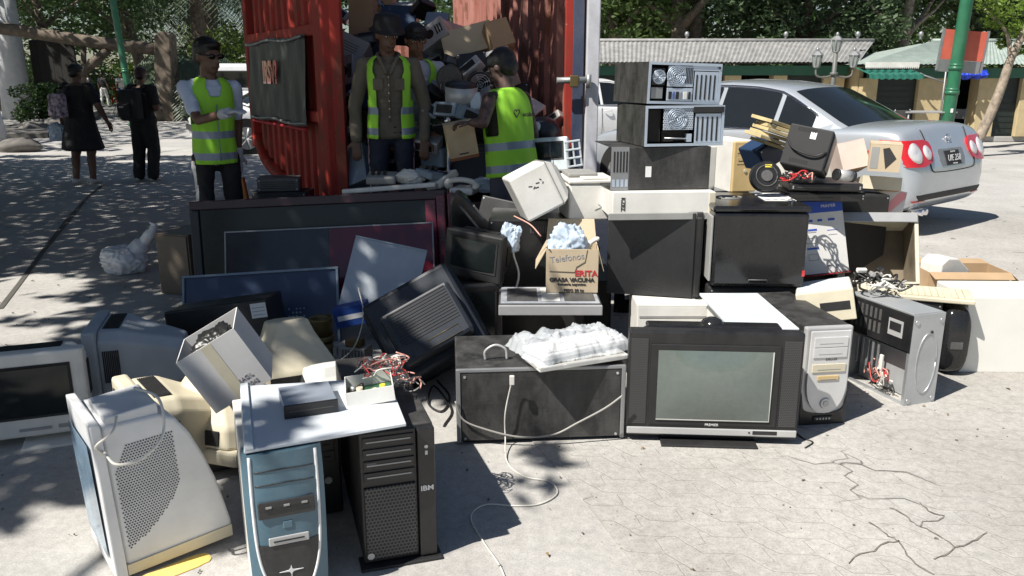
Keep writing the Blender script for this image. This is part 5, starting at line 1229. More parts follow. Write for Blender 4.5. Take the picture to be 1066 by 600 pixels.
# cable from the keyboard
f0 = gz(476, 464).y-.012
def FP(px, py): v = at(px, py, f0-.004); return v
pl = [Vector((*at(533, 392, f0-.03).xy, CZ-.02)), FP(532, 400), FP(526, 430), FP(526, 455)]+[gz(*c)+Vector((0, 0, .005)) for c in ((528, 482), (545, 497), (572, 503), (580, 515), (562, 526), (535, 528), (505, 527), (490, 540), (503, 565), (520, 590), (528, 610))]
mb = MB(); mb.tube(curve(pl, 8), .003, 'cable_w', 6).box(at(533, 396, f0-.028), (.02, .014, .04), 'cable_w', bev=.003); solo(mb, 'keyboard_cable', 'pale keyboard cable hanging down the black loudspeaker case and curling on the ground', 'cable')
mb = MB(); mb.tube(curve([FP(474, 418), FP(482, 437), FP(505, 447), FP(540, 455), FP(575, 453), FP(602, 440), FP(630, 425), FP(648, 412)], 8), .0045, 'cable_g', 6); solo(mb, 'power_cable', 'grey cable slung across the front of the black loudspeaker case', 'cable')
mb = MB(); mb.tube(curve([gz(455, 400)+Vector((0, 0, .02)), gz(468, 415)+Vector((0, 0, .01)), gz(460, 430)+Vector((0, 0, .008)), gz(446, 422)+Vector((0, 0, .01)), gz(452, 408)+Vector((0, 0, .03)), gz(470, 428)+Vector((0, 0, .008)), gz(462, 445)+Vector((0, 0, .006))], 8), .005, 'cable_k', 6); solo(mb, 'black_cable', 'black cable coiled on the ground between the server and the loudspeaker case', 'cable')
# CRT television, centre right
M, w_, h_ = up((651, 453), (829, 458), 344, .46, .03)
t = thing('television', 'black tube television with a wide silver strip below its grey green screen', 'television', F(M, .46))
mb = MB(); mb.box((0, .03, h_/2), (w_, .06, h_), 'black', bev=.01); mb.build('bezel', t)
sw, sh = w_*.655, h_*.655; cz = h_*.50
mb = MB(); mb.bb(-sw/2-.03, sw/2+.03, -.006, -.0005, cz-sh/2-.025, cz+sh/2+.025, 'black_matt', bev=.003); mb.build('screen_surround', t)
mb = MB(); N = 12; mb.loft([[(u*sw/2, -.0075-.030*(1-u*u)*(1-v*v), cz+v*sh/2) for u in [-1+2*i/N for i in range(N+1)]] for v in [-1+2*j/N for j in range(N+1)]], 'screen_green', closed=False, smooth=True); mb.build('screen', t)
mb = MB(); mb.tube([(x, -.009, z) for x, z in ((-sw/2, cz-sh/2), (sw/2, cz-sh/2), (sw/2, cz+sh/2))], .003, 'grey', 5); mb.build('screen_rim', t)
for x in (-1, 1): mb = MB(); mb.bb(x*w_*.435-w_*.05, x*w_*.435+w_*.05, -.004, -.0005, h_*.12, h_*.93, 'spk', bev=.002); mb.build('speaker_grille', t)
mb = MB(); mb.bb(-w_/2+.004, w_/2-.004, -.009, -.0006, .012, h_*.092, 'silver', bev=.004); sp_ = mb.build('silver_strip', t)
mb = MB(); mb.bb(w_*.24, w_*.38, -.0105, -.0092, .022, .038, 'black'); mb.build('buttons', sp_); mb = MB(); mb.cyl((w_*.22, -.009, .03), (w_*.22, -.011, .03), .004, m='black', n=8); mb.build('sensor', sp_)
text(t, 'PREMIER', .015, (0, -.0075, h_*.128), 'whiteink', name='lettering')
mb = MB(); rg = []
for y, sx, z0_, z1_ in ((.06, .95, .02, .99), (.16, .88, .03, .97), (.30, .6, .06, .8), (.45, .4, .1, .6)):
    W = w_*sx/2; rg.append([(-W+.03, y, h_*z0_), (W-.03, y, h_*z0_), (W, y, h_*z0_+.03), (W, y, h_*z1_-.04), (W-.06, y, h_*z1_), (-W+.06, y, h_*z1_), (-W, y, h_*z1_-.04), (-W, y, h_*z0_+.03)])
mb.loft(rg, 'black'); mb.build('rear_housing', t)
mb = MB(); mb.ell((0, .12, h_*.985), (.05, .05, .035), 'gloss').box((0, .1, h_*.985), (w_*.78, .08, .022), 'gloss', bev=.009); mb.build('top_hump', t)
mb = MB(); mb.box((-.01, .02, -.022), (w_*.56, .14, .012), 'black_matt', bev=.004).bb(-.2, .2, .03, .3, -.03, -.003, 'black_matt'); mb.build('stand', t)
mb = MB(); mb.tube(curve([gz(826, 455)+Vector((0, .05, .02)), gz(836, 458)+Vector((0, 0, .006)), gz(846, 462)+Vector((0, 0, .006)), gz(838, 468)+Vector((0, 0, .006))], 6), .004, 'cable_k', 5); solo(mb, 'black_cable', 'short black cable on the ground at the right foot of the tube television', 'cable')
# white case and pale blue case behind the TV
M, w_, h_ = up((661, 392), (757, 392), 319, .3, 0.)
t = thing('computer_case', 'white computer case standing behind the tube television, left one', 'computer', F(M, .3)); mb = MB(); mb.bb(-w_/2, w_/2, 0, .3, 0, h_, 'offwhite', bev=.004).bb(-w_/2+.01, w_/2-.01, -.003, -.0003, h_-.06, h_-.05, 'grey'); mb.build('case', t)
mb = MB(); mb.bb(-w_/2, w_/2, .0, .3, h_+.001, h_+.004, 'white'); mb.build('lid', t)
a0, a1 = gz(763, 343, .455), gz(836, 345, .455); x = (a1-a0).normalized(); M, w_ = flat(a0, a1, .5); M.translation.z = 0; M = M @ Matrix.Rotation(R(6), 4, 'Z')
t = thing('computer_case', 'pale blue white computer case lying behind the right end of the tube television', 'computer', M @ Matrix.Translation((0, .13, 0))); mb = MB(); mb.bb(-w_/2+.04, w_/2, 0, .48, 0, .44, 'offwhite', bev=.004); mb.build('case', t)
mb = MB(); mb.bb(-w_/2+.0, w_/2+.0, -.10, .49, .441, .453, 'bluewhite', bev=.002); mb.build('lid', t)
mb = MB(); [mb.bb(.0+.014*k, .008+.014*k, .1, .105, .4531, .4535, 'greyink') for k in range(5)]; mb.build('print', t)
# silver tower
M, w_, h_ = up2(830, 443, 5, .215, 341, .60)
t = thing('computer_tower', 'silver fronted black computer tower with two yellowed drive covers', 'computer', F(M, .6) @ Matrix.Rotation(R(3), 4, 'Z'))
mb = MB(); mb.bb(-w_/2, w_/2, .03, .60, 0, h_-.004, 'black_dusty', bev=.003); mb.build('case', t)
mb = MB(); mb.bb(-w_/2-.001, w_/2+.001, -.0, .0295, 0, h_, 'silver', bev=.008); fp = mb.build('front_panel', t)
def shield(s_, y, z0_, zt): 
    pts = []
    for k in range(25):
        a = pi*k/24; x = cos(a); pts.append((x*w_*s_, z0_+(zt-z0_)*.42*(1-sin(a)**.8)+0))
    return [(w_*s_, zt)]+[(p[0], p[1]) for p in pts]+[(-w_*s_, zt)]
mb = MB(); out = [(-w_/2+.001, 0.002), (w_/2-.001, 0.002), (w_/2-.001, h_*.34)]+[(p[0], p[1]) for p in shield(.45, 0, h_*.12, h_*.34)[1:-1]]+[(-w_/2+.001, h_*.34)]
mb.prism(out, -.006, -.0005, 'black'); mb.build('dark_surround', fp)
K['silver2'] = mat('pale_silver_plastic', (.62, .62, .62), .3, metal=.2, dust=.2)
mb = MB(); mb.prism(shield(.43, 0, h_*.13, h_*.97), -.016, -.0065, 'silver2', bev=.004); sh_ = mb.build('shield', fp)
for k, (z, m_, hh) in enumerate(((.86, 'silver2', .05), (.755, 'silver2', .05), (.60, 'cream', .042), (.50, 'yellowed', .024))):
    mb = MB(); mb.box((0, -.0185, h_*z), (w_*(.72 if k < 3 else .46), .005, h_*hh*2.0), m_, bev=.002).box((0, -.0213, h_*(z-.012)), (w_*(.5 if k < 3 else .34), .0015, .002), 'greyink'); mb.build('drive_cover', sh_)
text(sh_, 'DELUX', .013, (0.01, -.0165, h_*.685), 'blackink', name='lettering', sx=1.3)
mb = MB(); mb.cyl((0, -.016, h_*.24), (0, -.024, h_*.24), .026, .022, 'silver2', 20).cyl((0, -.024, h_*.24), (0, -.027, h_*.24), .014, .013, 'silver', 16); mb.build('power_button', sh_)
mb = MB(); mb.box((0, -.010, h_*.075), (w_*.42, .008, h_*.05), 'black', bev=.004); [mb.box((x*.014, -.0145, h_*.075), (.006, .002, .008), 'silver') for x in (-2, -1, 0, 1, 2)]; mb.build('port_cover', fp)
# ================================================= BACK CENTRE STACKS
def simple_box(name, label, cat, M, w_, h_, d, m, bev=.008, vents=None, group=None):
    """box shaped appliance with a front plate, seams and optional vent rows"""
    t = thing(name, label, cat, M, group)
    mb = MB(); mb.bb(-w_/2, w_/2, .006, d, 0, h_, m, bev=bev); mb.build('case', t)
    mb = MB(); mb.bb(-w_/2+.006, w_/2-.006, -.002, .0055, .006, h_-.006, m, bev=.003); fp = mb.build('front_panel', t)
    if vents:
        x0, x1, z0_, z1_, n = vents; mb = MB()
        for k in range(n): z = h_*(z0_+(z1_-z0_)*(k+.5)/n); mb.bb(w_*x0, w_*x1, -.0035, -.0022, z-.002, z+.002, 'black_matt' if m not in ('black', 'black_matt') else 'darkgrey')
        mb.build('vent_slots', fp)
    hsh = sum(map(ord, label))
    for sx in (-1, 1):
        for sz in (-1, 1):
            mb = MB(); mb.cyl((sx*(w_/2-.018), -.0022, h_/2+sz*(h_/2-.018)), (sx*(w_/2-.018), -.0042, h_/2+sz*(h_/2-.018)), .0045, m='steel', n=8); mb.build('screw', fp)
    if hsh % 3 == 0 and w_ > .2 and h_ > .12:
        mb = MB(); x0 = -w_*.3+(hsh % 7)*w_*.07; mb.box((x0, -.0026, h_*.3), (.06, .001, .035), 'label', rot=(0, (hsh % 5-2)*.03, 0)); lb = mb.build('sticker', fp); mb = MB(); [mb.box((x0-.008, -.0034, h_*.3+.009-.008*q_), (.034, .0006, .002), 'greyink') for q_ in range(3)]; mb.build('print', lb) if False else mb.build('print', fp)
    return t
# supports behind the row
M, w_, h_ = up((500, 346), (646, 348), 290, .4, 0); w_ = .70
simple_box('television', 'black box television under the carton with the blue bag, mostly hidden', 'television', F(M, .4) @ Matrix.Translation((0, -.12, 0)), w_, .355, .62, 'black_matt', vents=(.1, .4, .6, .9, 6))
M = pose(.14, 4.42, 0, -2); t = simple_box('server_case', 'black server case with a slotted strip under the two white housings', 'server', M, .54, .735, .42, 'black', vents=(.15, .46, .86, .95, 4))
mb = MB(); [mb.bb(-.04+.0135*k, -.032+.0135*k, -.006, -.0022, .66, .70, 'darkgrey') for k in range(20)]; mb.build('cooling_grille', t)
mb = MB(); mb.cyl((.22, -.002, .58), (.22, -.012, .58), .03, m='silver', n=18).cyl((.33, -.0125, .58), (.33, -.016, .58), .014, m='black', n=14); mb.build('knob', t)
# black flat screens leaning in the dark middle
P = [at(px, py, 4.55) for px, py in ((468, 350), (468, 214), (471, 203), (476, 199), (484, 205), (531, 262), (538, 285), (541, 350))]; o0 = Vector((P[0].x, 4.55, 0))
t = thing('television_cover', 'black television cover with a slanting top edge in the dark gap left of the carton', 'cover', o0)
mb = MB(); mb.prism([(p.x-o0.x, max(p.z, .02)) for p in P], 0, .10, 'gloss', bev=.012); mb.build('shell', t)
mb = MB(); q_ = [(p.x-o0.x, p.z) for p in P[4:6]]; mb.tube([(q_[0][0]-.03, -.004, q_[0][1]-.05), (q_[1][0]-.03, -.004, q_[1][1]-.05)], .008, 'darkgrey', 6); [mb.bb(.1, .34, -.003, -.0003, .25+.03*k, .262+.03*k, 'darkgrey') for k in range(7)]; mb.build('vent_slots', t)
mb = MB(); mb.tube(curve([at(536, 238, 4.3), at(534, 262, 4.28), at(540, 285, 4.25), at(536, 305, 4.22)], 6), .006, 'cable_w', 6); solo(mb, 'white_cable', 'short white cable added for the bluish reflection beside the carton with the blue bag', 'cable')  # cable added in place of a vertical bluish white reflection
mb = crumple(.10, .08, .16, 4, 'bluebag', amp=.5); solo(mb, 'plastic_scrap', 'scrap of pale blue plastic below the tilted white housing', 'plastic scrap', at(532, 262, 4.3))
mb = MB(); mb.tube(curve([at(535, 225, 4.1), at(552, 234, 4.05), at(563, 246, 4.0)], 5), .004, 'cable_o', 5); solo(mb, 'copper_wire', 'thin copper coloured wire above the carton with the blue bag', 'wire')
M, w_, h_ = fr((470, 330, 4.7), (530, 330, 4.6), (468, 208, 4.95), .05); simple_box('flat_television', 'second black flat screen behind the leaning one, below the worker with the crate', 'television', F(M, .05) @ Matrix.Rotation(R(14), 4, 'Y'), w_, h_, .05, 'black')
M, w_, h_ = fr((503, 262, 4.25), (548, 232, 4.3), (500, 225, 4.3), .2)
t = thing('television', 'small black tube television in the dark gap left of the recorder and carton', 'television', pose(-.24, 4.12, .0, 16)); crt(t, .40, .44, .36, 'black', scr='glass', bw=.035, chin=.04)
t = thing('television', 'black tube television stacked askew on the small one in the dark gap', 'television', pose(-.22, 4.22, .445, -24, 0, 6)); crt(t, .34, .26, .28, 'black_matt', scr='glass', bw=.03, chin=.02)
# dusty silver recorder
M, w_, h_ = up((519, 329), (627, 329), 320, .34, .357)
t = thing('video_recorder', 'dusty silver grey recorder under the carton with the blue bag', 'recorder', F(M, .34)); h_ = .055
K['dustysilver'] = mat('dusty_grey_plastic', (.25, .27, .30), .45, dust=.85, dustc=(.62, .63, .65), dscale=6)
mb = MB(); mb.bb(-w_/2, w_/2, .01, .34, 0, h_, 'darkgrey', bev=.008).bb(-w_/2+.01, w_/2-.01, .02, .33, h_+.0005, h_+.006, 'dustysilver', bev=.002); mb.build('case', t)
mb = MB(); mb.bb(-w_/2, w_/2, -.004, .0095, .002, h_-.002, 'silver', bev=.004); mb.build('front_panel', t)
for x0, x1 in ((-.42, -.12), (-.08, .1), (.14, .44)): mb = MB(); mb.bb(w_*x0, w_*x1, .05, .29, h_+.0065, h_+.0095, 'darkgrey' if x0 != -.08 else 'white', bev=.001); mb.build('lid_panel', t)
# carton "telefonos"
M, w_, h_ = up((570, 305), (620, 304), 261, .24, .425)
w_ = .265; t = thing('carton', 'brown carton marked with red and black print, blue plastic bag bulging from its top', 'box', F(M, .24) @ Matrix.Rotation(R(-7), 4, 'Z')); h_ = .225
carton(t, w_, h_, .24, 'card_pale', 'card', True, (None, 60, -62, -75), fl=.5)
mb = MB(); mb.prism([(-w_*.46, h_*.98), (w_*.28, h_*1.0), (w_*.24, h_*.72), (w_*.08, h_*.6), (w_*.05, h_*.48), (-w_*.44, h_*.5)], -.0045, -.001, 'card_pale'); mb.build('torn_label', t)
text(t, 'Telefonos', .046, (-w_*.10, -.0055, h_*.80), 'greyink', (90, -8, 0), 'handwriting', .95)
text(t, 'ERITA', .042, (w_*.27, -.002, h_*.44), 'redink', name='print', bold=.0012, sx=1.05)
text(t, 'GRASA VACUNA', .028, (.0, -.002, h_*.29), 'blackink', name='print', bold=.0014, sx=1.08)
text(t, 'industria argentina', .016, (.0, -.002, h_*.19), 'blackink', name='print', bold=.0006, sx=1.2)
text(t, 'PESO 20 kg', .018, (.01, -.002, h_*.05), 'blackink', name='print', bold=.0006, sx=1.2)
mb = crumple(.21, .2, .22, 9, 'bluebag', amp=.45); b = mb.build('crumpled_bag'); b.matrix_world = t.matrix_world @ pose(-.02, .11, .12, 20); tag(b, 'crumpled pale blue plastic bag sticking out of the printed carton', 'bag')
mb = MB(); mb.tube(curve([(0, 0, 0), (.05, .01, .05), (.09, 0, .075)], 5), [.02]*5+[.012]*5+[.006], 'white', 8); solo(mb, 'plastic_strip', 'rolled white plastic strip in the printed carton beside the blue bag', 'strip', t.matrix_world @ pose(.05, .1, .19, 0))
# two white housings
K['dirtywhite'] = mat('dirty_white_plastic', (.72, .71, .67), .45, dust=.45, dustc=(.38, .34, .28), dscale=5)
M, w_, h_ = fr((551, 232, 4.22), (597, 208, 4.26), (526, 189, 4.22), .3)
t = thing('monitor_housing', 'tilted white monitor housing with a bulging right side, ink marks on its face', 'housing', F(M, .3))
mb = MB(); mb.bb(-w_/2, w_/2*.62, 0, .30, 0, h_, 'dirtywhite', bev=.012); mb.build('shell', t)
mb = MB(); mb.loft([[(w_*.315, y0, z0_), (w_*.315, y1, z0_), (w_*.315, y1, z1_), (w_*.315, y0, z1_)] if k == 0 else [(x, y0, z0_), (x, y1, z0_), (x, y1, z1_), (x, y0, z1_)] for k, (x, y0, y1, z0_, z1_) in enumerate(((.3*w_, .004, .296, .006, h_-.006), (w_*.42, .01, .29, .02, h_-.02), (w_*.5, .03, .26, .05, h_-.05), (w_*.53, .06, .23, .08, h_-.08)))], 'dirtywhite', smooth=False); mb.build('bulge', t)
mb = MB(); mb.bb(w_*.302, w_*.312, -.001, .301, -.001, h_+.001, 'grey'); mb.build('seam', t)
mb = MB(); [mb.box((x*w_, -.0004, z*h_), (.02*s_, .001, .006), 'blackink', rot=(0, a, 0)) for x, z, s_, a in ((-.16, .66, 1, .4), (-.1, .6, .8, -.6), (-.0, .66, 1, .2), (.08, .7, .6, 1), (.1, .62, .6, -1), (-.05, .58, 1, .1))]; mb.build('ink_mark', t)
M, w_, h_ = up((592, 231), (641, 230), 192, .34, .737)
t = thing('printer_housing', 'white box shaped printer housing with a raised lilac lid, beside the tilted one', 'printer', F(M, .34))
mb = MB(); mb.bb(-w_/2, w_/2, 0, .34, 0, h_, 'dirtywhite', bev=.014).bb(-w_*.5-.004, w_*.5+.004, -.006, .345, h_+.001, h_+.02, 'dirtywhite', bev=.006); mb.build('case', t)
mb = MB(); mb.bb(-w_*.44, w_*.2, .12, .33, h_+.021, h_+.045, 'grey', bev=.008).bb(-w_*.2, w_*.32, .02, .11, h_+.021, h_+.03, 'white', bev=.004); mb.build('lid', t)
mb = MB(); mb.tube([(w_*.05, -.001, h_*.3), (w_*.2, -.001, h_*.38), (w_*.12, -.001, h_*.45)], .0018, 'blackink', 4); mb.build('ink_mark', t)
# black tower side
M, w_, h_ = up((631, 305), (727, 311), 218, .40, .385)
t = thing('computer_tower', 'black computer tower showing its flat side panel below the stack of three cases', 'computer', F(M, .40))
K['blackpanel'] = mat('black_painted_panel', (.017, .017, .018), .4, dust=.28, dustc=(.09, .09, .09), dscale=3)
mb = MB(); mb.bb(-w_/2, w_/2, .006, .4, 0, h_, 'blackpanel', bev=.004); mb.build('case', t)
mb = MB(); mb.bb(-w_/2, w_/2-.035, -.001, .0055, .0, h_-.003, 'blackpanel', bev=.003).bb(w_/2-.03, w_/2+.004, -.012, .4, .01, h_-.02, 'black', bev=.01); mb.build('side_panel', t)
mb = MB()
for r_ in range(3):
    for k in range(13): mb.box((-w_*.24+k*.013+r_*.006, -.0016, h_*(.10+.03*r_)-k*.0018), (.006, .001, .004), 'rubber')
for a, b2 in ((-.1, .66), (-.06, .62), (-.12, .56), (-.04, .54), (0, .6), (-.08, .5)): mb.box((a*w_-.05, -.0016, h_*b2), (.006, .001, .006), 'rubber')
mb.build('vent_holes', t)
mb = MB(); mb.box((w_*.08, -.004, h_-.008), (.04, .012, .016), 'redlens', bev=.003); mb.build('latch', t)
simple_box('computer_case', 'dark case lying flat beneath the black tower with the bare side panel', 'computer', F(up((631, 330), (727, 335), 300, .4, .0)[0], .4) @ Matrix.Translation((0, .1, 0)), .5, .38, .4, 'black_matt')
# beige flat case below stack
t = thing('computer_case', 'long white desktop case lying under the stack of three dusty cases', 'computer', pose(.75, 4.27, .80, 4)); w_, h_ = .52, .135
mb = MB(); mb.bb(-w_/2, w_/2, -.19, .21, 0, h_, 'offwhite', bev=.004).bb(w_/2-.03, w_/2+.006, -.193, .213, .004, h_-.004, 'cream', bev=.004); mb.build('case', t)
mb = MB(); mb.bb(-w_/2-.02, w_/2-.02, -.205, -.192, -.004, .03, 'grey', bev=.002); mb.build('lower_edge', t)
text(t, 'KZEZ', .028, (-w_*.4, -.1915, h_*.55), 'blackink', (90, 90, 0), 'lettering', bold=.001)
# stack of three open cases; near-left corner at the pixel
def corner(px, Y, z0, th, w_, d):
    X = at(px, 0, Y).x; d1 = at(px, 100, Y).x
    o = Vector((at(px, 140, Y).x, Y, z0)); return Matrix.Translation(o) @ Matrix.Rotation(R(th), 4, 'Z') @ Matrix.Translation((w_/2, 0, 0))
K['caseblue'] = mat('bluish_zinc', (.50, .58, .68), .4, metal=.45, dust=.3, dustc=(.3, .3, .3))
K['blue_grille'] = dotmat('bluish_pierced', (.5, .57, .66), pitch=.009, rough=.4, dust=.2, rad=.34)
def cased(t, w_, h_, d, kind):
    mb = MB(); mb.bb(-w_/2, w_/2, .0, d, h_-.003, h_, 'black_dusty').bb(-w_/2, w_/2, 0, d, 0, .003, 'black_dusty').bb(-w_/2, -w_/2+.003, .0005, d, .003, h_-.003, 'black_dusty').bb(w_/2-.003, w_/2, .0005, d, .003, h_-.003, 'caseblue').bb(-w_/2+.003, w_/2-.003, d-.003, d, .003, h_-.003, 'black_dusty'); mb.build('shell', t)
    e = .013; mb = MB(); mb.bb(-w_/2, w_/2, -.0035, -.0003, 0, e, 'caseblue').bb(-w_/2, w_/2, -.0035, -.0003, h_-e, h_, 'caseblue').bb(-w_/2, -w_/2+e, -.0035, -.0003, e+.0002, h_-e-.0002, 'caseblue').bb(w_/2-e, w_/2, -.0035, -.0003, e+.0002, h_-e-.0002, 'caseblue'); mb.build('frame', t)
    X = lambda f: -w_/2+w_*f
    if kind == 0:
        mb = MB(); mb.bb(X(.04), X(.27), .05, .054, .02, h_-.02, 'interior'); mb.build('bay_back', t)
        mb = MB(); mb.bb(X(.06), X(.24), .01, .04, h_*.45, h_*.86, 'black', bev=.004); ps = mb.build('cooler', t); fan(ps, (X(.15), h_*.65), .034, .005, 'caseblue')
        mb = MB(); mb.bb(X(.06), X(.22), .01, .03, h_*.12, h_*.4, 'steel_dark', bev=.003); mb.build('bracket', t)
        mb = MB(); mb.bb(X(.27), X(.62), .002, .012, h_*.42, h_-.015, 'caseblue', bev=.002); pp = mb.build('power_supply', t)
        mb = MB(); mb.cyl((X(.38), .0018, h_*.68), (X(.38), .0005, h_*.68), .052, m='blue_grille', n=28); mb.build('grille', pp); fan(pp, (X(.38), h_*.68), .05, -.001, 'caseblue')
        for k in range(5): mb = MB(); mb.bb(X(.505+.022*k), X(.515+.022*k), .0, .0018, h_*.5, h_*.88, 'black_matt'); mb.build('slot', pp)
        mb = MB(); mb.bb(X(.27), X(.62), .002, .012, .015, h_*.39, 'caseblue', bev=.002); io = mb.build('port_plate', t)
        for k, (a, b2, m) in enumerate(((.29, .33, 'black'), (.35, .37, 'cable_b'), (.39, .43, 'black'), (.45, .47, 'steel_dark'), (.49, .54, 'white'), (.56, .59, 'black'))): mb = MB(); mb.bb(X(a), X(b2), -.002, .0018, h_*.12, h_*.3, m, bev=.001); mb.build('port', io)
    else:
        mb = MB(); mb.bb(X(.02), X(.22), .03, .034, .02, h_-.02, 'interior'); mb.build('bay_back', t)
        mb = MB(); mb.bb(X(.235), X(.61), .002, .010, h_*.40, h_-.015, 'blue_grille', bev=.002); pp = mb.build('power_supply', t); fan(pp, (X(.40), h_*.68), .052, -.001, 'caseblue')
        mb = MB(); mb.bb(X(.25), X(.60), .04, .045, .02, h_*.38, 'interior').tube([(X(.26), .01, h_*.2), (X(.6), .01, h_*.17)], .004, 'steel', 6).bb(X(.54), X(.60), .004, .03, h_*.1, h_*.3, 'caseblue'); mb.build('lower_bay', t)
    mb = MB(); mb.bb(X(.635), X(.97), .002, .008, .013, h_*.80, 'caseblue', bev=.001); dc = mb.build('drive_cage', t)
    for k in range(5): mb = MB(); mb.bb(X(.655+.062*k), X(.675+.062*k), .0, .0018, h_*.12, h_*.72, 'black_matt'); mb.build('slot', dc)
    mb = MB(); mb.bb(X(.60), X(.99), -.008 if kind else .0012, .0018, h_*.82, h_*.97, 'black' if kind else 'caseblue', bev=.002); mb.build('front_bracket', t)
    if kind == 0: mb = MB(); mb.cyl((X(.965), -.004, h_*.9), (X(.965), -.007, h_*.9), .006, m='black', n=8); mb.build('screw', t)
M = corner(668, 4.12, 1.36, 16, .44, .44); t = thing('open_computer_case', 'topmost of the three stacked cases, open side showing a round fan grille and ports', 'computer', M @ Matrix.Rotation(R(1.5), 4, 'Y'), 'open computer cases stacked three high'); cased(t, .40, .20, .42, 0)
M = corner(669, 4.10, 1.157, 12, .44, .44); t = thing('open_computer_case', 'middle one of the three stacked cases, with an empty dark bay at its left', 'computer', M, 'open computer cases stacked three high'); cased(t, .42, .198, .42, 1)
# lowest, closed and dusty
M = corner(652, 4.12, .938, 6, .46, .42); t = thing('computer_case', 'lowest of the three stacked cases, closed, black and dusty with a slotted left part', 'computer', M, 'open computer cases stacked three high'); w_, h_, d = .42, .215, .42
mb = MB(); mb.bb(-w_/2, w_/2, 0, d, 0, h_, 'black_dusty', bev=.004); mb.build('case', t)
mb = MB(); mb.bb(-w_/2+.085, -w_/2+.115, -.0015, -.0002, h_*.3, h_*.55, 'label'); mb.build('sticker', t)
mb = MB(); mb.bb(-w_/2-.09, -w_/2-.001, .0, .012, .0, h_, 'steel_dark').bb(-w_/2-.09, -w_/2-.001, .013, d, h_-.004, h_, 'black_dusty').bb(-w_/2-.09, -w_/2-.001, .013, d, 0, .004, 'black_dusty'); fe = mb.build('front_end', t)
for k in range(5): mb = MB(); mb.bb(-w_/2-.08+k*.016, -w_/2-.072+k*.016, -.002, -.0003, h_*.42, h_*.9, 'interior'); mb.build('slot', fe)
for k in range(4): mb = MB(); mb.bb(-w_/2-.085+k*.022, -w_/2-.07+k*.022, -.002, -.0003, h_*.08, h_*.25, 'caseblue', bev=.001); mb.build('bracket', fe)
# glossy black printer tower
M, w_, h_ = up((739, 299), (837, 300), 221, .50, .47)
simple_box('television', 'black box television under the glossy black machine, partly hidden', 'television', F(M, .5) @ Matrix.Translation((0, .03, -.47)), .47, .462, .5, 'black_matt', vents=(-.3, .3, .7, .9, 5))
t = thing('printer', 'glossy black box shaped printer with rounded top and a white icon label', 'printer', F(M, .5))
mb = MB(); mb.bb(-w_/2, w_/2, 0, .5, 0, h_, 'gloss', bev=.02); mb.build('body', t)
mb = MB(); mb.bb(-w_/2-.006, w_/2+.006, -.006, .5, h_+.001, h_+.03, 'gloss', bev=.012); lid = mb.build('lid', t)
mb = MB(); mb.bb(w_*.12, w_*.46, .18, .46, h_+.031, h_+.0325, 'label'); lb = mb.build('label_sheet', lid)
for i in range(4):
    for j in range(3): mb = MB(); mb.cyl((w_*.165+i*w_*.082, .22+j*.085, h_+.033), (w_*.165+i*w_*.082, .22+j*.085, h_+.0338), .015, m='greyink', n=14); mb.build('icon', lb)
mb = MB(); N = 26; [mb.tube([(-w_*.22+r_*1.3*cos(a), .3+r_*cos(a+1.57)*-1.2, h_+.0315) for a in [k*2*pi/N for k in range(N+1)]], .003, 'grey', 4) for r_ in (.025, .05)]; mb.build('round_mark', lid)
mb = MB(); mb.bb(-w_/2-.012, -w_/2-.0005, .0, .48, .03, h_-.02, 'grey', bev=.004); mb.build('side_trim', t)
mb = MB(); mb.tube([(-.05, -.002, .02), (-.045, -.004, .04), (.045, -.004, .04), (.05, -.002, .02)], .003, 'darkgrey', 5); mb.build('handle', t)
mb = MB(); mb.bb(w_*.46, w_*.49, -.004, .0, .06, .09, 'redlens'); mb.build('red_tag', t)
# blue print carton
M, w_, h_ = fr((834, 287, 4.30), (884, 282, 4.34), (838, 207, 4.42), .25)
simple_box('device_case', 'dark grey case supporting the white carton with blue print', 'case', pose(1.66, 4.46, 0, 4), .34, .43, .35, 'darkgrey')
t = thing('carton', 'white carton with dark blue top band and small blue pictograms', 'box', F(M, .25)); carton(t, w_, h_, .25, 'card_white', open_=False)
mb = MB(); mb.bb(-w_/2+.001, w_/2-.001, -.0012, -.0002, h_*.80, h_-.001, 'blueink'); bnd = mb.build('printed_band', t)
text(bnd, 'PRINTER', .022, (w_*.2, -.002, h_*.88), 'whiteink', name='lettering')
for x, z, ww, hh, m in ((-.22, .7, .14, .03, 'blueink'), (.0, .7, .1, .03, 'blueink'), (.24, .7, .14, .03, 'blueink'), (-.2, .58, .24, .025, 'blueink'), (-.2, .55, .2, .01, 'greyink'), (-.2, .44, .22, .07, 'greyink'), (-.2, .335, .24, .025, 'blueink'), (-.2, .22, .2, .08, 'greyink'), (.24, .56, .22, .008, 'blueink'), (.24, .5, .18, .008, 'greyink')):
    mb = MB()
    if hh > .05: mb.tube([(x*w_+a*ww*w_/2, -.0012, h_*z+b2*hh*h_/2) for a, b2 in ((-1, -1), (1, -1), (1, 1), (-1, 1), (-1, -1))], .0014, m, 4)
    else: mb.bb(x*w_-ww*w_/2, x*w_+ww*w_/2, -.0013, -.0002, h_*z-hh*h_/2, h_*z+hh*h_/2, m)
    mb.build('print', t)
for x in (.1, .26): mb = MB(); mb.tube([(x*w_+.008*cos(a), -.0012, h_*.08+.009*sin(a)) for a in [k*pi/4 for k in range(9)]], .0015, 'greyink', 4); mb.build('print', t)
mb = MB(); mb.bb(-w_/2, w_/2, -.002, .1, -.02, -.004, 'redlens') if 0 else mb.tube([(-w_/2, -.01, -.01), (w_/2, -.01, -.004)], .004, 'redlens', 5); solo(mb, 'red_cable', 'thin red strip below the blue printed carton', 'cable', t.matrix_world)
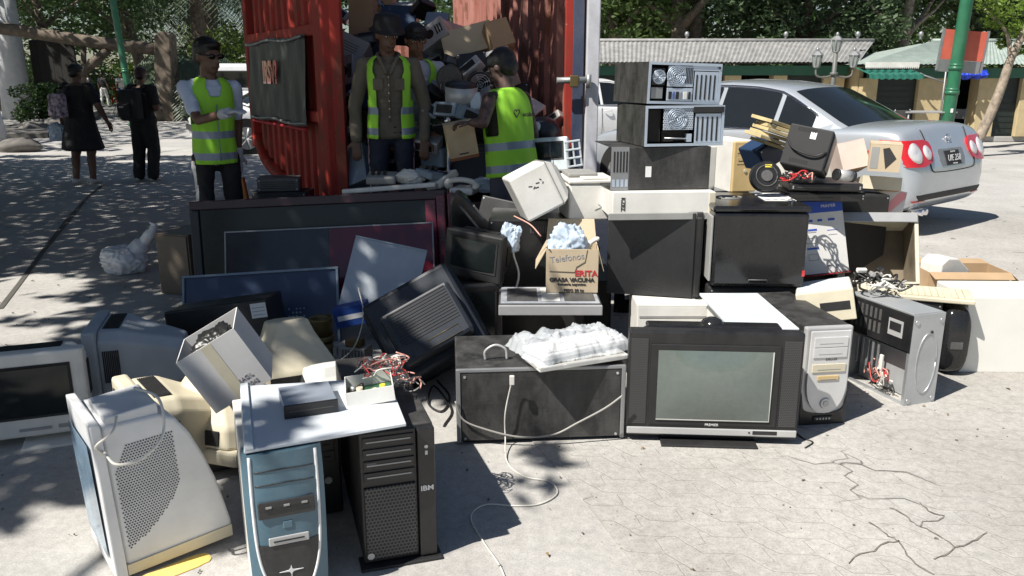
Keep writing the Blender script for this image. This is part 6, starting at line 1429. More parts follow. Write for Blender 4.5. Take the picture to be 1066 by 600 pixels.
# black slabs and tilted black printer
for k, (lab, z, w_, d, yaw, hh) in enumerate((('lower black flat player under the tilted black printer', .845, .44, .34, 2, .05), ('upper black flat player under the tilted black printer', .90, .38, .30, -6, .045))):
    simple_box('disc_player', lab, 'player', pose(1.67, 4.33, z, yaw), w_, hh, d, 'black' if k else 'gloss', vents=(-.4, .1, .4, .6, 1))
simple_box('device_case', 'dark case filling the gap below the black flat players', 'case', pose(1.95, 4.62, 0, 4), .42, .84, .2, 'black_matt')
M, w_, h_ = fr((811, 170, 4.32), (856, 180, 4.22), (820, 127, 4.36), .26)
t = thing('printer', 'tilted matt black printer with a looping cable and a small white sticker', 'printer', F(M, .26))
mb = MB(); mb.bb(-w_/2, w_/2, 0, .26, 0, h_, 'black_matt', bev=.008); mb.build('body', t)
mb = MB(); mb.bb(w_/2+.0005, w_/2+.004, .02, .24, .02, h_-.01, 'black', bev=.001).bb(w_/2+.0045, w_/2+.008, .03, .045, .03, h_-.02, 'steel_dark'); mb.build('side_plate', t)
mb = MB(); mb.bb(.0, .03, -.0012, -.0002, h_*.72, h_*.88, 'label'); mb.build('sticker', t)
mb = MB(); mb.tube(curve([(-w_*.48, -.008, h_*.62), (-w_*.3, -.014, h_*.42), (0, -.018, h_*.34), (w_*.25, -.014, h_*.34), (w_*.42, -.01, h_*.45), (w_*.49, .02, h_*.5)], 6), .005, 'cable_k', 6); mb.build('cable', t)
for z in (.1, .86): mb = MB(); [mb.bb(-w_*.3+.012*k, -w_*.3+.012*k+.006, -.0012, -.0002, h_*z, h_*z+.02, 'rubber') for k in range(8)]; mb.build('vent_slots', t)
mb = MB(); mb.cyl((0, 0, 0), (.075, .02, -.01), .028, m='silver', n=18).cyl((.0755, .02, -.01), (.09, .024, -.012), .03, m='black', n=18).cyl((-.001, 0, 0), (-.012, -.003, .002), .03, m='black', n=18); solo(mb, 'drum_motor', 'small silver drum motor lying right of the tilted black printer', 'motor', Vector(at(872, 182, 4.15)))
# round fan
c = at(797, 184, 4.28); t = thing('round_fan', 'round black fan housing with a yellow label, propped on the glossy printer', 'fan', Matrix.Translation(c) @ Matrix.Rotation(R(-20), 4, 'X'))
mb = MB(); mb.cyl((0, .02, 0), (0, -.02, 0), .082, .078, 'black', 32); mb.build('housing', t)
mb = MB(); mb.cyl((0, -.021, 0), (0, -.026, 0), .03, m='darkgrey', n=20).tube([(.055*cos(a), -.022, .055*sin(a)) for a in [k*pi/12 for k in range(25)]], .003, 'darkgrey', 5); mb.build('hub', t)
mb = MB(); mb.box((.01, -.022, .052), (.035, .002, .016), 'ylabel'); mb.build('label', t)
tangle('wire_bundle', 'red and black wires bunched between the round fan and the tilted printer', at(826, 190, 4.12), .10, 10, ['cable_r', 'cable_k', 'cable_r', 'cable_o', 'cable_k'], 17, .05, .004, 'wires')
# yellow tower
M, w_, h_ = up((761, 200), (785, 200), 147, .45, .76)
w_ = .17; t = thing('computer_tower', 'slim yellowed tower standing beside the open cases, pale side panel', 'computer', F(M, .45) @ Matrix.Rotation(R(12), 4, 'Z'))
mb = MB(); mb.bb(-w_/2, w_/2, .02, .42, 0, h_, 'offwhite', bev=.004); mb.build('case', t)
mb = MB(); mb.bb(-w_/2, w_/2, -.012, .0195, 0.001, h_-.001, 'yellowed', bev=.008); fp = mb.build('front_panel', t)
for z in (.84, .62): mb = MB(); mb.bb(-w_*.36, w_*.36, -.0145, -.0122, h_*z-.022, h_*z+.022, 'yellowed', bev=.002).bb(-w_*.3, w_*.3, -.016, -.0147, h_*z-.003, h_*z+.001, 'black_matt'); mb.build('drive_bay', fp)
mb = MB(); mb.cyl((0, -.012, h_*.42), (0, -.018, h_*.42), .01, m='cream', n=12); mb.build('power_button', fp)
p = up((738, 206), (768, 206), 160, .4, .72)[0]; mb = MB(); mb.box((0, .0, .17), (.24, .012, .34), 'offwhite', bev=.004); 
t2 = solo(mb, 'side_panel', 'white case side panel standing between the open cases and the yellowed tower', 'panel', pose(1.10, 4.9, .75, 8))
simple_box('computer_case', 'dark case supporting the yellowed tower behind the glossy printer', 'computer', pose(1.32, 5.0, 0, 5), .62, .745, .5, 'black_matt')
# boards and papers on the far side
K['oldpaper'] = mat('yellowed_paper', (.52, .42, .22), .8, var=.2, scale=10)
def slab_stack(name, label, cat, base, n, w_, d, hh, ms, seed, tilt=(0, 0)):
    rnd = random.Random(seed); t = thing(name, label, cat, base)
    for k in range(n):
        mb = MB(); mb.box((rnd.uniform(-.03, .03), rnd.uniform(-.03, .03), hh*(k+.5)), (w_*rnd.uniform(.8, 1), d*rnd.uniform(.8, 1), hh*.8), rnd.choice(ms), rot=(0, rnd.uniform(-.03, .03), rnd.uniform(-.3, .3)), bev=.002); mb.build('board', t)
    return t
slab_stack('board_stack', 'tilted stack of yellowed boards in front of the car door', 'boards', Matrix.Translation(at(800, 152, 4.75)) @ Euler((R(4), R(16), R(10))).to_matrix().to_4x4(), 6, .24, .2, .024, ['oldpaper', 'oldpaper', 'cream'], 2)
simple_box('computer_case', 'tilted pale case with a dark blue side, between round fan and boards', 'computer', Matrix.Translation(at(808, 172, 4.85)) @ Euler((0, R(-28), R(20))).to_matrix().to_4x4(), .16, .14, .2, 'navy')
simple_box('computer_case', 'white case standing behind the round fan, holding the boards up', 'computer', pose(1.90, 5.05, 0, 0), .36, .98, .3, 'offwhite')
# cartons to the right
M, w_, h_ = up((884, 223), (944, 226), 193, .34, .62)
M, w_, h_ = fr((886, 213, 4.75), (939, 224, 4.7), (890, 190, 4.78), .3)
simple_box('computer_case', 'grey case hidden below the white carton with the pink stripe', 'computer', pose(2.13, 4.95, 0, -6), .46, .62, .28, 'grey')
t = thing('carton', 'flat white carton with a diagonal pink stripe and small blue lettering', 'box', F(M, .3)); carton(t, w_, h_, .3, 'card_white', open_=False)
mb = MB(); mb.prism([(w_*.08, .003), (w_*.26, .003), (w_*.49, h_*.72), (w_*.49, h_*.98), (w_*.36, h_*.98)], -.0012, -.0002, 'pink'); mb.build('stripe', t)
text(t, 'impresora', .02, (-w_*.2, -.0015, h_*.72), 'blueink', name='lettering', sx=1.2); text(t, 'multifuncional', .012, (-w_*.18, -.0015, h_*.55), 'greyink', name='lettering', sx=1.2)
M, w_, h_ = fr((897, 196, 4.7), (938, 199, 4.66), (899, 179, 4.72), .26)
t = thing('carton', 'flat pale cream box lying on the white carton with the pink stripe', 'box', F(M, .26)); carton(t, w_, h_*.75, .26, 'cream', open_=False)
M, w_, h_ = fr((903, 178, 4.62), (936, 180, 4.56), (905, 150, 4.62), .2)
t = thing('carton', 'small carton printed with a dark picture, standing on the cream box', 'box', F(M, .2)); carton(t, w_, h_, .2, 'card_pale', open_=False)
mb = MB(); mb.prism([(w_*.05, h_*.1), (w_*.36, h_*.5), (w_*.1, h_*.9), (-w_*.1, h_*.85)], -.0012, -.0002, 'blackink').bb(-w_*.45, -w_*.2, -.0012, -.0002, h_*.1, h_*.9, 'grey'); mb.build('print', t)
M, w_, h_ = fr((878, 178, 4.75), (906, 172, 4.75), (874, 150, 4.8), .2)
t = thing('carton', 'crushed pinkish white carton left of the small printed one', 'box', F(M, .2)); K['pinkcard'] = mat('pinkish_card', (.62, .50, .44), .8); carton(t, w_, h_, .2, 'pinkcard', open_=False)
# open beige case shell
M, w_, h_ = fr((872, 294, 4.35), (958, 296, 4.25), (897, 221, 4.5), .3)
t = thing('open_case_shell', 'empty beige case shell lying open towards the viewer, brown inside', 'case', F(M, .3)); K['browninside'] = mat('dull_brown', (.16, .13, .09), .8, var=.4, scale=6)
K['shellbeige'] = mat('dirty_beige_paint', (.56, .53, .44), .55, dust=.5, dustc=(.3, .26, .2), dscale=5)
mb = MB(); e = .02; mb.bb(-w_/2, w_/2, 0, .3, h_-e, h_, 'shellbeige', bev=.003).bb(-w_/2, -w_/2+e, 0, .3, 0, h_-e-.0003, 'shellbeige', bev=.003).bb(w_/2-e, w_/2, 0, .3, 0, h_-e-.0003, 'shellbeige', bev=.003).bb(-w_/2+e, w_/2-e, 0, .3, 0, .012, 'shellbeige'); mb.build('shell', t)
mb = MB(); mb.bb(-w_/2+e, w_/2-e, .285, .297, .012, h_-e, 'browninside').bb(-w_/2+e+.0002, -w_/2+e+.002, .01, .284, .014, h_-e-.002, 'browninside').bb(w_/2-e-.002, w_/2-e-.0002, .01, .284, .014, h_-e-.002, 'browninside'); mb.build('inside', t)  # inner faces browner and darker than the shell
mb = MB(); mb.bb(-w_/2+.004, w_/2-.004, -.012, -.0004, h_-.06, h_-.004, 'steel_dark', bev=.004); mb.build('top_flange', t)
mb = MB(); mb.bb(-w_/2-.004, -w_/2+.035, -.008, -.0004, 0, h_-.062, 'shellbeige', bev=.003).cyl((-w_/2+.02, -.009, h_*.55), (-w_/2+.02, -.02, h_*.55), .014, m='shellbeige', n=12); mb.build('side_flange', t)
simple_box('computer_case', 'cream case lying under the empty beige shell', 'computer', pose(2.04, 4.5, 0, 8), .56, .34, .34, 'cream')
# beige case with dark slot
M, w_, h_ = fr((842, 333, 3.78), (882, 338, 3.72), (840, 300, 3.8), .36)
t = thing('computer_case', 'pale beige case with a dark slot, between silver tower and open black chassis', 'computer', F(M, .36) @ Matrix.Rotation(R(-14), 4, 'Y')); w_ = .26
mb = MB(); mb.bb(-w_/2, w_/2, .01, .36, 0, h_, 'shellbeige', bev=.006).bb(-w_/2+.006, w_/2-.006, .02, .35, h_+.0005, h_+.004, 'bluewhite'); mb.build('case', t)
mb = MB(); mb.bb(-w_/2, w_/2, -.004, .0095, .002, h_-.002, 'cream', bev=.004).bb(-w_*.1, w_*.42, -.006, -.0042, h_*.35, h_*.62, 'black_matt'); mb.build('front_panel', t)
simple_box('computer_case', 'grey case hidden under the pale beige case with the slot', 'computer', pose(1.55, 3.95, 0, 0), .3, .30, .35, 'grey')
# open black chassis
M, w_, h_ = up((940, 424), (972, 419), 329, .43, 0)
t = thing('open_computer_case', 'open computer chassis on the ground, drive bays and loose cables visible inside', 'computer', F(M, .43)); d = .43
K['chassis'] = mat('grey_zinc_sheet', (.50, .52, .53), .45, metal=.5, dust=.35, dustc=(.3, .3, .29))
mb = MB(); th = .003
mb.bb(-w_/2, w_/2, 0, th, 0, h_, 'chassis').bb(-w_/2+.001, w_/2, th, d, 0, th, 'chassis').bb(-w_/2+.001, w_/2, th, d, h_-th, h_, 'chassis').bb(-w_/2+.001, w_/2, d-th, d, th, h_-th, 'chassis').bb(w_/2-th, w_/2, th, d-th, th, h_-th, 'chassis'); mb.build('frame', t)
mb = MB(); N = 26; el = [(.32*w_*cos(a)+w_*.05, h_*.46+h_*.33*sin(a)) for a in [k*2*pi/N for k in range(N)]]
mb.tube([(x, -.001, z) for x, z in el+[el[0]]], .003, 'steel', 6); 
for x, z in ((-.38, .92), (.4, .92), (-.38, .06), (.4, .06)): mb.cyl((x*w_, -.0003, z*h_), (x*w_, -.004, z*h_), .012, m='steel', n=14)
mb.cyl((.12*w_, -.0003, h_*.8), (.12*w_, -.003, h_*.8), .008, m='black', n=8); mb.build('pressed_ribs', t)
xl = -w_/2
mb = MB(); mb.bb(xl-.006, xl+.0, .0, d, h_*.60, h_-.004, 'black', bev=.003).bb(xl+.001, w_/2-.01, .006, d-.006, h_-.0005, h_+.006, 'chassis', bev=.002); ub = mb.build('drive_bay_cover', t)
for r_ in range(2):
    for k in range(7): mb = MB(); mb.bb(xl-.0075, xl-.0062, .19+.03*k, .205+.03*k, h_*(.68+.15*r_), h_*(.80+.15*r_), 'darkgrey'); mb.build('slot', ub)
mb = MB(); mb.bb(xl-.009, xl-.0063, .05, .14, h_*.72, h_*.90, 'silver', bev=.001).bb(xl-.0105, xl-.0092, .06, .13, h_*.78, h_*.87, 'black_matt'); mb.build('drive', ub)
mb = MB(); mb.bb(xl, xl+.012, .004, d-.004, .003, .016, 'steel').bb(xl, xl+.012, .004, .018, .017, h_*.59, 'steel').bb(xl, xl+.012, d-.018, d-.004, .017, h_*.59, 'steel'); mb.build('rim', t)
for k in range(5): mb = MB(); mb.bb(xl+.012, xl+.016, .20+.035*k, .212+.035*k, h_*.25, h_*.55, 'steel'); mb.build('slot_bar', t)
mb = MB(); mb.bb(xl+.09, xl+.095, .02, .4, .01, h_*.58, 'chassis').bb(xl+.016, xl+.089, .02, .4, h_*.56, h_*.57, 'chassis'); mb.build('board_tray', t)
o = tangle('wire_bundle', 'white and pink wires hanging out of the open chassis on the ground', M @ Vector((xl-.0, -.0, .05)), .09, 12, ['cable_w', 'cable_w', 'cable_o', 'cable_k', 'cable_r'], 23, .09, .0035, 'wires', stretch=(.35, 1.3))
o.location = M @ Vector((xl+.01, -.02, .05))
mb = MB(); mb.box((0, 0, .09), (.012, .02, .17), 'white', bev=.003); solo(mb, 'plastic_tab', 'upright white plastic tab inside the open chassis', 'tab', M @ pose(xl+.02, -.03, .02))
# cable heap + beige board on top of it
z = .40; a0, a1 = gz(905, 306, z), gz(985, 330, z)
simple_box('computer_case', 'dark case behind the open chassis carrying the cable heap', 'computer', pose(1.98, 4.02, 0, -12), .42, .385, .26, 'black_matt')
t = thing('keyboard', 'beige keyboard lying beneath the heap of black and white cables', 'keyboard', pose(2.05, 4.0, .39, -20, 4)); keyboard(t, .54, .2, 'cream', 'cream')
tangle('cable_heap', 'heap of tangled black and white cables above the open chassis', Vector((1.83, 3.93, .465)), .12, 17, ['cable_k', 'cable_k', 'cable_w', 'cable_g', 'cable_w'], 31, .08, .005, 'cables')
for k, (x, y) in enumerate(((1.76, 4.0), (1.86, 4.02), (1.78, 3.92))):
    mb = MB(); mb.box((0, 0, 0), (.05, .022, .02), ['white', 'black', 'grey'][k], bev=.004); solo(mb, 'cable_plug', ['white plug on the cable heap', 'black plug on the cable heap', 'grey plug on the cable heap'][k]+' above the open chassis', 'plug', pose(x, y, .55, 40*k, 20))
# black round back
M, w_, h_ = up2(974, 393, -6, .16, 318, .3); t = thing('rounded_monitor', 'rounded black monitor back standing between the chassis and the white panel', 'monitor', F(M, .3)); 
mb = MB(); rg = []
for y, s_ in ((0, .72), (.02, .86), (.06, .96), (.12, 1), (.3, 1)):
    rg.append([(w_/2*s_*(abs(cos(a))**.6)*(1 if cos(a) > 0 else -1), y, h_/2+h_/2*s_*(abs(sin(a))**.6)*(1 if sin(a) > 0 else -1)) for a in [k*2*pi/28 for k in range(28)]])
mb.loft(rg, 'gloss', smooth=True); mb.build('housing', t); mb = MB(); mb.bb(-.03, .03, -.004, -.0, h_*.4, h_*.5, 'darkgrey', bev=.002); mb.build('label', t)
# white panel box
M, w_, h_ = up((997, 388), (1110, 389), 309, .34, 0.); t = thing('white_cabinet', 'plain white box shaped appliance at the right edge of the pile', 'appliance', F(M, .34)); K['whitebox'] = mat('white_enamel', (.74, .73, .68), .35, dust=.12, var=.04)
mb = MB(); mb.bb(-w_/2, w_/2, .006, .34, 0, h_, 'whitebox', bev=.006); mb.build('case', t); mb = MB(); mb.bb(-w_/2+.004, w_/2-.004, 0, .0055, .004, h_-.006, 'whitebox', bev=.002); mb.build('front_panel', t)
# brown carton with white thing
a0 = gz(966, 309); M, w_, h_ = up((968, 310), (1044, 307), 284, .4, 0.); 
t = thing('carton', 'low brown carton lying open behind the white appliance at the right', 'box', F(M, .4) @ Matrix.Rotation(R(-10), 4, 'Z')); carton(t, w_, .17, .30, 'card', 'card', True, (-20, 10, None, -40), fl=.3)
t2 = thing('printer_part', 'white curved printer cover resting in the brown carton', 'printer cover', t.matrix_world @ pose(-.1, .16, .10, 25)); mb = MB(); mb.prism([(-.14, 0), (.16, 0), (.14, .06), (.02, .15), (-.08, .16), (-.14, .12)], -.09, .09, 'white', bev=.01); mb.build('cover', t2); mb = MB(); mb.bb(.02, .12, -.07, .07, .062, .09, 'black', bev=.006); mb.build('tray', t2)
# ================================================= LOAD IN THE CONTAINER
GP = 'e-waste heaped inside the container'
def pc_panel_case(label, o, a, b_, d, side='steel', kind=0):
    M, w_, h_ = fr(o, a, b_, d); t = thing('computer_case', label, 'computer', F(M, d), GP)
    mb = MB(); mb.bb(-w_/2, w_/2, .005, d, 0, h_, side, bev=.004); mb.build('case', t)
    mb = MB(); mb.bb(-w_/2, w_/2, -.004, .0045, 0, h_, 'silver' if kind == 0 else side, bev=.003); fp = mb.build('front_panel', t)
    if kind == 0:
        mb = MB(); mb.cyl((-w_*.05, -.0045, h_*.5), (-w_*.05, -.008, h_*.5), min(w_, h_)*.22, m='black', n=16); mb.build('fan_opening', fp)
        for k in range(3): mb = MB(); mb.bb(w_*(.18+.09*k), w_*(.23+.09*k), -.007, -.0045, h_*.25, h_*.7, 'black_matt'); mb.build('port', fp)
        mb = MB(); mb.bb(-w_*.42, -w_*.25, -.007, -.0045, h_*.3, h_*.75, 'black_matt'); mb.build('socket', fp)
    return t
def ld_carton(label, o, a, b_, d, m='card', open_=False):
    M, w_, h_ = fr(o, a, b_, d); t = thing('carton', label, 'box', F(M, d), GP); carton(t, w_, h_, d, m, open_=open_, flaps=(None, 50, None, -30)); return t
def ld_box(name, label, cat, o, a, b_, d, m, **k):
    M, w_, h_ = fr(o, a, b_, d); return simple_box(name, label, cat, F(M, d), w_, h_, d, m, group=GP, **k)
ld_carton('brown carton standing high on the left of the container load', (363, 36, 7.5), (388, 37, 7.5), (364, -2, 7.5), .3)
ld_carton('olive brown carton at the very top behind the brown one', (388, 16, 7.9), (410, 14, 7.9), (388, -14, 7.9), .3, 'wood')
ld_box('printer', 'grey printer lid tilted steeply at the upper left of the load', 'printer', (338, 52, 6.9), (372, 68, 6.85), (346, 26, 7.0), .3, 'grey', vents=(-.2, .3, .3, .7, 4))
pc_panel_case('pale blue grey case front leaning at the left above the dark bag', (352, 92, 6.7), (368, 88, 6.6), (345, 62, 6.8), .3, 'bluegrey')
ld_box('appliance', 'blue black plastic bin left of the first worker', 'bin', (344, 120, 6.7), (372, 112, 6.5), (346, 92, 6.7), .3, 'navy')
ld_box('loudspeaker', 'dark box behind the heads of the two workers', 'speaker', (372, 62, 7.2), (402, 58, 7.2), (374, 34, 7.3), .3, 'blueblack')
ld_box('monitor', 'dark blue monitor back above the second worker', 'monitor', (395, 32, 7.7), (432, 34, 7.7), (396, 4, 7.8), .3, 'navy')
pc_panel_case('silver computer case with round fan hole, tilted right of the second worker', (440, 54, 6.6), (466, 34, 6.55), (430, 38, 6.7), .38)
t = ld_carton('long torn brown carton lying across the top of the load', (464, 62, 6.5), (516, 48, 6.5), (461, 34, 6.6), .35, 'card_pale')
t = ld_carton('orange brown end of a second carton at the right top of the load', (514, 50, 6.35), (537, 44, 6.4), (512, 22, 6.45), .36, 'card')
ld_box('printer', 'lilac white box with a slanted face below the orange brown carton', 'printer', (508, 72, 6.3), (534, 62, 6.3), (506, 54, 6.4), .3, 'card_white')
ld_box('appliance', 'black appliance with legs under the long torn carton', 'appliance', (476, 76, 6.3), (508, 72, 6.3), (478, 56, 6.4), .3, 'black')
ld_box('computer_case', 'grey flat case behind the arm of the second worker', 'computer', (450, 84, 6.5), (476, 80, 6.5), (450, 64, 6.6), .3, 'darkgrey')
M = Matrix.Translation(at(480, 97, 6.0)) @ Euler((R(10), 0, R(15))).to_matrix().to_4x4()
t = thing('rice_cooker', 'round silver cooking appliance in the middle of the load', 'appliance', M, GP); mb = MB(); mb.cyl((0, 0, -.08), (0, 0, .05), .11, .12, 'silver', 28); mb.build('pot', t); mb = MB(); mb.ell((0, 0, .05), (.12, .12, .035), 'black'); mb.build('lid', t); mb = MB(); mb.tube(curve([(-.12, 0, .0), (-.15, -.02, .03), (-.14, 0, .07)], 4), .01, 'black', 6); mb.build('handle', t)
M = Matrix.Translation(at(468, 82, 6.1)); t = thing('desk_fan', 'small round black fan above the silver cooking appliance', 'fan', M, GP); mb = MB(); mb.cyl((0, .03, 0), (0, -.02, 0), .1, .09, 'black', 24); mb.build('housing', t); fan(t, (0, 0), .088, -.024, 'darkgrey')
M = Matrix.Translation(at(500, 88, 6.15)); t = thing('engine_fan', 'metal wheel with spokes beside the round cooking appliance', 'wheel', M, GP); mb = MB(); mb.tube([(.09*cos(a), 0, .09*sin(a)) for a in [k*pi/12 for k in range(25)]], .014, 'black', 8); mb.build('rim', t); fan(t, (0, 0), .085, -.004, 'steel')
ld_box('computer_case', 'white board standing behind the hand of the right worker', 'computer', (490, 115, 5.9), (502, 113, 5.9), (489, 97, 5.95), .1, 'bluewhite')
rnd = random.Random(12)
ld_box('printer', 'black printer lying below the round cooking appliance', 'printer', (446, 132, 6.0), (486, 126, 5.9), (444, 108, 6.1), .35, 'gloss', vents=(-.4, .1, .3, .6, 3))
ld_box('keyboard', 'pale strip of a keyboard on the load beside the second worker', 'keyboard', (450, 112, 6.0), (470, 116, 5.9), (450, 107, 6.0), .12, 'grey')
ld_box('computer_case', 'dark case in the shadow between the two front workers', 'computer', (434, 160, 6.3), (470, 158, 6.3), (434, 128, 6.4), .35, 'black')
# lower level fillers: dark bulk of the load
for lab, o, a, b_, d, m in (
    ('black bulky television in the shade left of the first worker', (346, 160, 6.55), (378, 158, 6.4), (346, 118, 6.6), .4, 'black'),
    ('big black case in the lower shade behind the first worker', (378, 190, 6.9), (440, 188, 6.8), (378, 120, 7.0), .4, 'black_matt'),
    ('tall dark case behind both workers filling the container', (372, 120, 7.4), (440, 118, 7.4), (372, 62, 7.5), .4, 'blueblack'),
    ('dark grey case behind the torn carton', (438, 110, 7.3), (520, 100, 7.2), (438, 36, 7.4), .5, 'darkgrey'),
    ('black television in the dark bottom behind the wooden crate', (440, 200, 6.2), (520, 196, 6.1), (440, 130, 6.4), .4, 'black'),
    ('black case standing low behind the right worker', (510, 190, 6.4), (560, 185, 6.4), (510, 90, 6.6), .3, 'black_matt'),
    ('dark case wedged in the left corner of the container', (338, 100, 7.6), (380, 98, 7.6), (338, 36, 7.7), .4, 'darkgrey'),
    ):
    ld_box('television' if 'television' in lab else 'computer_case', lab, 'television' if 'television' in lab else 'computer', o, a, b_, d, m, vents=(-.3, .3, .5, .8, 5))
pc_panel_case('light steel computer case leaning on the floor left of the first worker', (358, 196, 6.05), (382, 186, 5.98), (351, 160, 6.2), .12, 'bluegrey', 1)
ld_box('printer', 'blue grey box low behind the legs of the second worker', 'printer', (438, 176, 6.1), (462, 175, 6.05), (437, 156, 6.1), .25, 'bluegrey')
M, w_, h_ = fr((553, 180, 5.55), (590, 178, 5.5), (554, 144, 5.6), .35)
t = thing('computer_monitor', 'grey computer monitor with dark screen behind the white housings, by the right worker', 'monitor', F(M, .35)); crt(t, w_*1.1, h_, .35, 'bluewhite', scr='glass', bw=.03)
M, w_, h_ = fr((591, 174, 5.35), (607, 174, 5.35), (588, 146, 5.35), .02)
mb = MB(); b2 = .012
for i in range(3): mb.bb(-w_/2+i*(w_-b2)/2, -w_/2+i*(w_-b2)/2+b2, 0, .015, 0, h_, 'bluewhite', bev=.002)
for i in range(4): mb.bb(-w_/2, w_/2, -.002, .0148, i*(h_-b2)/3, i*(h_-b2)/3+b2, 'bluewhite', bev=.002)
solo(mb, 'plastic_grid', 'pale blue plastic grid frame right of the grey monitor', 'grid', F(M, .02) @ Matrix.Rotation(R(-8), 4, 'Y'))
c = at(566, 137, 5.8); t = thing('rounded_monitor', 'rounded dark monitor back above the grey monitor beside the right worker', 'monitor', c, GP); mb = MB(); mb.ell((0, .1, 0), (.12, .16, .10), 'blueblack'); mb.build('housing', t); mb = MB(); mb.ell((-.05, -.03, .03), (.03, .03, .04), 'bluewhite'); mb.build('cap', t)
# ground scraps behind the TV row
simple_box('computer_case', 'long low black case lying behind the wide television, under the scraps', 'computer', pose(-.35, 5.62, 0, 0), 1.7, .5, .32, 'black_matt')
simple_box('amplifier', 'small black amplifier lying behind the wide television below the container door', 'amplifier', Matrix.Translation(at(290, 200, 5.9)) @ Matrix.Rotation(R(8), 4, 'Z'), .3, .1, .2, 'darkgrey', vents=(-.4, .4, .2, .8, 4))
simple_box('computer_case', 'dark case under the small black amplifier', 'computer', Matrix.Translation((at(290, 200, 5.9).x, 5.9, 0)), .4, at(290, 200, 5.9).z-.002, .25, 'black_matt')
mb = MB(); mb.box((0, 0, .34), (.075, .05, .68), 'orangepaint' if 0 else 'wood', rot=(0, R(-8), 0), bev=.008); K['orangewood'] = mat('orange_brown_wood', (.36, .13, .03), .5, var=.2); mb.m[0] = K['orangewood']; solo(mb, 'wooden_post', 'short orange brown wooden block right of the man in sunglasses', 'block', gz(262, 268))
# telephone and small electronics above the middle
c = at(484, 195, 5.5)
t = thing('telephone', 'white desk telephone with curved handset lying below the wooden crate', 'telephone', Matrix.Translation(c) @ Matrix.Rotation(R(-15), 4, 'Z')); mb = MB(); mb.box((0, 0, -.02), (.16, .18, .05), 'white', bev=.018); mb.build('base', t)
mb = MB(); mb.tube(curve([(-.1, -.05, .01), (-.08, -.07, .045), (0, -.08, .06), (.08, -.07, .045), (.1, -.05, .01)], 5), [.03]*5+[.018]*10+[.018]*3+[.03]*3, 'white', 10); mb.build('handset', t)
for k, (px, py, m, lab) in enumerate(((398, 190, 'grey', 'grey circuit tray at the feet of the first worker'), (450, 186, 'bluegrey', 'blue grey tray left of the white telephone'), (428, 192, 'white', 'torn white plastic piece between the two front workers'), (505, 200, 'bluebag', 'crumpled pale blue film right of the white telephone'), (460, 192, 'white', 'white moulded plastic piece left of the telephone'))):
    c = at(px, py, 5.6); c.z = max(c.z, .5)
    if 'film' in lab or 'torn' in lab: mb = crumple(.2, .15, .1, k, m)
    else: mb = MB(); mb.box((0, 0, .03), (.2, .15, .05), m, rot=(.2, .1*k, k), bev=.01); [mb.box((-.06+.04*i, 0, .07), (.02, .05, .03), 'black', rot=(.2, 0, k), bev=.004) for i in range(3)]
    solo(mb, 'scrap_part', lab, 'scrap', c)
mb = MB(); mb.box((0, 0, 0), (.62, .04, .03), 'white', rot=(0, R(-4), .05), bev=.006); solo(mb, 'white_strip', 'thin white plastic strip lying on top of the wide television', 'strip', at(405, 196, 5.42))
# hand truck
c = at(467, 190, 5.75); t = thing('hand_truck', 'chrome handle of a hand truck standing beside the wooden crate', 'hand truck', Vector((c.x, 5.75, .2))); mb = MB(); zt2 = at(467, 126, 5.75).z-.2
mb.tube([(0, 0, 0), (0, 0, zt2)], .014, 'chrome', 10).ell((0, 0, zt2), (.024, .024, .024), 'chrome'); mb.build('handle', t); mb = MB(); mb.bb(-.02, .2, -.15, .0, .0, .012, 'chrome'); mb.build('foot_plate', t)
# scattered assorted small scrap on the load
rnd = random.Random(99); proto = []
for k in range(4):
    t = thing('scrap_device', 'x', 'scrap', Vector((0, 0, -5)), GP); mb = MB(); s_ = (rnd.uniform(.15, .28), rnd.uniform(.12, .2), rnd.uniform(.05, .14)); m = ['grey', 'black', 'bluegrey', 'silver'][k]
    mb.box((0, 0, 0), s_, m, bev=.01); mb.build('case', t); mb = MB(); mb.box((0, -s_[1]/2-.002, 0), (s_[0]*.7, .006, s_[2]*.6), 'black_matt' if k != 1 else 'darkgrey', bev=.001); mb.build('front_panel', t); proto.append(t)
spots = [(352, 48, 7.2), (378, 44, 7.1), (398, 8, 8.0), (350, 12, 8.0), (420, 8, 7.9), (440, 10, 7.8), (455, 24, 7.4), (476, 34, 7.0), (446, 66, 6.7), (470, 70, 6.5), (458, 96, 6.3), (488, 78, 6.3), (500, 104, 6.1), (452, 100, 6.2), (470, 116, 6.0), (362, 106, 6.6), (350, 140, 6.4), (366, 150, 6.3), (450, 122, 6.1), (440, 148, 6.1), (500, 60, 6.7), (360, 76, 6.9), (486, 120, 5.95), (548, 120, 6.2), (576, 128, 6.2)]
hints = ['left of the brown upright carton', 'under the brown upright carton', 'in front of the olive brown carton', 'at the top left corner of the container', 'on top of the heap above the hat', 'on top of the heap, right of the hat', 'above the tilted silver case', 'left end of the long torn carton', 'below the tilted silver case', 'just under the long torn carton', 'touching the small round black fan', 'under the appliance with legs', 'right of the metal spoked wheel', 'left of the round silver cooking appliance', 'below the round silver cooking appliance', 'above the blue black bin', 'below the blue black bin', 'beside the shoulder of the first worker', 'on the shiny black printer', 'beside the hip of the second worker', 'behind the lilac white box', 'above the pale blue grey case front', 'touching the raised forearm of the right worker', 'behind the back of the right worker', 'above the rounded dark monitor back']
for k, (px, py, Y) in enumerate(spots):
    c = at(px, py, Y); M = Matrix.Translation(c) @ Euler((rnd.uniform(-.7, .7), rnd.uniform(-.7, .7), rnd.uniform(-1, 1))).to_matrix().to_4x4()
    kind = k % 4; src = proto[kind]; lab = ['small grey', 'small black', 'small blue grey', 'small silver'][kind]+' device in the container heap, '+hints[k]
    if k < 4: src.matrix_world = M; src['label'] = lab
    else: dup(src, M, lab, GP)
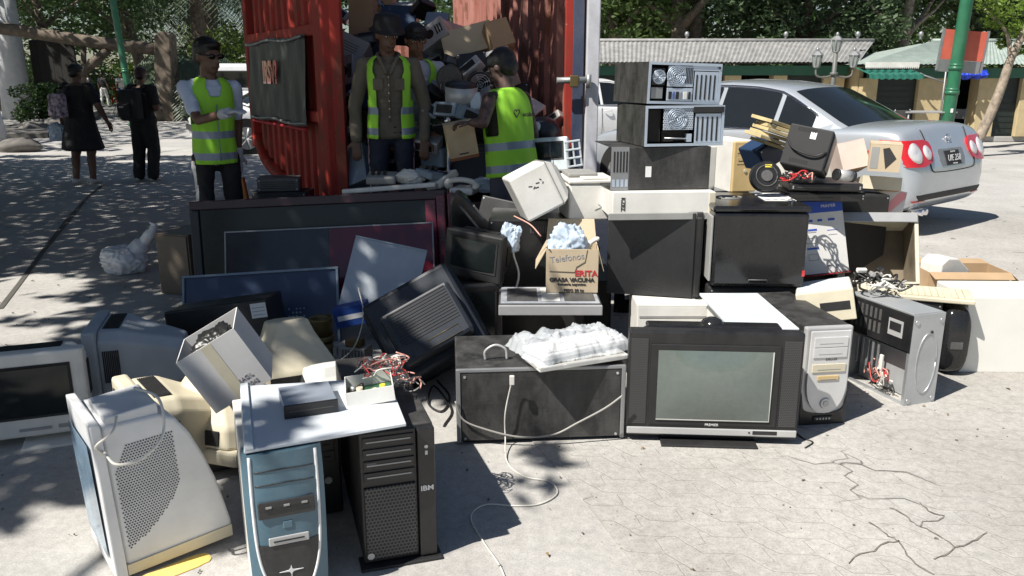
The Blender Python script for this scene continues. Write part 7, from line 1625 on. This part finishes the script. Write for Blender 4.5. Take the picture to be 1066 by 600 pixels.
# ================================================= PEOPLE
K['skin'] = mat('brown_skin', (.20, .105, .065), .55, var=.08); K['skin2'] = mat('tan_skin', (.27, .15, .095), .55, var=.08); K['skindark'] = mat('deep_brown_skin', (.13, .07, .045), .55, var=.08)
K['hair'] = mat('black_hair', (.008, .007, .006), .5, var=.3, scale=60, bump=.6)
K['hairred'] = mat('dark_red_hair', (.03, .008, .006), .5, var=.3, scale=60, bump=.6)
K['hivis'] = mat('hi_vis_yellow', (.30, .66, .04), .7, var=.06, emit=None); K['reflect'] = mat('grey_reflective_tape', (.22, .27, .34), .35, var=.05, metal=.2)
K['khaki'] = mat('khaki_cloth', (.135, .115, .085), .85, var=.12, bump=.4, scale=14); K['tee'] = mat('pale_blue_tee', (.50, .56, .70), .85, var=.06); K['greytee'] = mat('grey_white_tee', (.50, .50, .54), .85, var=.08)
K['navycloth'] = mat('navy_tracksuit', (.012, .016, .035), .75, var=.2); K['blackcl'] = mat('black_clothing', (.011, .011, .013), .8, var=.25); K['jeans'] = mat('blue_denim', (.05, .10, .24), .8, var=.2); K['greytr'] = mat('grey_trousers', (.075, .075, .10), .85, var=.15)
K['darktank'] = mat('dark_tank_top', (.03, .028, .022), .85, var=.2); K['glove'] = mat('grey_work_glove', (.50, .52, .56), .8, var=.1); K['shoe'] = mat('dark_shoe', (.03, .03, .035), .6); K['whiteshoe'] = mat('white_trainer', (.55, .55, .55), .6)
K['tattoo'] = mat('tattooed_skin', (.10, .06, .05), .55, var=.5, scale=25)
K['maroonhair'] = K['hairred']; K['lens'] = mat('sunglass_lens', (.004, .004, .005), .05); K['eyew'] = mat('eye_white', (.5, .48, .45), .4); K['redstripe'] = mat('red_side_stripe', (.35, .03, .05), .7); K['redcl'] = mat('red_shirt', (.5, .03, .03), .8); K['whitecl'] = mat('white_shirt', (.6, .6, .6), .8); K['pinkcl'] = mat('pale_pink_shirt', (.5, .4, .4), .8)
TS = bpy.data.scenes.new('scratch')
def remesh(prims, m, vox, smooth=4, name='body'):
    """one continuous surface grown round tapered limbs and ellipsoids"""
    mb = MB()
    for p in prims:
        if p[0] == 'c':
            _, a, ra, b_, rb = p; a, b_ = Vector(a), Vector(b_)
            if (b_-a).length > 1e-5: mb.cyl(a, b_, ra, rb, m, 14, smooth=False)
            mb.ell(a, (ra,)*3, m, n=14); mb.ell(b_, (rb,)*3, m, n=14)
        else: mb.ell(p[1], p[2], m, rot=p[3] if len(p) > 3 else None, n=18)
    me = mb.mesh(name); tmp = bpy.data.objects.new('tmp', me); TS.collection.objects.link(tmp)
    r = tmp.modifiers.new('r', 'REMESH'); r.mode = 'VOXEL'; r.voxel_size = vox
    s = tmp.modifiers.new('s', 'SMOOTH'); s.factor = .5; s.iterations = smooth
    vl = TS.view_layers[0]; vl.update(); dg = vl.depsgraph
    out = bpy.data.meshes.new_from_object(tmp.evaluated_get(dg)); bpy.data.objects.remove(tmp); bpy.data.meshes.remove(me)
    out.materials.clear(); out.materials.append(K[m] if isinstance(m, str) else m)
    for f in out.polygons: f.use_smooth = True
    return out
def addm(me, name, parent):
    o = bpy.data.objects.new(name, me); C.objects.link(o); o.parent = parent; return o
def folds(me, amp, f=(8, 8, 4.5), seed=0):
    """cloth folds pressed into a garment"""
    ns = [v.normal.copy() for v in me.vertices]
    for v, n_ in zip(me.vertices, ns):
        c = Vector((v.co.x*f[0]+seed, v.co.y*f[1], (v.co.z+.35*v.co.x)*f[2])); k = (1-abs(noise.noise(c))*2.2)+.5*(1-abs(noise.noise(c*2.3))*2.2)
        v.co += n_*amp*max(k-.75, -.35)
    return me
def hand(wrist, d, side, curl=.5, nrm=None, s=1.0):
    """palm, four unequal bent fingers and a thumb; d = forearm direction, nrm = palm direction"""
    d = Vector(d).normalized(); n = Vector(nrm or (0, 1, 0)); n = (n-d*n.dot(d)).normalized(); w_ = d.cross(n)*side; P = []
    wrist = Vector(wrist); pc = wrist+d*.045*s
    for o in (-.026, -.009, .009, .026): P.append(('c', wrist+w_*o*.6*s, .014*s, wrist+d*.085*s+w_*o*s, .0115*s))
    for o, L in ((-.030, .062), (-.010, .075), (.010, .080), (.030, .070)):
        a = wrist+d*.085*s+w_*o*s; prev = a; dr = d.copy()
        for seg, fr_ in enumerate((.45, .3, .25)):
            dr = (Matrix.Rotation(curl*(.6+.3*seg), 3, d.cross(n)) @ dr); nx = prev+dr*L*fr_*s*1.0
            P.append(('c', prev, (.0095-.0012*seg)*s, nx, (.0085-.0012*seg)*s)); prev = nx
    a = wrist+d*.02*s+w_*.03*s; b_ = a+(d*.6+w_*.75+n*.25).normalized()*.04*s; c_ = b_+(d*.85+w_*.2+n*.4).normalized()*.032*s
    P += [('c', a, .014*s, b_, .011*s), ('c', b_, .0105*s, c_, .008*s)]
    return P
TORSO = [(.90, .150, .105), (.94, .152, .108), (.98, .146, .104), (1.02, .138, .098), (1.06, .134, .096), (1.10, .134, .098), (1.14, .138, .101), (1.18, .143, .104), (1.22, .149, .106), (1.26, .154, .106), (1.30, .157, .104), (1.34, .156, .098), (1.375, .148, .085), (1.40, .12, .07)]
def person(label, loc, yaw, H=1.7, lean=0., arms=None, legs=None, skin='skin', top='tee', sleeve='short', trousers='navycloth', shoe='shoe', hair='hair', hat=None, vest=False, girth=1., headturn=(0, 0), vox=.009, gloves=None, shades=False, skirt=False, stripe=None, twist=0, group=None, armskin=None, bulk=0., handvox=True):
    """local: stands at z 0 facing -y, right hand at -x"""
    k = H/1.70; M = Matrix.Translation(loc) @ Matrix.Rotation(R(yaw), 4, 'Z') @ Matrix.Scale(k, 4)
    t = thing('person', label, 'person', M, group)
    piv = Vector((0, 0, .95)); RU = Matrix.Translation(piv) @ Matrix.Rotation(R(twist), 4, 'Z') @ Matrix.Rotation(R(lean), 4, 'X') @ Matrix.Translation(-piv)
    U = lambda v: RU @ Vector(v)
    g = girth; arms = arms or {}; legs = legs or {}
    sh = {s: U((s*.178*(.7+.3*g), .01, 1.385)) for s in (-1, 1)}
    A = {}; Mi = M.inverted()
    for s in (-1, 1):
        e, w_ = arms.get(s, ((s*.235, .02, 1.09), (s*.245, -.05, .85))); A[s] = (sh[s], U(e), Mi @ Vector(w_) if arms.get('world') == s else U(w_))
        if arms.get('world') == s: A[s] = (sh[s], (sh[s]+A[s][2])/2+Vector(arms['bend']), A[s][2])
    Lg = {}
    for s in (-1, 1):
        kn, an = legs.get(s, ((s*.10, -.02, .49), (s*.11, .02, .09))); Lg[s] = (Vector((s*.09, 0, .90)), Vector(kn), Vector(an))
    B = []
    hr = Euler((R(headturn[1]), 0, R(headturn[0]))).to_matrix()
    hc = U((0, -.015, 1.59)); HM = RU.to_3x3() @ hr
    hd = lambda v: hc+HM @ Vector(v)
    rot = (RU.to_3x3() @ hr).to_euler(); ru = RU.to_3x3().to_euler()
    B += [('e', hd((0, .012, .018)), (.074, .092, .088), rot), ('e', hd((0, -.022, -.045)), (.056, .064, .062), rot), ('e', hd((0, -.055, -.085)), (.03, .026, .022), rot),
          ('c', hd((0, -.085, .012)), .009, hd((0, -.103, -.022)), .013), ('e', hd((0, -.086, -.052)), (.024, .012, .008), rot), ('e', hd((0, -.078, .028)), (.05, .012, .010), rot),
          ('e', hd((.076, .012, -.008)), (.01, .018, .028), rot), ('e', hd((-.076, .012, -.008)), (.01, .018, .028), rot),
          ('c', U((0, .012, 1.40)), .058, hd((0, .015, -.07)), .052)]
    B += [('e', U((0, 0, z)), (rx*g+bulk, ry*g+bulk, .05), ru) for z, rx, ry in TORSO]
    for s in (-1, 1):
        a, e, w_ = A[s]; B += [('c', a, .052*g, e, .040*g), ('c', e, .040*g, w_, .027)]
        B += hand(w_, w_-e, s, arms.get('curl', .35), arms.get('nrm', {}).get(s))
        h_, kn, an = Lg[s]; B += [('c', h_, .085*g, kn, .056*g), ('c', kn+Vector((0, .01, 0)), .052*g, an, .036*g), ('c', kn.lerp(an, .3)+Vector((0, .015, 0)), .052*g, kn.lerp(an, .6), .044*g)]
        B += [('c', an+Vector((0, .02, -.03)), .036, an+Vector((0, -.13, -.055)), .028)]
    addm(remesh(B, skin, vox, 3), 'body', t)
    # top
    T = [('e', U((0, 0, z)) if z > .93 else (0, 0, z), (rx*g+.014+bulk, ry*g+.014+bulk, .05), ru) for z, rx, ry in TORSO[:-1]]+[ ('c', U((-.13*g, .008, 1.385)), .058, U((.13*g, .008, 1.385)), .058), ('e', U((0, .01, 1.42)), (.085, .07, .035), ru)]
    for s in (-1, 1):
        a, e, w_ = A[s]
        if sleeve == 'short': m_ = a.lerp(e, .72); T += [('c', a, .062*g, m_, .055*g)]
        elif sleeve == 'long': T += [('c', a, .064*g, e, .053*g), ('c', e, .053*g, e.lerp(w_, .93), .040)]
        else: T += [('c', a*1, .05*g, a.lerp(e, .05), .05*g)]
    if skirt:
        T += [('e', (0, .01, .52+.035*i), ((.235-.006*i)*g+bulk*.6, (.20-.0065*i)*g+bulk*.6, .045)) for i in range(14)]
    me = folds(remesh(T, top, vox*1.15, 3), .008, seed=len(label)); tp = addm(me, 'dress' if skirt else ('shirt'), t)
    # trousers
    Q = [('e', (0, .003, .93), (.166*g, .122*g, .115))]
    for s in (-1, 1):
        h_, kn, an = Lg[s]; Q += [('c', h_, .094*g, kn, .070*g), ('c', kn, .070*g, an+Vector((0, .0, .0)), .062*g)]
    if not skirt:
        me = folds(remesh(Q, trousers, vox*1.15, 3), .008, (9, 9, 7), len(label)); tr = addm(me, 'trousers', t)
        if stripe:
            me.materials.append(K[stripe]); me.materials.append(K['whitecl'])
            for f in me.polygons:
                c = f.center; s = 1 if c.x > 0 else -1; h_, kn, an = Lg[s]; ax = h_.lerp(kn, max(0, min(1, (.9-c.z)/.41))) if c.z > .49 else kn.lerp(an, max(0, min(1, (.49-c.z)/.4)))
                dx = (c.x-ax.x)*s
                if c.z < .9 and dx > .04 and abs(c.y-ax.y) < .020: f.material_index = 1
                elif c.z < .9 and dx > .035 and abs(c.y-ax.y) < .032: f.material_index = 2
    for s in (-1, 1):
        an = Lg[s][2]; me = remesh([('c', an+Vector((0, .03, -.045)), .045, an+Vector((0, -.05, -.05)), .042), ('c', an+Vector((0, -.05, -.05)), .042, an+Vector((0, -.145, -.062)), .032)], shoe, vox*1.3, 2)
        for v in me.vertices: v.co.z = max(v.co.z, .0)
        addm(me, 'shoe', t)
    # hair
    Hh = [('e', hd((0, .026, .042)), (.088, .098, .090), rot), ('e', hd((0, .055, -.01)), (.078, .066, .075), rot), ('e', hd((0, -.045, .082)), (.06, .04, .03), rot)]
    if hat != 'none':
        if hair != 'long': me = remesh(Hh, 'hair' if hair not in K else hair, vox, 2); addm(me, 'hair', t)
    if hat == 'cap':
        me = remesh([('e', hd((0, .015, .055)), (.09, .104, .07), rot), ('c', hd((0, -.07, .048)), .012, hd((0, -.135, .035)), .010), ('c', hd((-.04, -.07, .046)), .011, hd((-.03, -.125, .034)), .009), ('c', hd((.04, -.07, .046)), .011, hd((.03, -.125, .034)), .009)], 'blackcl', vox, 2); addm(me, 'cap', t)
    if hat == 'bucket':
        mb = MB(); N = 28
        rr = lambda r_, z: [hd((r_*cos(a), .01+r_*1.08*sin(a), z)) for a in [i*2*pi/N for i in range(N)]]
        mb.loft([rr(.128, .028), rr(.122, .035), rr(.10, .05), rr(.096, .10), rr(.085, .135), rr(.05, .148)], 'blackcl', cap=(True, True), smooth=True); mb.build('hat', t)
    if sleeve == 'long':
        mb = MB(); mb.tube(curve([U((s*x, y, z)) for s, x, y, z in ((-1, .012, -.112*g-.012, 1.33), (-1, .055, -.075, 1.425), (-1, .075, .01, 1.46), (-1, 0, .085, 1.475), (1, .075, .01, 1.46), (1, .055, -.075, 1.425), (1, .012, -.112*g-.012, 1.33))], 5), .014, top, 8); mb.build('collar', t)
        mb = MB(); mb.tube([U((0, -(.104+.004*abs(k-3))*g-.0165, 1.33-.055*k)) for k in range(7)], .007, top, 6); pk = mb.build('placket', t)
        for k in range(6): mb = MB(); mb.ell(U((0, -(.104+.004*abs(k-3))*g-.024, 1.31-.055*k)), (.006, .003, .006), 'cream', n=8); mb.build('button', pk)
        for s in (-1, 1): mb = MB(); mb.box(U((s*.075, -.108*g-.012, 1.26)), (.07, .004, .08), top, rot=(RU.to_3x3().to_euler()), bev=.005); mb.build('pocket', t)
    # eyes / sunglasses
    if shades:
        mb = MB()
        for s in (-1, 1): mb.ell(hd((s*.034, -.086, .012)), (.028, .010, .019), 'lens', rot); mb.tube([hd((s*.06, -.08, .018)), hd((s*.082, -.03, .016)), hd((s*.08, .02, .012))], .004, 'lens', 6)
        mb.tube([hd((-.015, -.094, .018)), hd((.015, -.094, .018))], .004, 'lens', 6); mb.build('sunglasses', t)
    else:
        for s in (-1, 1): mb = MB(); mb.ell(hd((s*.031, -.081, .012)), (.013, .007, .007), 'eyew', rot).ell(hd((s*.031, -.0865, .012)), (.006, .003, .006), 'lens', rot); mb.build('eye', t)
    mb = MB(); mb.ell(hd((0, -.0985, -.053)), (.02, .004, .005), 'redlens' if 0 else K.setdefault('lips', mat('lips', (.16, .06, .05), .5)), rot); mb.build('lips', t)
    # vest
    if vest:
        mb = MB(); N = 56; lev = [(.875, .182, .142), (.90, .180, .140), (.955, .178, .138), (1.0, .174, .135), (1.05, .170, .132), (1.10, .169, .131), (1.15, .170, .131), (1.21, .174, .131), (1.28, .178, .130), (1.335, .180, .124), (1.38, .178, .112), (1.415, .158, .098), (1.44, .122, .083), (1.452, .09, .068)]
        rings = []
        for z, rx, ry in lev:
            r_ = []
            for i in range(N):
                a = i*2*pi/N-pi/2; wob = 1+.02*sin(3*a+z*9)*(1.45-z)+.05*(1-2*abs(noise.noise(Vector((cos(a)*5+yaw, sin(a)*5+z*2, z*5)))))*min(1, (1.47-z)*5)-.02+.07*noise.noise(Vector((cos(a)*2.6+yaw, sin(a)*2.6, z*3.2)))*min(1, (1.47-z)*5)
                ex = lambda c_, p: abs(c_)**p*(1 if c_ > 0 else -1)
                b2 = bulk if z < 1.25 else 0
                p = Vector(((rx*g+b2)*ex(cos(a), .85)*wob, (ry*g+b2)*ex(sin(a), .85)*wob, z)); r_.append(U(p) if z > .9 else U((p.x, p.y, z)))
            rings.append(r_)
        V = [[mb.b.verts.new(p) for p in r_] for r_ in rings]; i_h, i_s = mb.mi('hivis'), mb.mi('reflect')
        for j in range(len(lev)-1):
            for i in range(N):
                a = (i+.5)*2*pi/N-pi/2; z = (lev[j][0]+lev[j+1][0])/2; x = cos(a)
                front = sin(a) < 0
                gap = (.42 if z < 1.1 else .50) if z < 1.3 else .50+.25*(z-1.3)/.15
                if vest == 'open' and front and abs(x) < gap: continue
                if vest == 'zip' and front and z > 1.3 and abs(x) < (z-1.3)*3.0: continue
                if z > 1.13 and abs(x) > (.90 if vest == 'open' else .945) and z < 1.385: continue      # arm holes
                f = mb.b.faces.new((V[j][i], V[j][(i+1) % N], V[j+1][(i+1) % N], V[j+1][i])); f.smooth = True
                f.material_index = i_s if j in (1, 4) else i_h
        bmesh.ops.delete(mb.b, geom=[v for v in mb.b.verts if not v.link_faces], context='VERTS')
        o = mb.build('vest', t)
        if vest == 'zip': mb = MB(); mb.tube([U((0, -(.131+.03*max(0, 1.1-z))*g-.012-bulk, z)) for z in (.9, 1.0, 1.1, 1.2, 1.28)], .004, 'reflect', 5); mb.build('zip', o)
        so = o.modifiers.new('t', 'SOLIDIFY'); so.thickness = .006; so.offset = 1
        sb = o.modifiers.new('s', 'SUBSURF'); sb.levels = sb.render_levels = 1
    if gloves:
        for s in gloves:
            a, e, w_ = A[s]; me = remesh([(p[0], p[1], p[2]*1.18, p[3], p[4]*1.18) for p in hand(w_, w_-e, s, arms.get('curl', .35), arms.get('nrm', {}).get(s))]+[('c', w_-(w_-e).normalized()*.04, .036, w_+(w_-e).normalized()*.02, .034)], 'glove', vox*.9, 2); addm(me, 'glove', t)
    return t, U, hd, A
# man in sunglasses, at the free edge of the door
Y1 = 5.9; l1 = Vector((at(224, 160, Y1).x, Y1, 0))
t, U, hd, A = person('young man in sunglasses and hi-vis vest by the red door, hand in a grey glove', l1, 36, 1.74, 3,
    {-1: ((0, 0, 0), tuple(at(236, 118, 5.52))), 1: ((.20, .08, 1.12), (.19, .10, .90)), 'world': -1, 'bend': (-.05, .03, -.13), 'curl': .3, 'nrm': {1: (0, 1, 0), -1: (0, .3, -1)}}, {-1: ((-.1, -.02, .49), (-.11, .0, .09)), 1: ((.1, -.03, .49), (.13, .02, .09))},
    skin='skindark', top='tee', trousers='blackcl', vest='zip', girth=.80, headturn=(18, 6), shades=True, gloves=(-1, 1), stripe='whitecl', hair='hair')
# man in the khaki shirt and black hat
Y2 = 6.0; l2 = Vector((at(408, 160, Y2).x, Y2, FL))
t, U, hd, A = person('worker in black hat, khaki shirt and open hi-vis vest, standing inside the container', l2, 6, 1.68, 3,
    {-1: ((-.255, .03, 1.10), (-.25, -.05, .86)), 1: ((.25, .03, 1.10), (.24, -.06, .86)), 'curl': .5}, None, skin='skindark', top='khaki', sleeve='long', trousers='navycloth', vest='open', girth=.92, headturn=(22, 14), hat='bucket', stripe='redstripe')
# second worker behind
Y3 = 6.35; l3 = Vector((at(436, 160, Y3).x, Y3, FL))
t, U, hd, A = person('second worker in black cap and white tee, half hidden behind the khaki shirted one', l3, 8, 1.66, 4,
    {-1: ((-.23, .03, 1.10), (-.2, -.1, .9)), 1: ((.25, -.02, 1.12), (.16, -.20, .98)), 'curl': .6}, {-1: ((-.1, -.04, .49), (-.11, .02, .09)), 1: ((.13, -.08, .5), (.14, .02, .09))}, skin='skin', top='greytee', trousers='jeans', vest='open', girth=.88, headturn=(10, 14), hat='cap')
# right worker seen from behind with the crate
Y4 = 5.45; l4 = Vector((at(533, 160, Y4).x, Y4, 0))
t, U, hd, A = person('right worker seen from behind in hi-vis vest, bare tattooed arm holding a wooden crate', l4, 230, 1.66, 7,
    {-1: ((-.26, .0, 1.13), (-.27, -.12, .93)), 1: ((.27, -.16, 1.17), tuple(at(492, 128, 5.22))), 'world': 1, 'bend': (.05, .06, -.07), 'curl': .7, 'nrm': {1: (0, 0, -1)}}, None, skin='tattoo', top='darktank', sleeve='none', trousers='greytr', vest='zip', girth=.98, headturn=(8, 16), hat='cap', bulk=.008)
for txt, z, sz in (('reciclando', 1.235, .042),):
    o = text(t, 'ecolana', .042, (.05, .0, 0), 'blackink', name='print', bold=.001); o.matrix_local = RU_ if 0 else Matrix.Translation(U((-.05, .145, 1.27))) @ Euler((R(90+8), 0, R(180))).to_matrix().to_4x4()
mb = MB(); hv = [(0, -.03), (.028, 0), (.026, .016), (.012, .02), (0, .008), (-.012, .02), (-.026, .016), (-.028, 0)]; c = U((.075, .143, 1.285)); mb.tube([(c.x+x, c.y+.002, c.z+z) for x, z in hv+[hv[0]]], .004, 'blackink', 5); mb.build('print', t)
# crate he holds
M, w_, h_ = fr((470, 169, 5.32), (499, 163, 5.36), (469, 130, 5.30), .1)
c_ = thing('wooden_crate', 'pale wooden drawer like crate held by the right worker', 'crate', F(M, .1)); K['palewood'] = mat('pale_wood', (.48, .37, .23), .7, var=.15, scale=9); K['redwood'] = mat('red_brown_wood', (.22, .08, .03), .6)
mb = MB(); mb.bb(-w_/2+.01, w_/2-.01, .003, .012, .01, h_-.01, 'palewood'); mb.build('panel', c_)
mb = MB(); mb.bb(-w_/2, w_/2, -.004, .1, 0, .02, 'redwood', bev=.002).bb(-w_/2, w_/2, 0, .1, h_-.01, h_, 'palewood').bb(-w_/2, -w_/2+.01, .0, .1, .021, h_-.011, 'palewood').bb(w_/2-.01, w_/2, .0, .1, .021, h_-.011, 'palewood'); mb.build('frame', c_)
mb = MB(); mb.bb(-.03, .03, -.002, .002, .035, .042, 'blackink'); mb.build('slot', c_)
# women at the left
lw = gz(92, 191); tw, U, hd, A = person('heavy set woman in a dark knee length dress walking away at the left', lw, 168, 1.64, 3, {-1: ((-.33, .0, 1.12), (-.36, -.12, .9)), 1: ((.31, .02, 1.12), (.33, -.03, .88)), 'curl': .4},
    {-1: ((-.10, -.03, .47), (-.12, .03, .09)), 1: ((.10, .04, .47), (.09, .12, .10))}, skin='skindark', top='blackcl', skirt=True, girth=1.25, shoe='whiteshoe', headturn=(-20, 10), bulk=.03, vox=.011)
mb = MB(); mb.ell(hd((0, .09, .03)), (.05, .05, .05), 'hair'); mb.build('hair_bun', tw)
bp_ = thing('backpack', 'small pale patterned backpack on the back of the woman in the dark dress', 'backpack', tw.matrix_world @ Matrix.Translation(U((.12, .27, 1.12)))); K['patt'] = mat('patterned_cloth', (.35, .28, .34), .8, var=.9, scale=22)
mb = MB(); mb.box((0, 0, 0), (.26, .12, .34), 'patt', bev=.045, seg=3); mb.build('bag', bp_); mb = MB(); mb.box((0, .075, -.07), (.2, .05, .14), 'patt', bev=.02, seg=2); mb.build('pocket', bp_)
mb = MB(); [mb.tube(curve([(s*.09, -.06, .15), (s*.09, -.12, .24), (s*.08, -.3, .22), (s*.1, -.33, .05)], 4), .014, 'blackcl', 6) for s in (-1, 1)]; mb.build('strap', bp_)
mb = crumple(.26, .2, .26, 8, 'bluebag', amp=.3); o = mb.build('shopping_bag'); o.matrix_world = tw.matrix_world @ Matrix.Translation((.36, .06, .62)); tag(o, 'lilac white shopping bag carried by the woman in the dark dress', 'bag')
lw = gz(156, 188); tw, U, hd, A = person('woman in black trousers and top with dark red hair, looking at her phone', lw, 160, 1.60, 4, {-1: ((-.27, .0, 1.12), (-.14, -.24, 1.12)), 1: ((.26, -.0, 1.12), (.12, -.24, 1.14)), 'curl': .5},
    {-1: ((-.10, -.05, .49), (-.11, .03, .09)), 1: ((.10, .04, .49), (.10, .10, .09))}, skin='skindark', top='blackcl', sleeve='short', trousers='blackcl', girth=1.38, shoe='whiteshoe', hair='hairred', headturn=(20, 15), vox=.011)
bp_ = thing('backpack', 'large black backpack on the woman looking at her phone', 'backpack', tw.matrix_world @ Matrix.Translation(U((-.04, .27, 1.14))))
mb = MB(); mb.box((0, 0, 0), (.34, .2, .46), 'blackcl', bev=.06, seg=3); mb.build('bag', bp_); mb = MB(); mb.box((.02, .115, -.08), (.24, .06, .2), 'blackcl', bev=.025, seg=2).box((.04, .15, -.02), (.08, .004, .03), 'patt'); mb.build('pocket', bp_)
mb = MB(); [mb.tube(curve([(s*.11, -.1, .18), (s*.11, -.16, .28), (s*.1, -.36, .26), (s*.12, -.39, .05)], 4), .016, 'blackcl', 6) for s in (-1, 1)]; mb.build('strap', bp_)
ph = mb = MB(); mb.box((0, 0, 0), (.07, .01, .13), 'gloss', rot=(R(-50), 0, 0), bev=.003); solo(mb, 'mobile_phone', 'dark mobile phone in the hands of the woman with dark red hair', 'phone', tw.matrix_world @ Matrix.Translation(U((0, -.36, 1.16))))
# far passers-by
for i, (px, py, top, tr, yaw, lab) in enumerate(((120, 109, 'redcl', 'redcl', 10, 'far passer-by in red shirt and red shorts on the bright path'), (110, 112, 'blackcl', 'whitecl', 170, 'far passer-by in dark top and pale trousers on the bright path'), (129, 111, 'whitecl', 'jeans', 30, 'far passer-by in white top and blue trousers on the bright path'), (102, 110, 'jeans', 'navycloth', 200, 'far passer-by in blue top left of the others on the bright path'), (95, 107, 'pinkcl', 'blackcl', 0, 'far passer-by in pinkish top, leftmost on the bright path'))):
    person(lab, gz(px, py), yaw, 1.62 if i else 1.45, 0, {-1: ((-.24, .0, 1.12), (-.22, -.1, .9)), 1: ((.24, .02, 1.12), (.23, -.03, .88))}, {-1: ((-.1, -.1, .49), (-.12, -.1, .09)), 1: ((.1, .06, .49), (.1, .16, .1))}, top=top, trousers=tr, vox=.022, group='passers-by on the far path')
bpy.data.scenes.remove(TS)
# ================================================= SHADE TREES (rooted left of the view; their crowns shade the left half)
import bisect
bx = [(1.5, -2.4), (2.2, -1.75), (2.6, -1.25), (3.2, -.85), (3.8, -.35), (4.4, -.0), (5.0, .25), (6., .8), (7.0, 1.45), (8.0, 1.7), (9, 1.5), (10.5, .6), (12, -1.0), (14, -3)]
def bound(gy):
    if gy <= bx[0][0]: return bx[0][1]
    for (a, xa), (b_, xb) in zip(bx, bx[1:]):
        if gy <= b_: return xa+(xb-xa)*(gy-a)/(b_-a)
    return bx[-1][1]
rnd = random.Random(2024); V = []; Fc = []; trunks = [Vector((-6.2, 1.2, 0)), Vector((-8.5, 7.0, 0)), Vector((-5.2, -3.2, 0))]
sets = {0: ([], []), 1: ([], []), 2: ([], [])}
step = .085; gy = 1.0
hz_ = 1/tan(SUN_EL)
while gy < 16.5:
    gx = -13.
    while gx < 2.1:
        x, y = gx+rnd.uniform(-.04, .04), gy+rnd.uniform(-.04, .04)
        dist = bound(y)-x     # positive inside the shade
        n1 = noise.noise(Vector((x*1.0+y*.5, y*2.0, 0))); n2 = noise.noise(Vector((x*4.2, y*4.2, 9))); n3 = noise.noise(Vector((x*.5, y*.6, 4)))
        dens = dist/.7+.15+n1*.9+n2*.7
        thr = .0
        if dist > 1.0: dens = 1.2+n1*1.1+n2*.5+n3*1.0
        # sunlit patches seen in the photograph
        c = 0
        for (px_, py_, rx_, ry_, s_) in ((-3.6, 5.3, 1.1, .65, 1.25), (-4.6, 5.0, 1.3, .7, 1.1), (-3.0, 4.5, .6, .5, .8), (-1.1, 3.05, .55, .45, .7), (-.6, 2.9, .4, .35, .8), (-1.5, 2.3, .8, .4, 1.2)):
            c += s_*math.exp(-((x-px_)/rx_)**2-((y-py_)/ry_)**2)
        if y > 6.6 and x < -1.5: dens += .45
        if y < 3.4 and x < -1.7: dens += .7
        dens -= c*1.05
        if y > 13: dens -= (y-13)*.6
        if -1.15 < x < .2 and 2.35 < y < 3.3: dens = max(dens, n1*1.3+n2*1.1+noise.noise(Vector((x*9, y*9, 3)))*.6-.12)
        if dens > thr and rnd.random() < min(1, .55+dens*1.3):
            for q in range(5 if dens > .5 else 3 if dens > .2 else 1):
                h = rnd.uniform(4.4, 6.6) if dist > .2 else rnd.uniform(4.2, 5.2)
                P_ = Vector((x, y, 0))-LDIR*(h/abs(LDIR.z)); k = min(range(3), key=lambda i: (P_-trunks[i]).xy.length)
                leaf(sets[k][1], sets[k][0], P_, rnd.uniform(.08, .14), rnd)
        gx += step
    gy += step
labs = ['broad shade tree rooted left of the view near the monitors', 'broad shade tree rooted left of the view beyond the path', 'broad shade tree rooted behind the camera at the left']
for k in range(3):
    if not sets[k][0]: continue
    t = thing('shade_tree', labs[k], 'tree', trunks[k], 'shade trees left of the plaza')
    mb = trunk_mb(5.0, .28, (.4, .4), k+50, 0); cen = sum(sets[k][0][::50], Vector())/max(1, len(sets[k][0][::50]))-trunks[k]
    for i in range(9):
        a = i*.7; tip = cen+Vector((cos(a)*2.2, sin(a)*1.8, rnd.uniform(-.6, .5))); mb.tube(curve([Vector((.2, .2, 3.0+.15*i)), Vector((.3, .3, 3.4)).lerp(tip, .5)+Vector((0, 0, .5)), tip], 5), [.11]*3+[.07]*4+[.03]*4, 'bark', 6)
    mb.build('trunk', t)
    me = bpy.data.meshes.new('crown'); me.from_pydata([v-trunks[k] for v in sets[k][0]], [], sets[k][1]); me.materials.append(K['leaf']); o = bpy.data.objects.new('crown', me); C.objects.link(o); o.parent = t

# unseen tree added to darken the pergola and the left background
tk = Vector((-21, 15.5, 0)); VV, FF = [], []; gy = 17.
while gy < 33:
    gx = -24.
    while gx < -7:
        x, y = gx+rnd.uniform(-.1, .1), gy+rnd.uniform(-.1, .1)
        d_ = 1.0+noise.noise(Vector((x*.9, y*.9, 2)))*1.2+noise.noise(Vector((x*.3, y*.3, 5)))*.5-max(0, (x+9.5)*.8)
        if d_ > .2:
            P_ = Vector((x, y, 0))-LDIR*(rnd.uniform(6.5, 8.5)/abs(LDIR.z)); leaf(FF, VV, P_-tk, rnd.uniform(.22, .34), rnd)
        gx += .24
    gy += .24
t = thing('shade_tree', 'very broad unseen shade tree added left of the pergola to darken it', 'tree', tk, 'shade trees left of the plaza')
cen = sum(VV[::60], Vector())/max(1, len(VV[::60])); mb = trunk_mb(6.6, .35, (.4, .4), 77, 0)
for i in range(9): a = i*.7; tip = cen+Vector((cos(a)*4, sin(a)*3, 0)); mb.tube(curve([Vector((.3, .3, 5)), Vector((.4, .4, 5.6)).lerp(tip, .5)+Vector((0, 0, .6)), tip], 5), [.14]*3+[.09]*4+[.04]*4, 'bark', 6)
mb.build('trunk', t); me = bpy.data.meshes.new('crown'); me.from_pydata(VV, [], FF); me.materials.append(K['leaf']); o = bpy.data.objects.new('crown', me); C.objects.link(o); o.parent = t
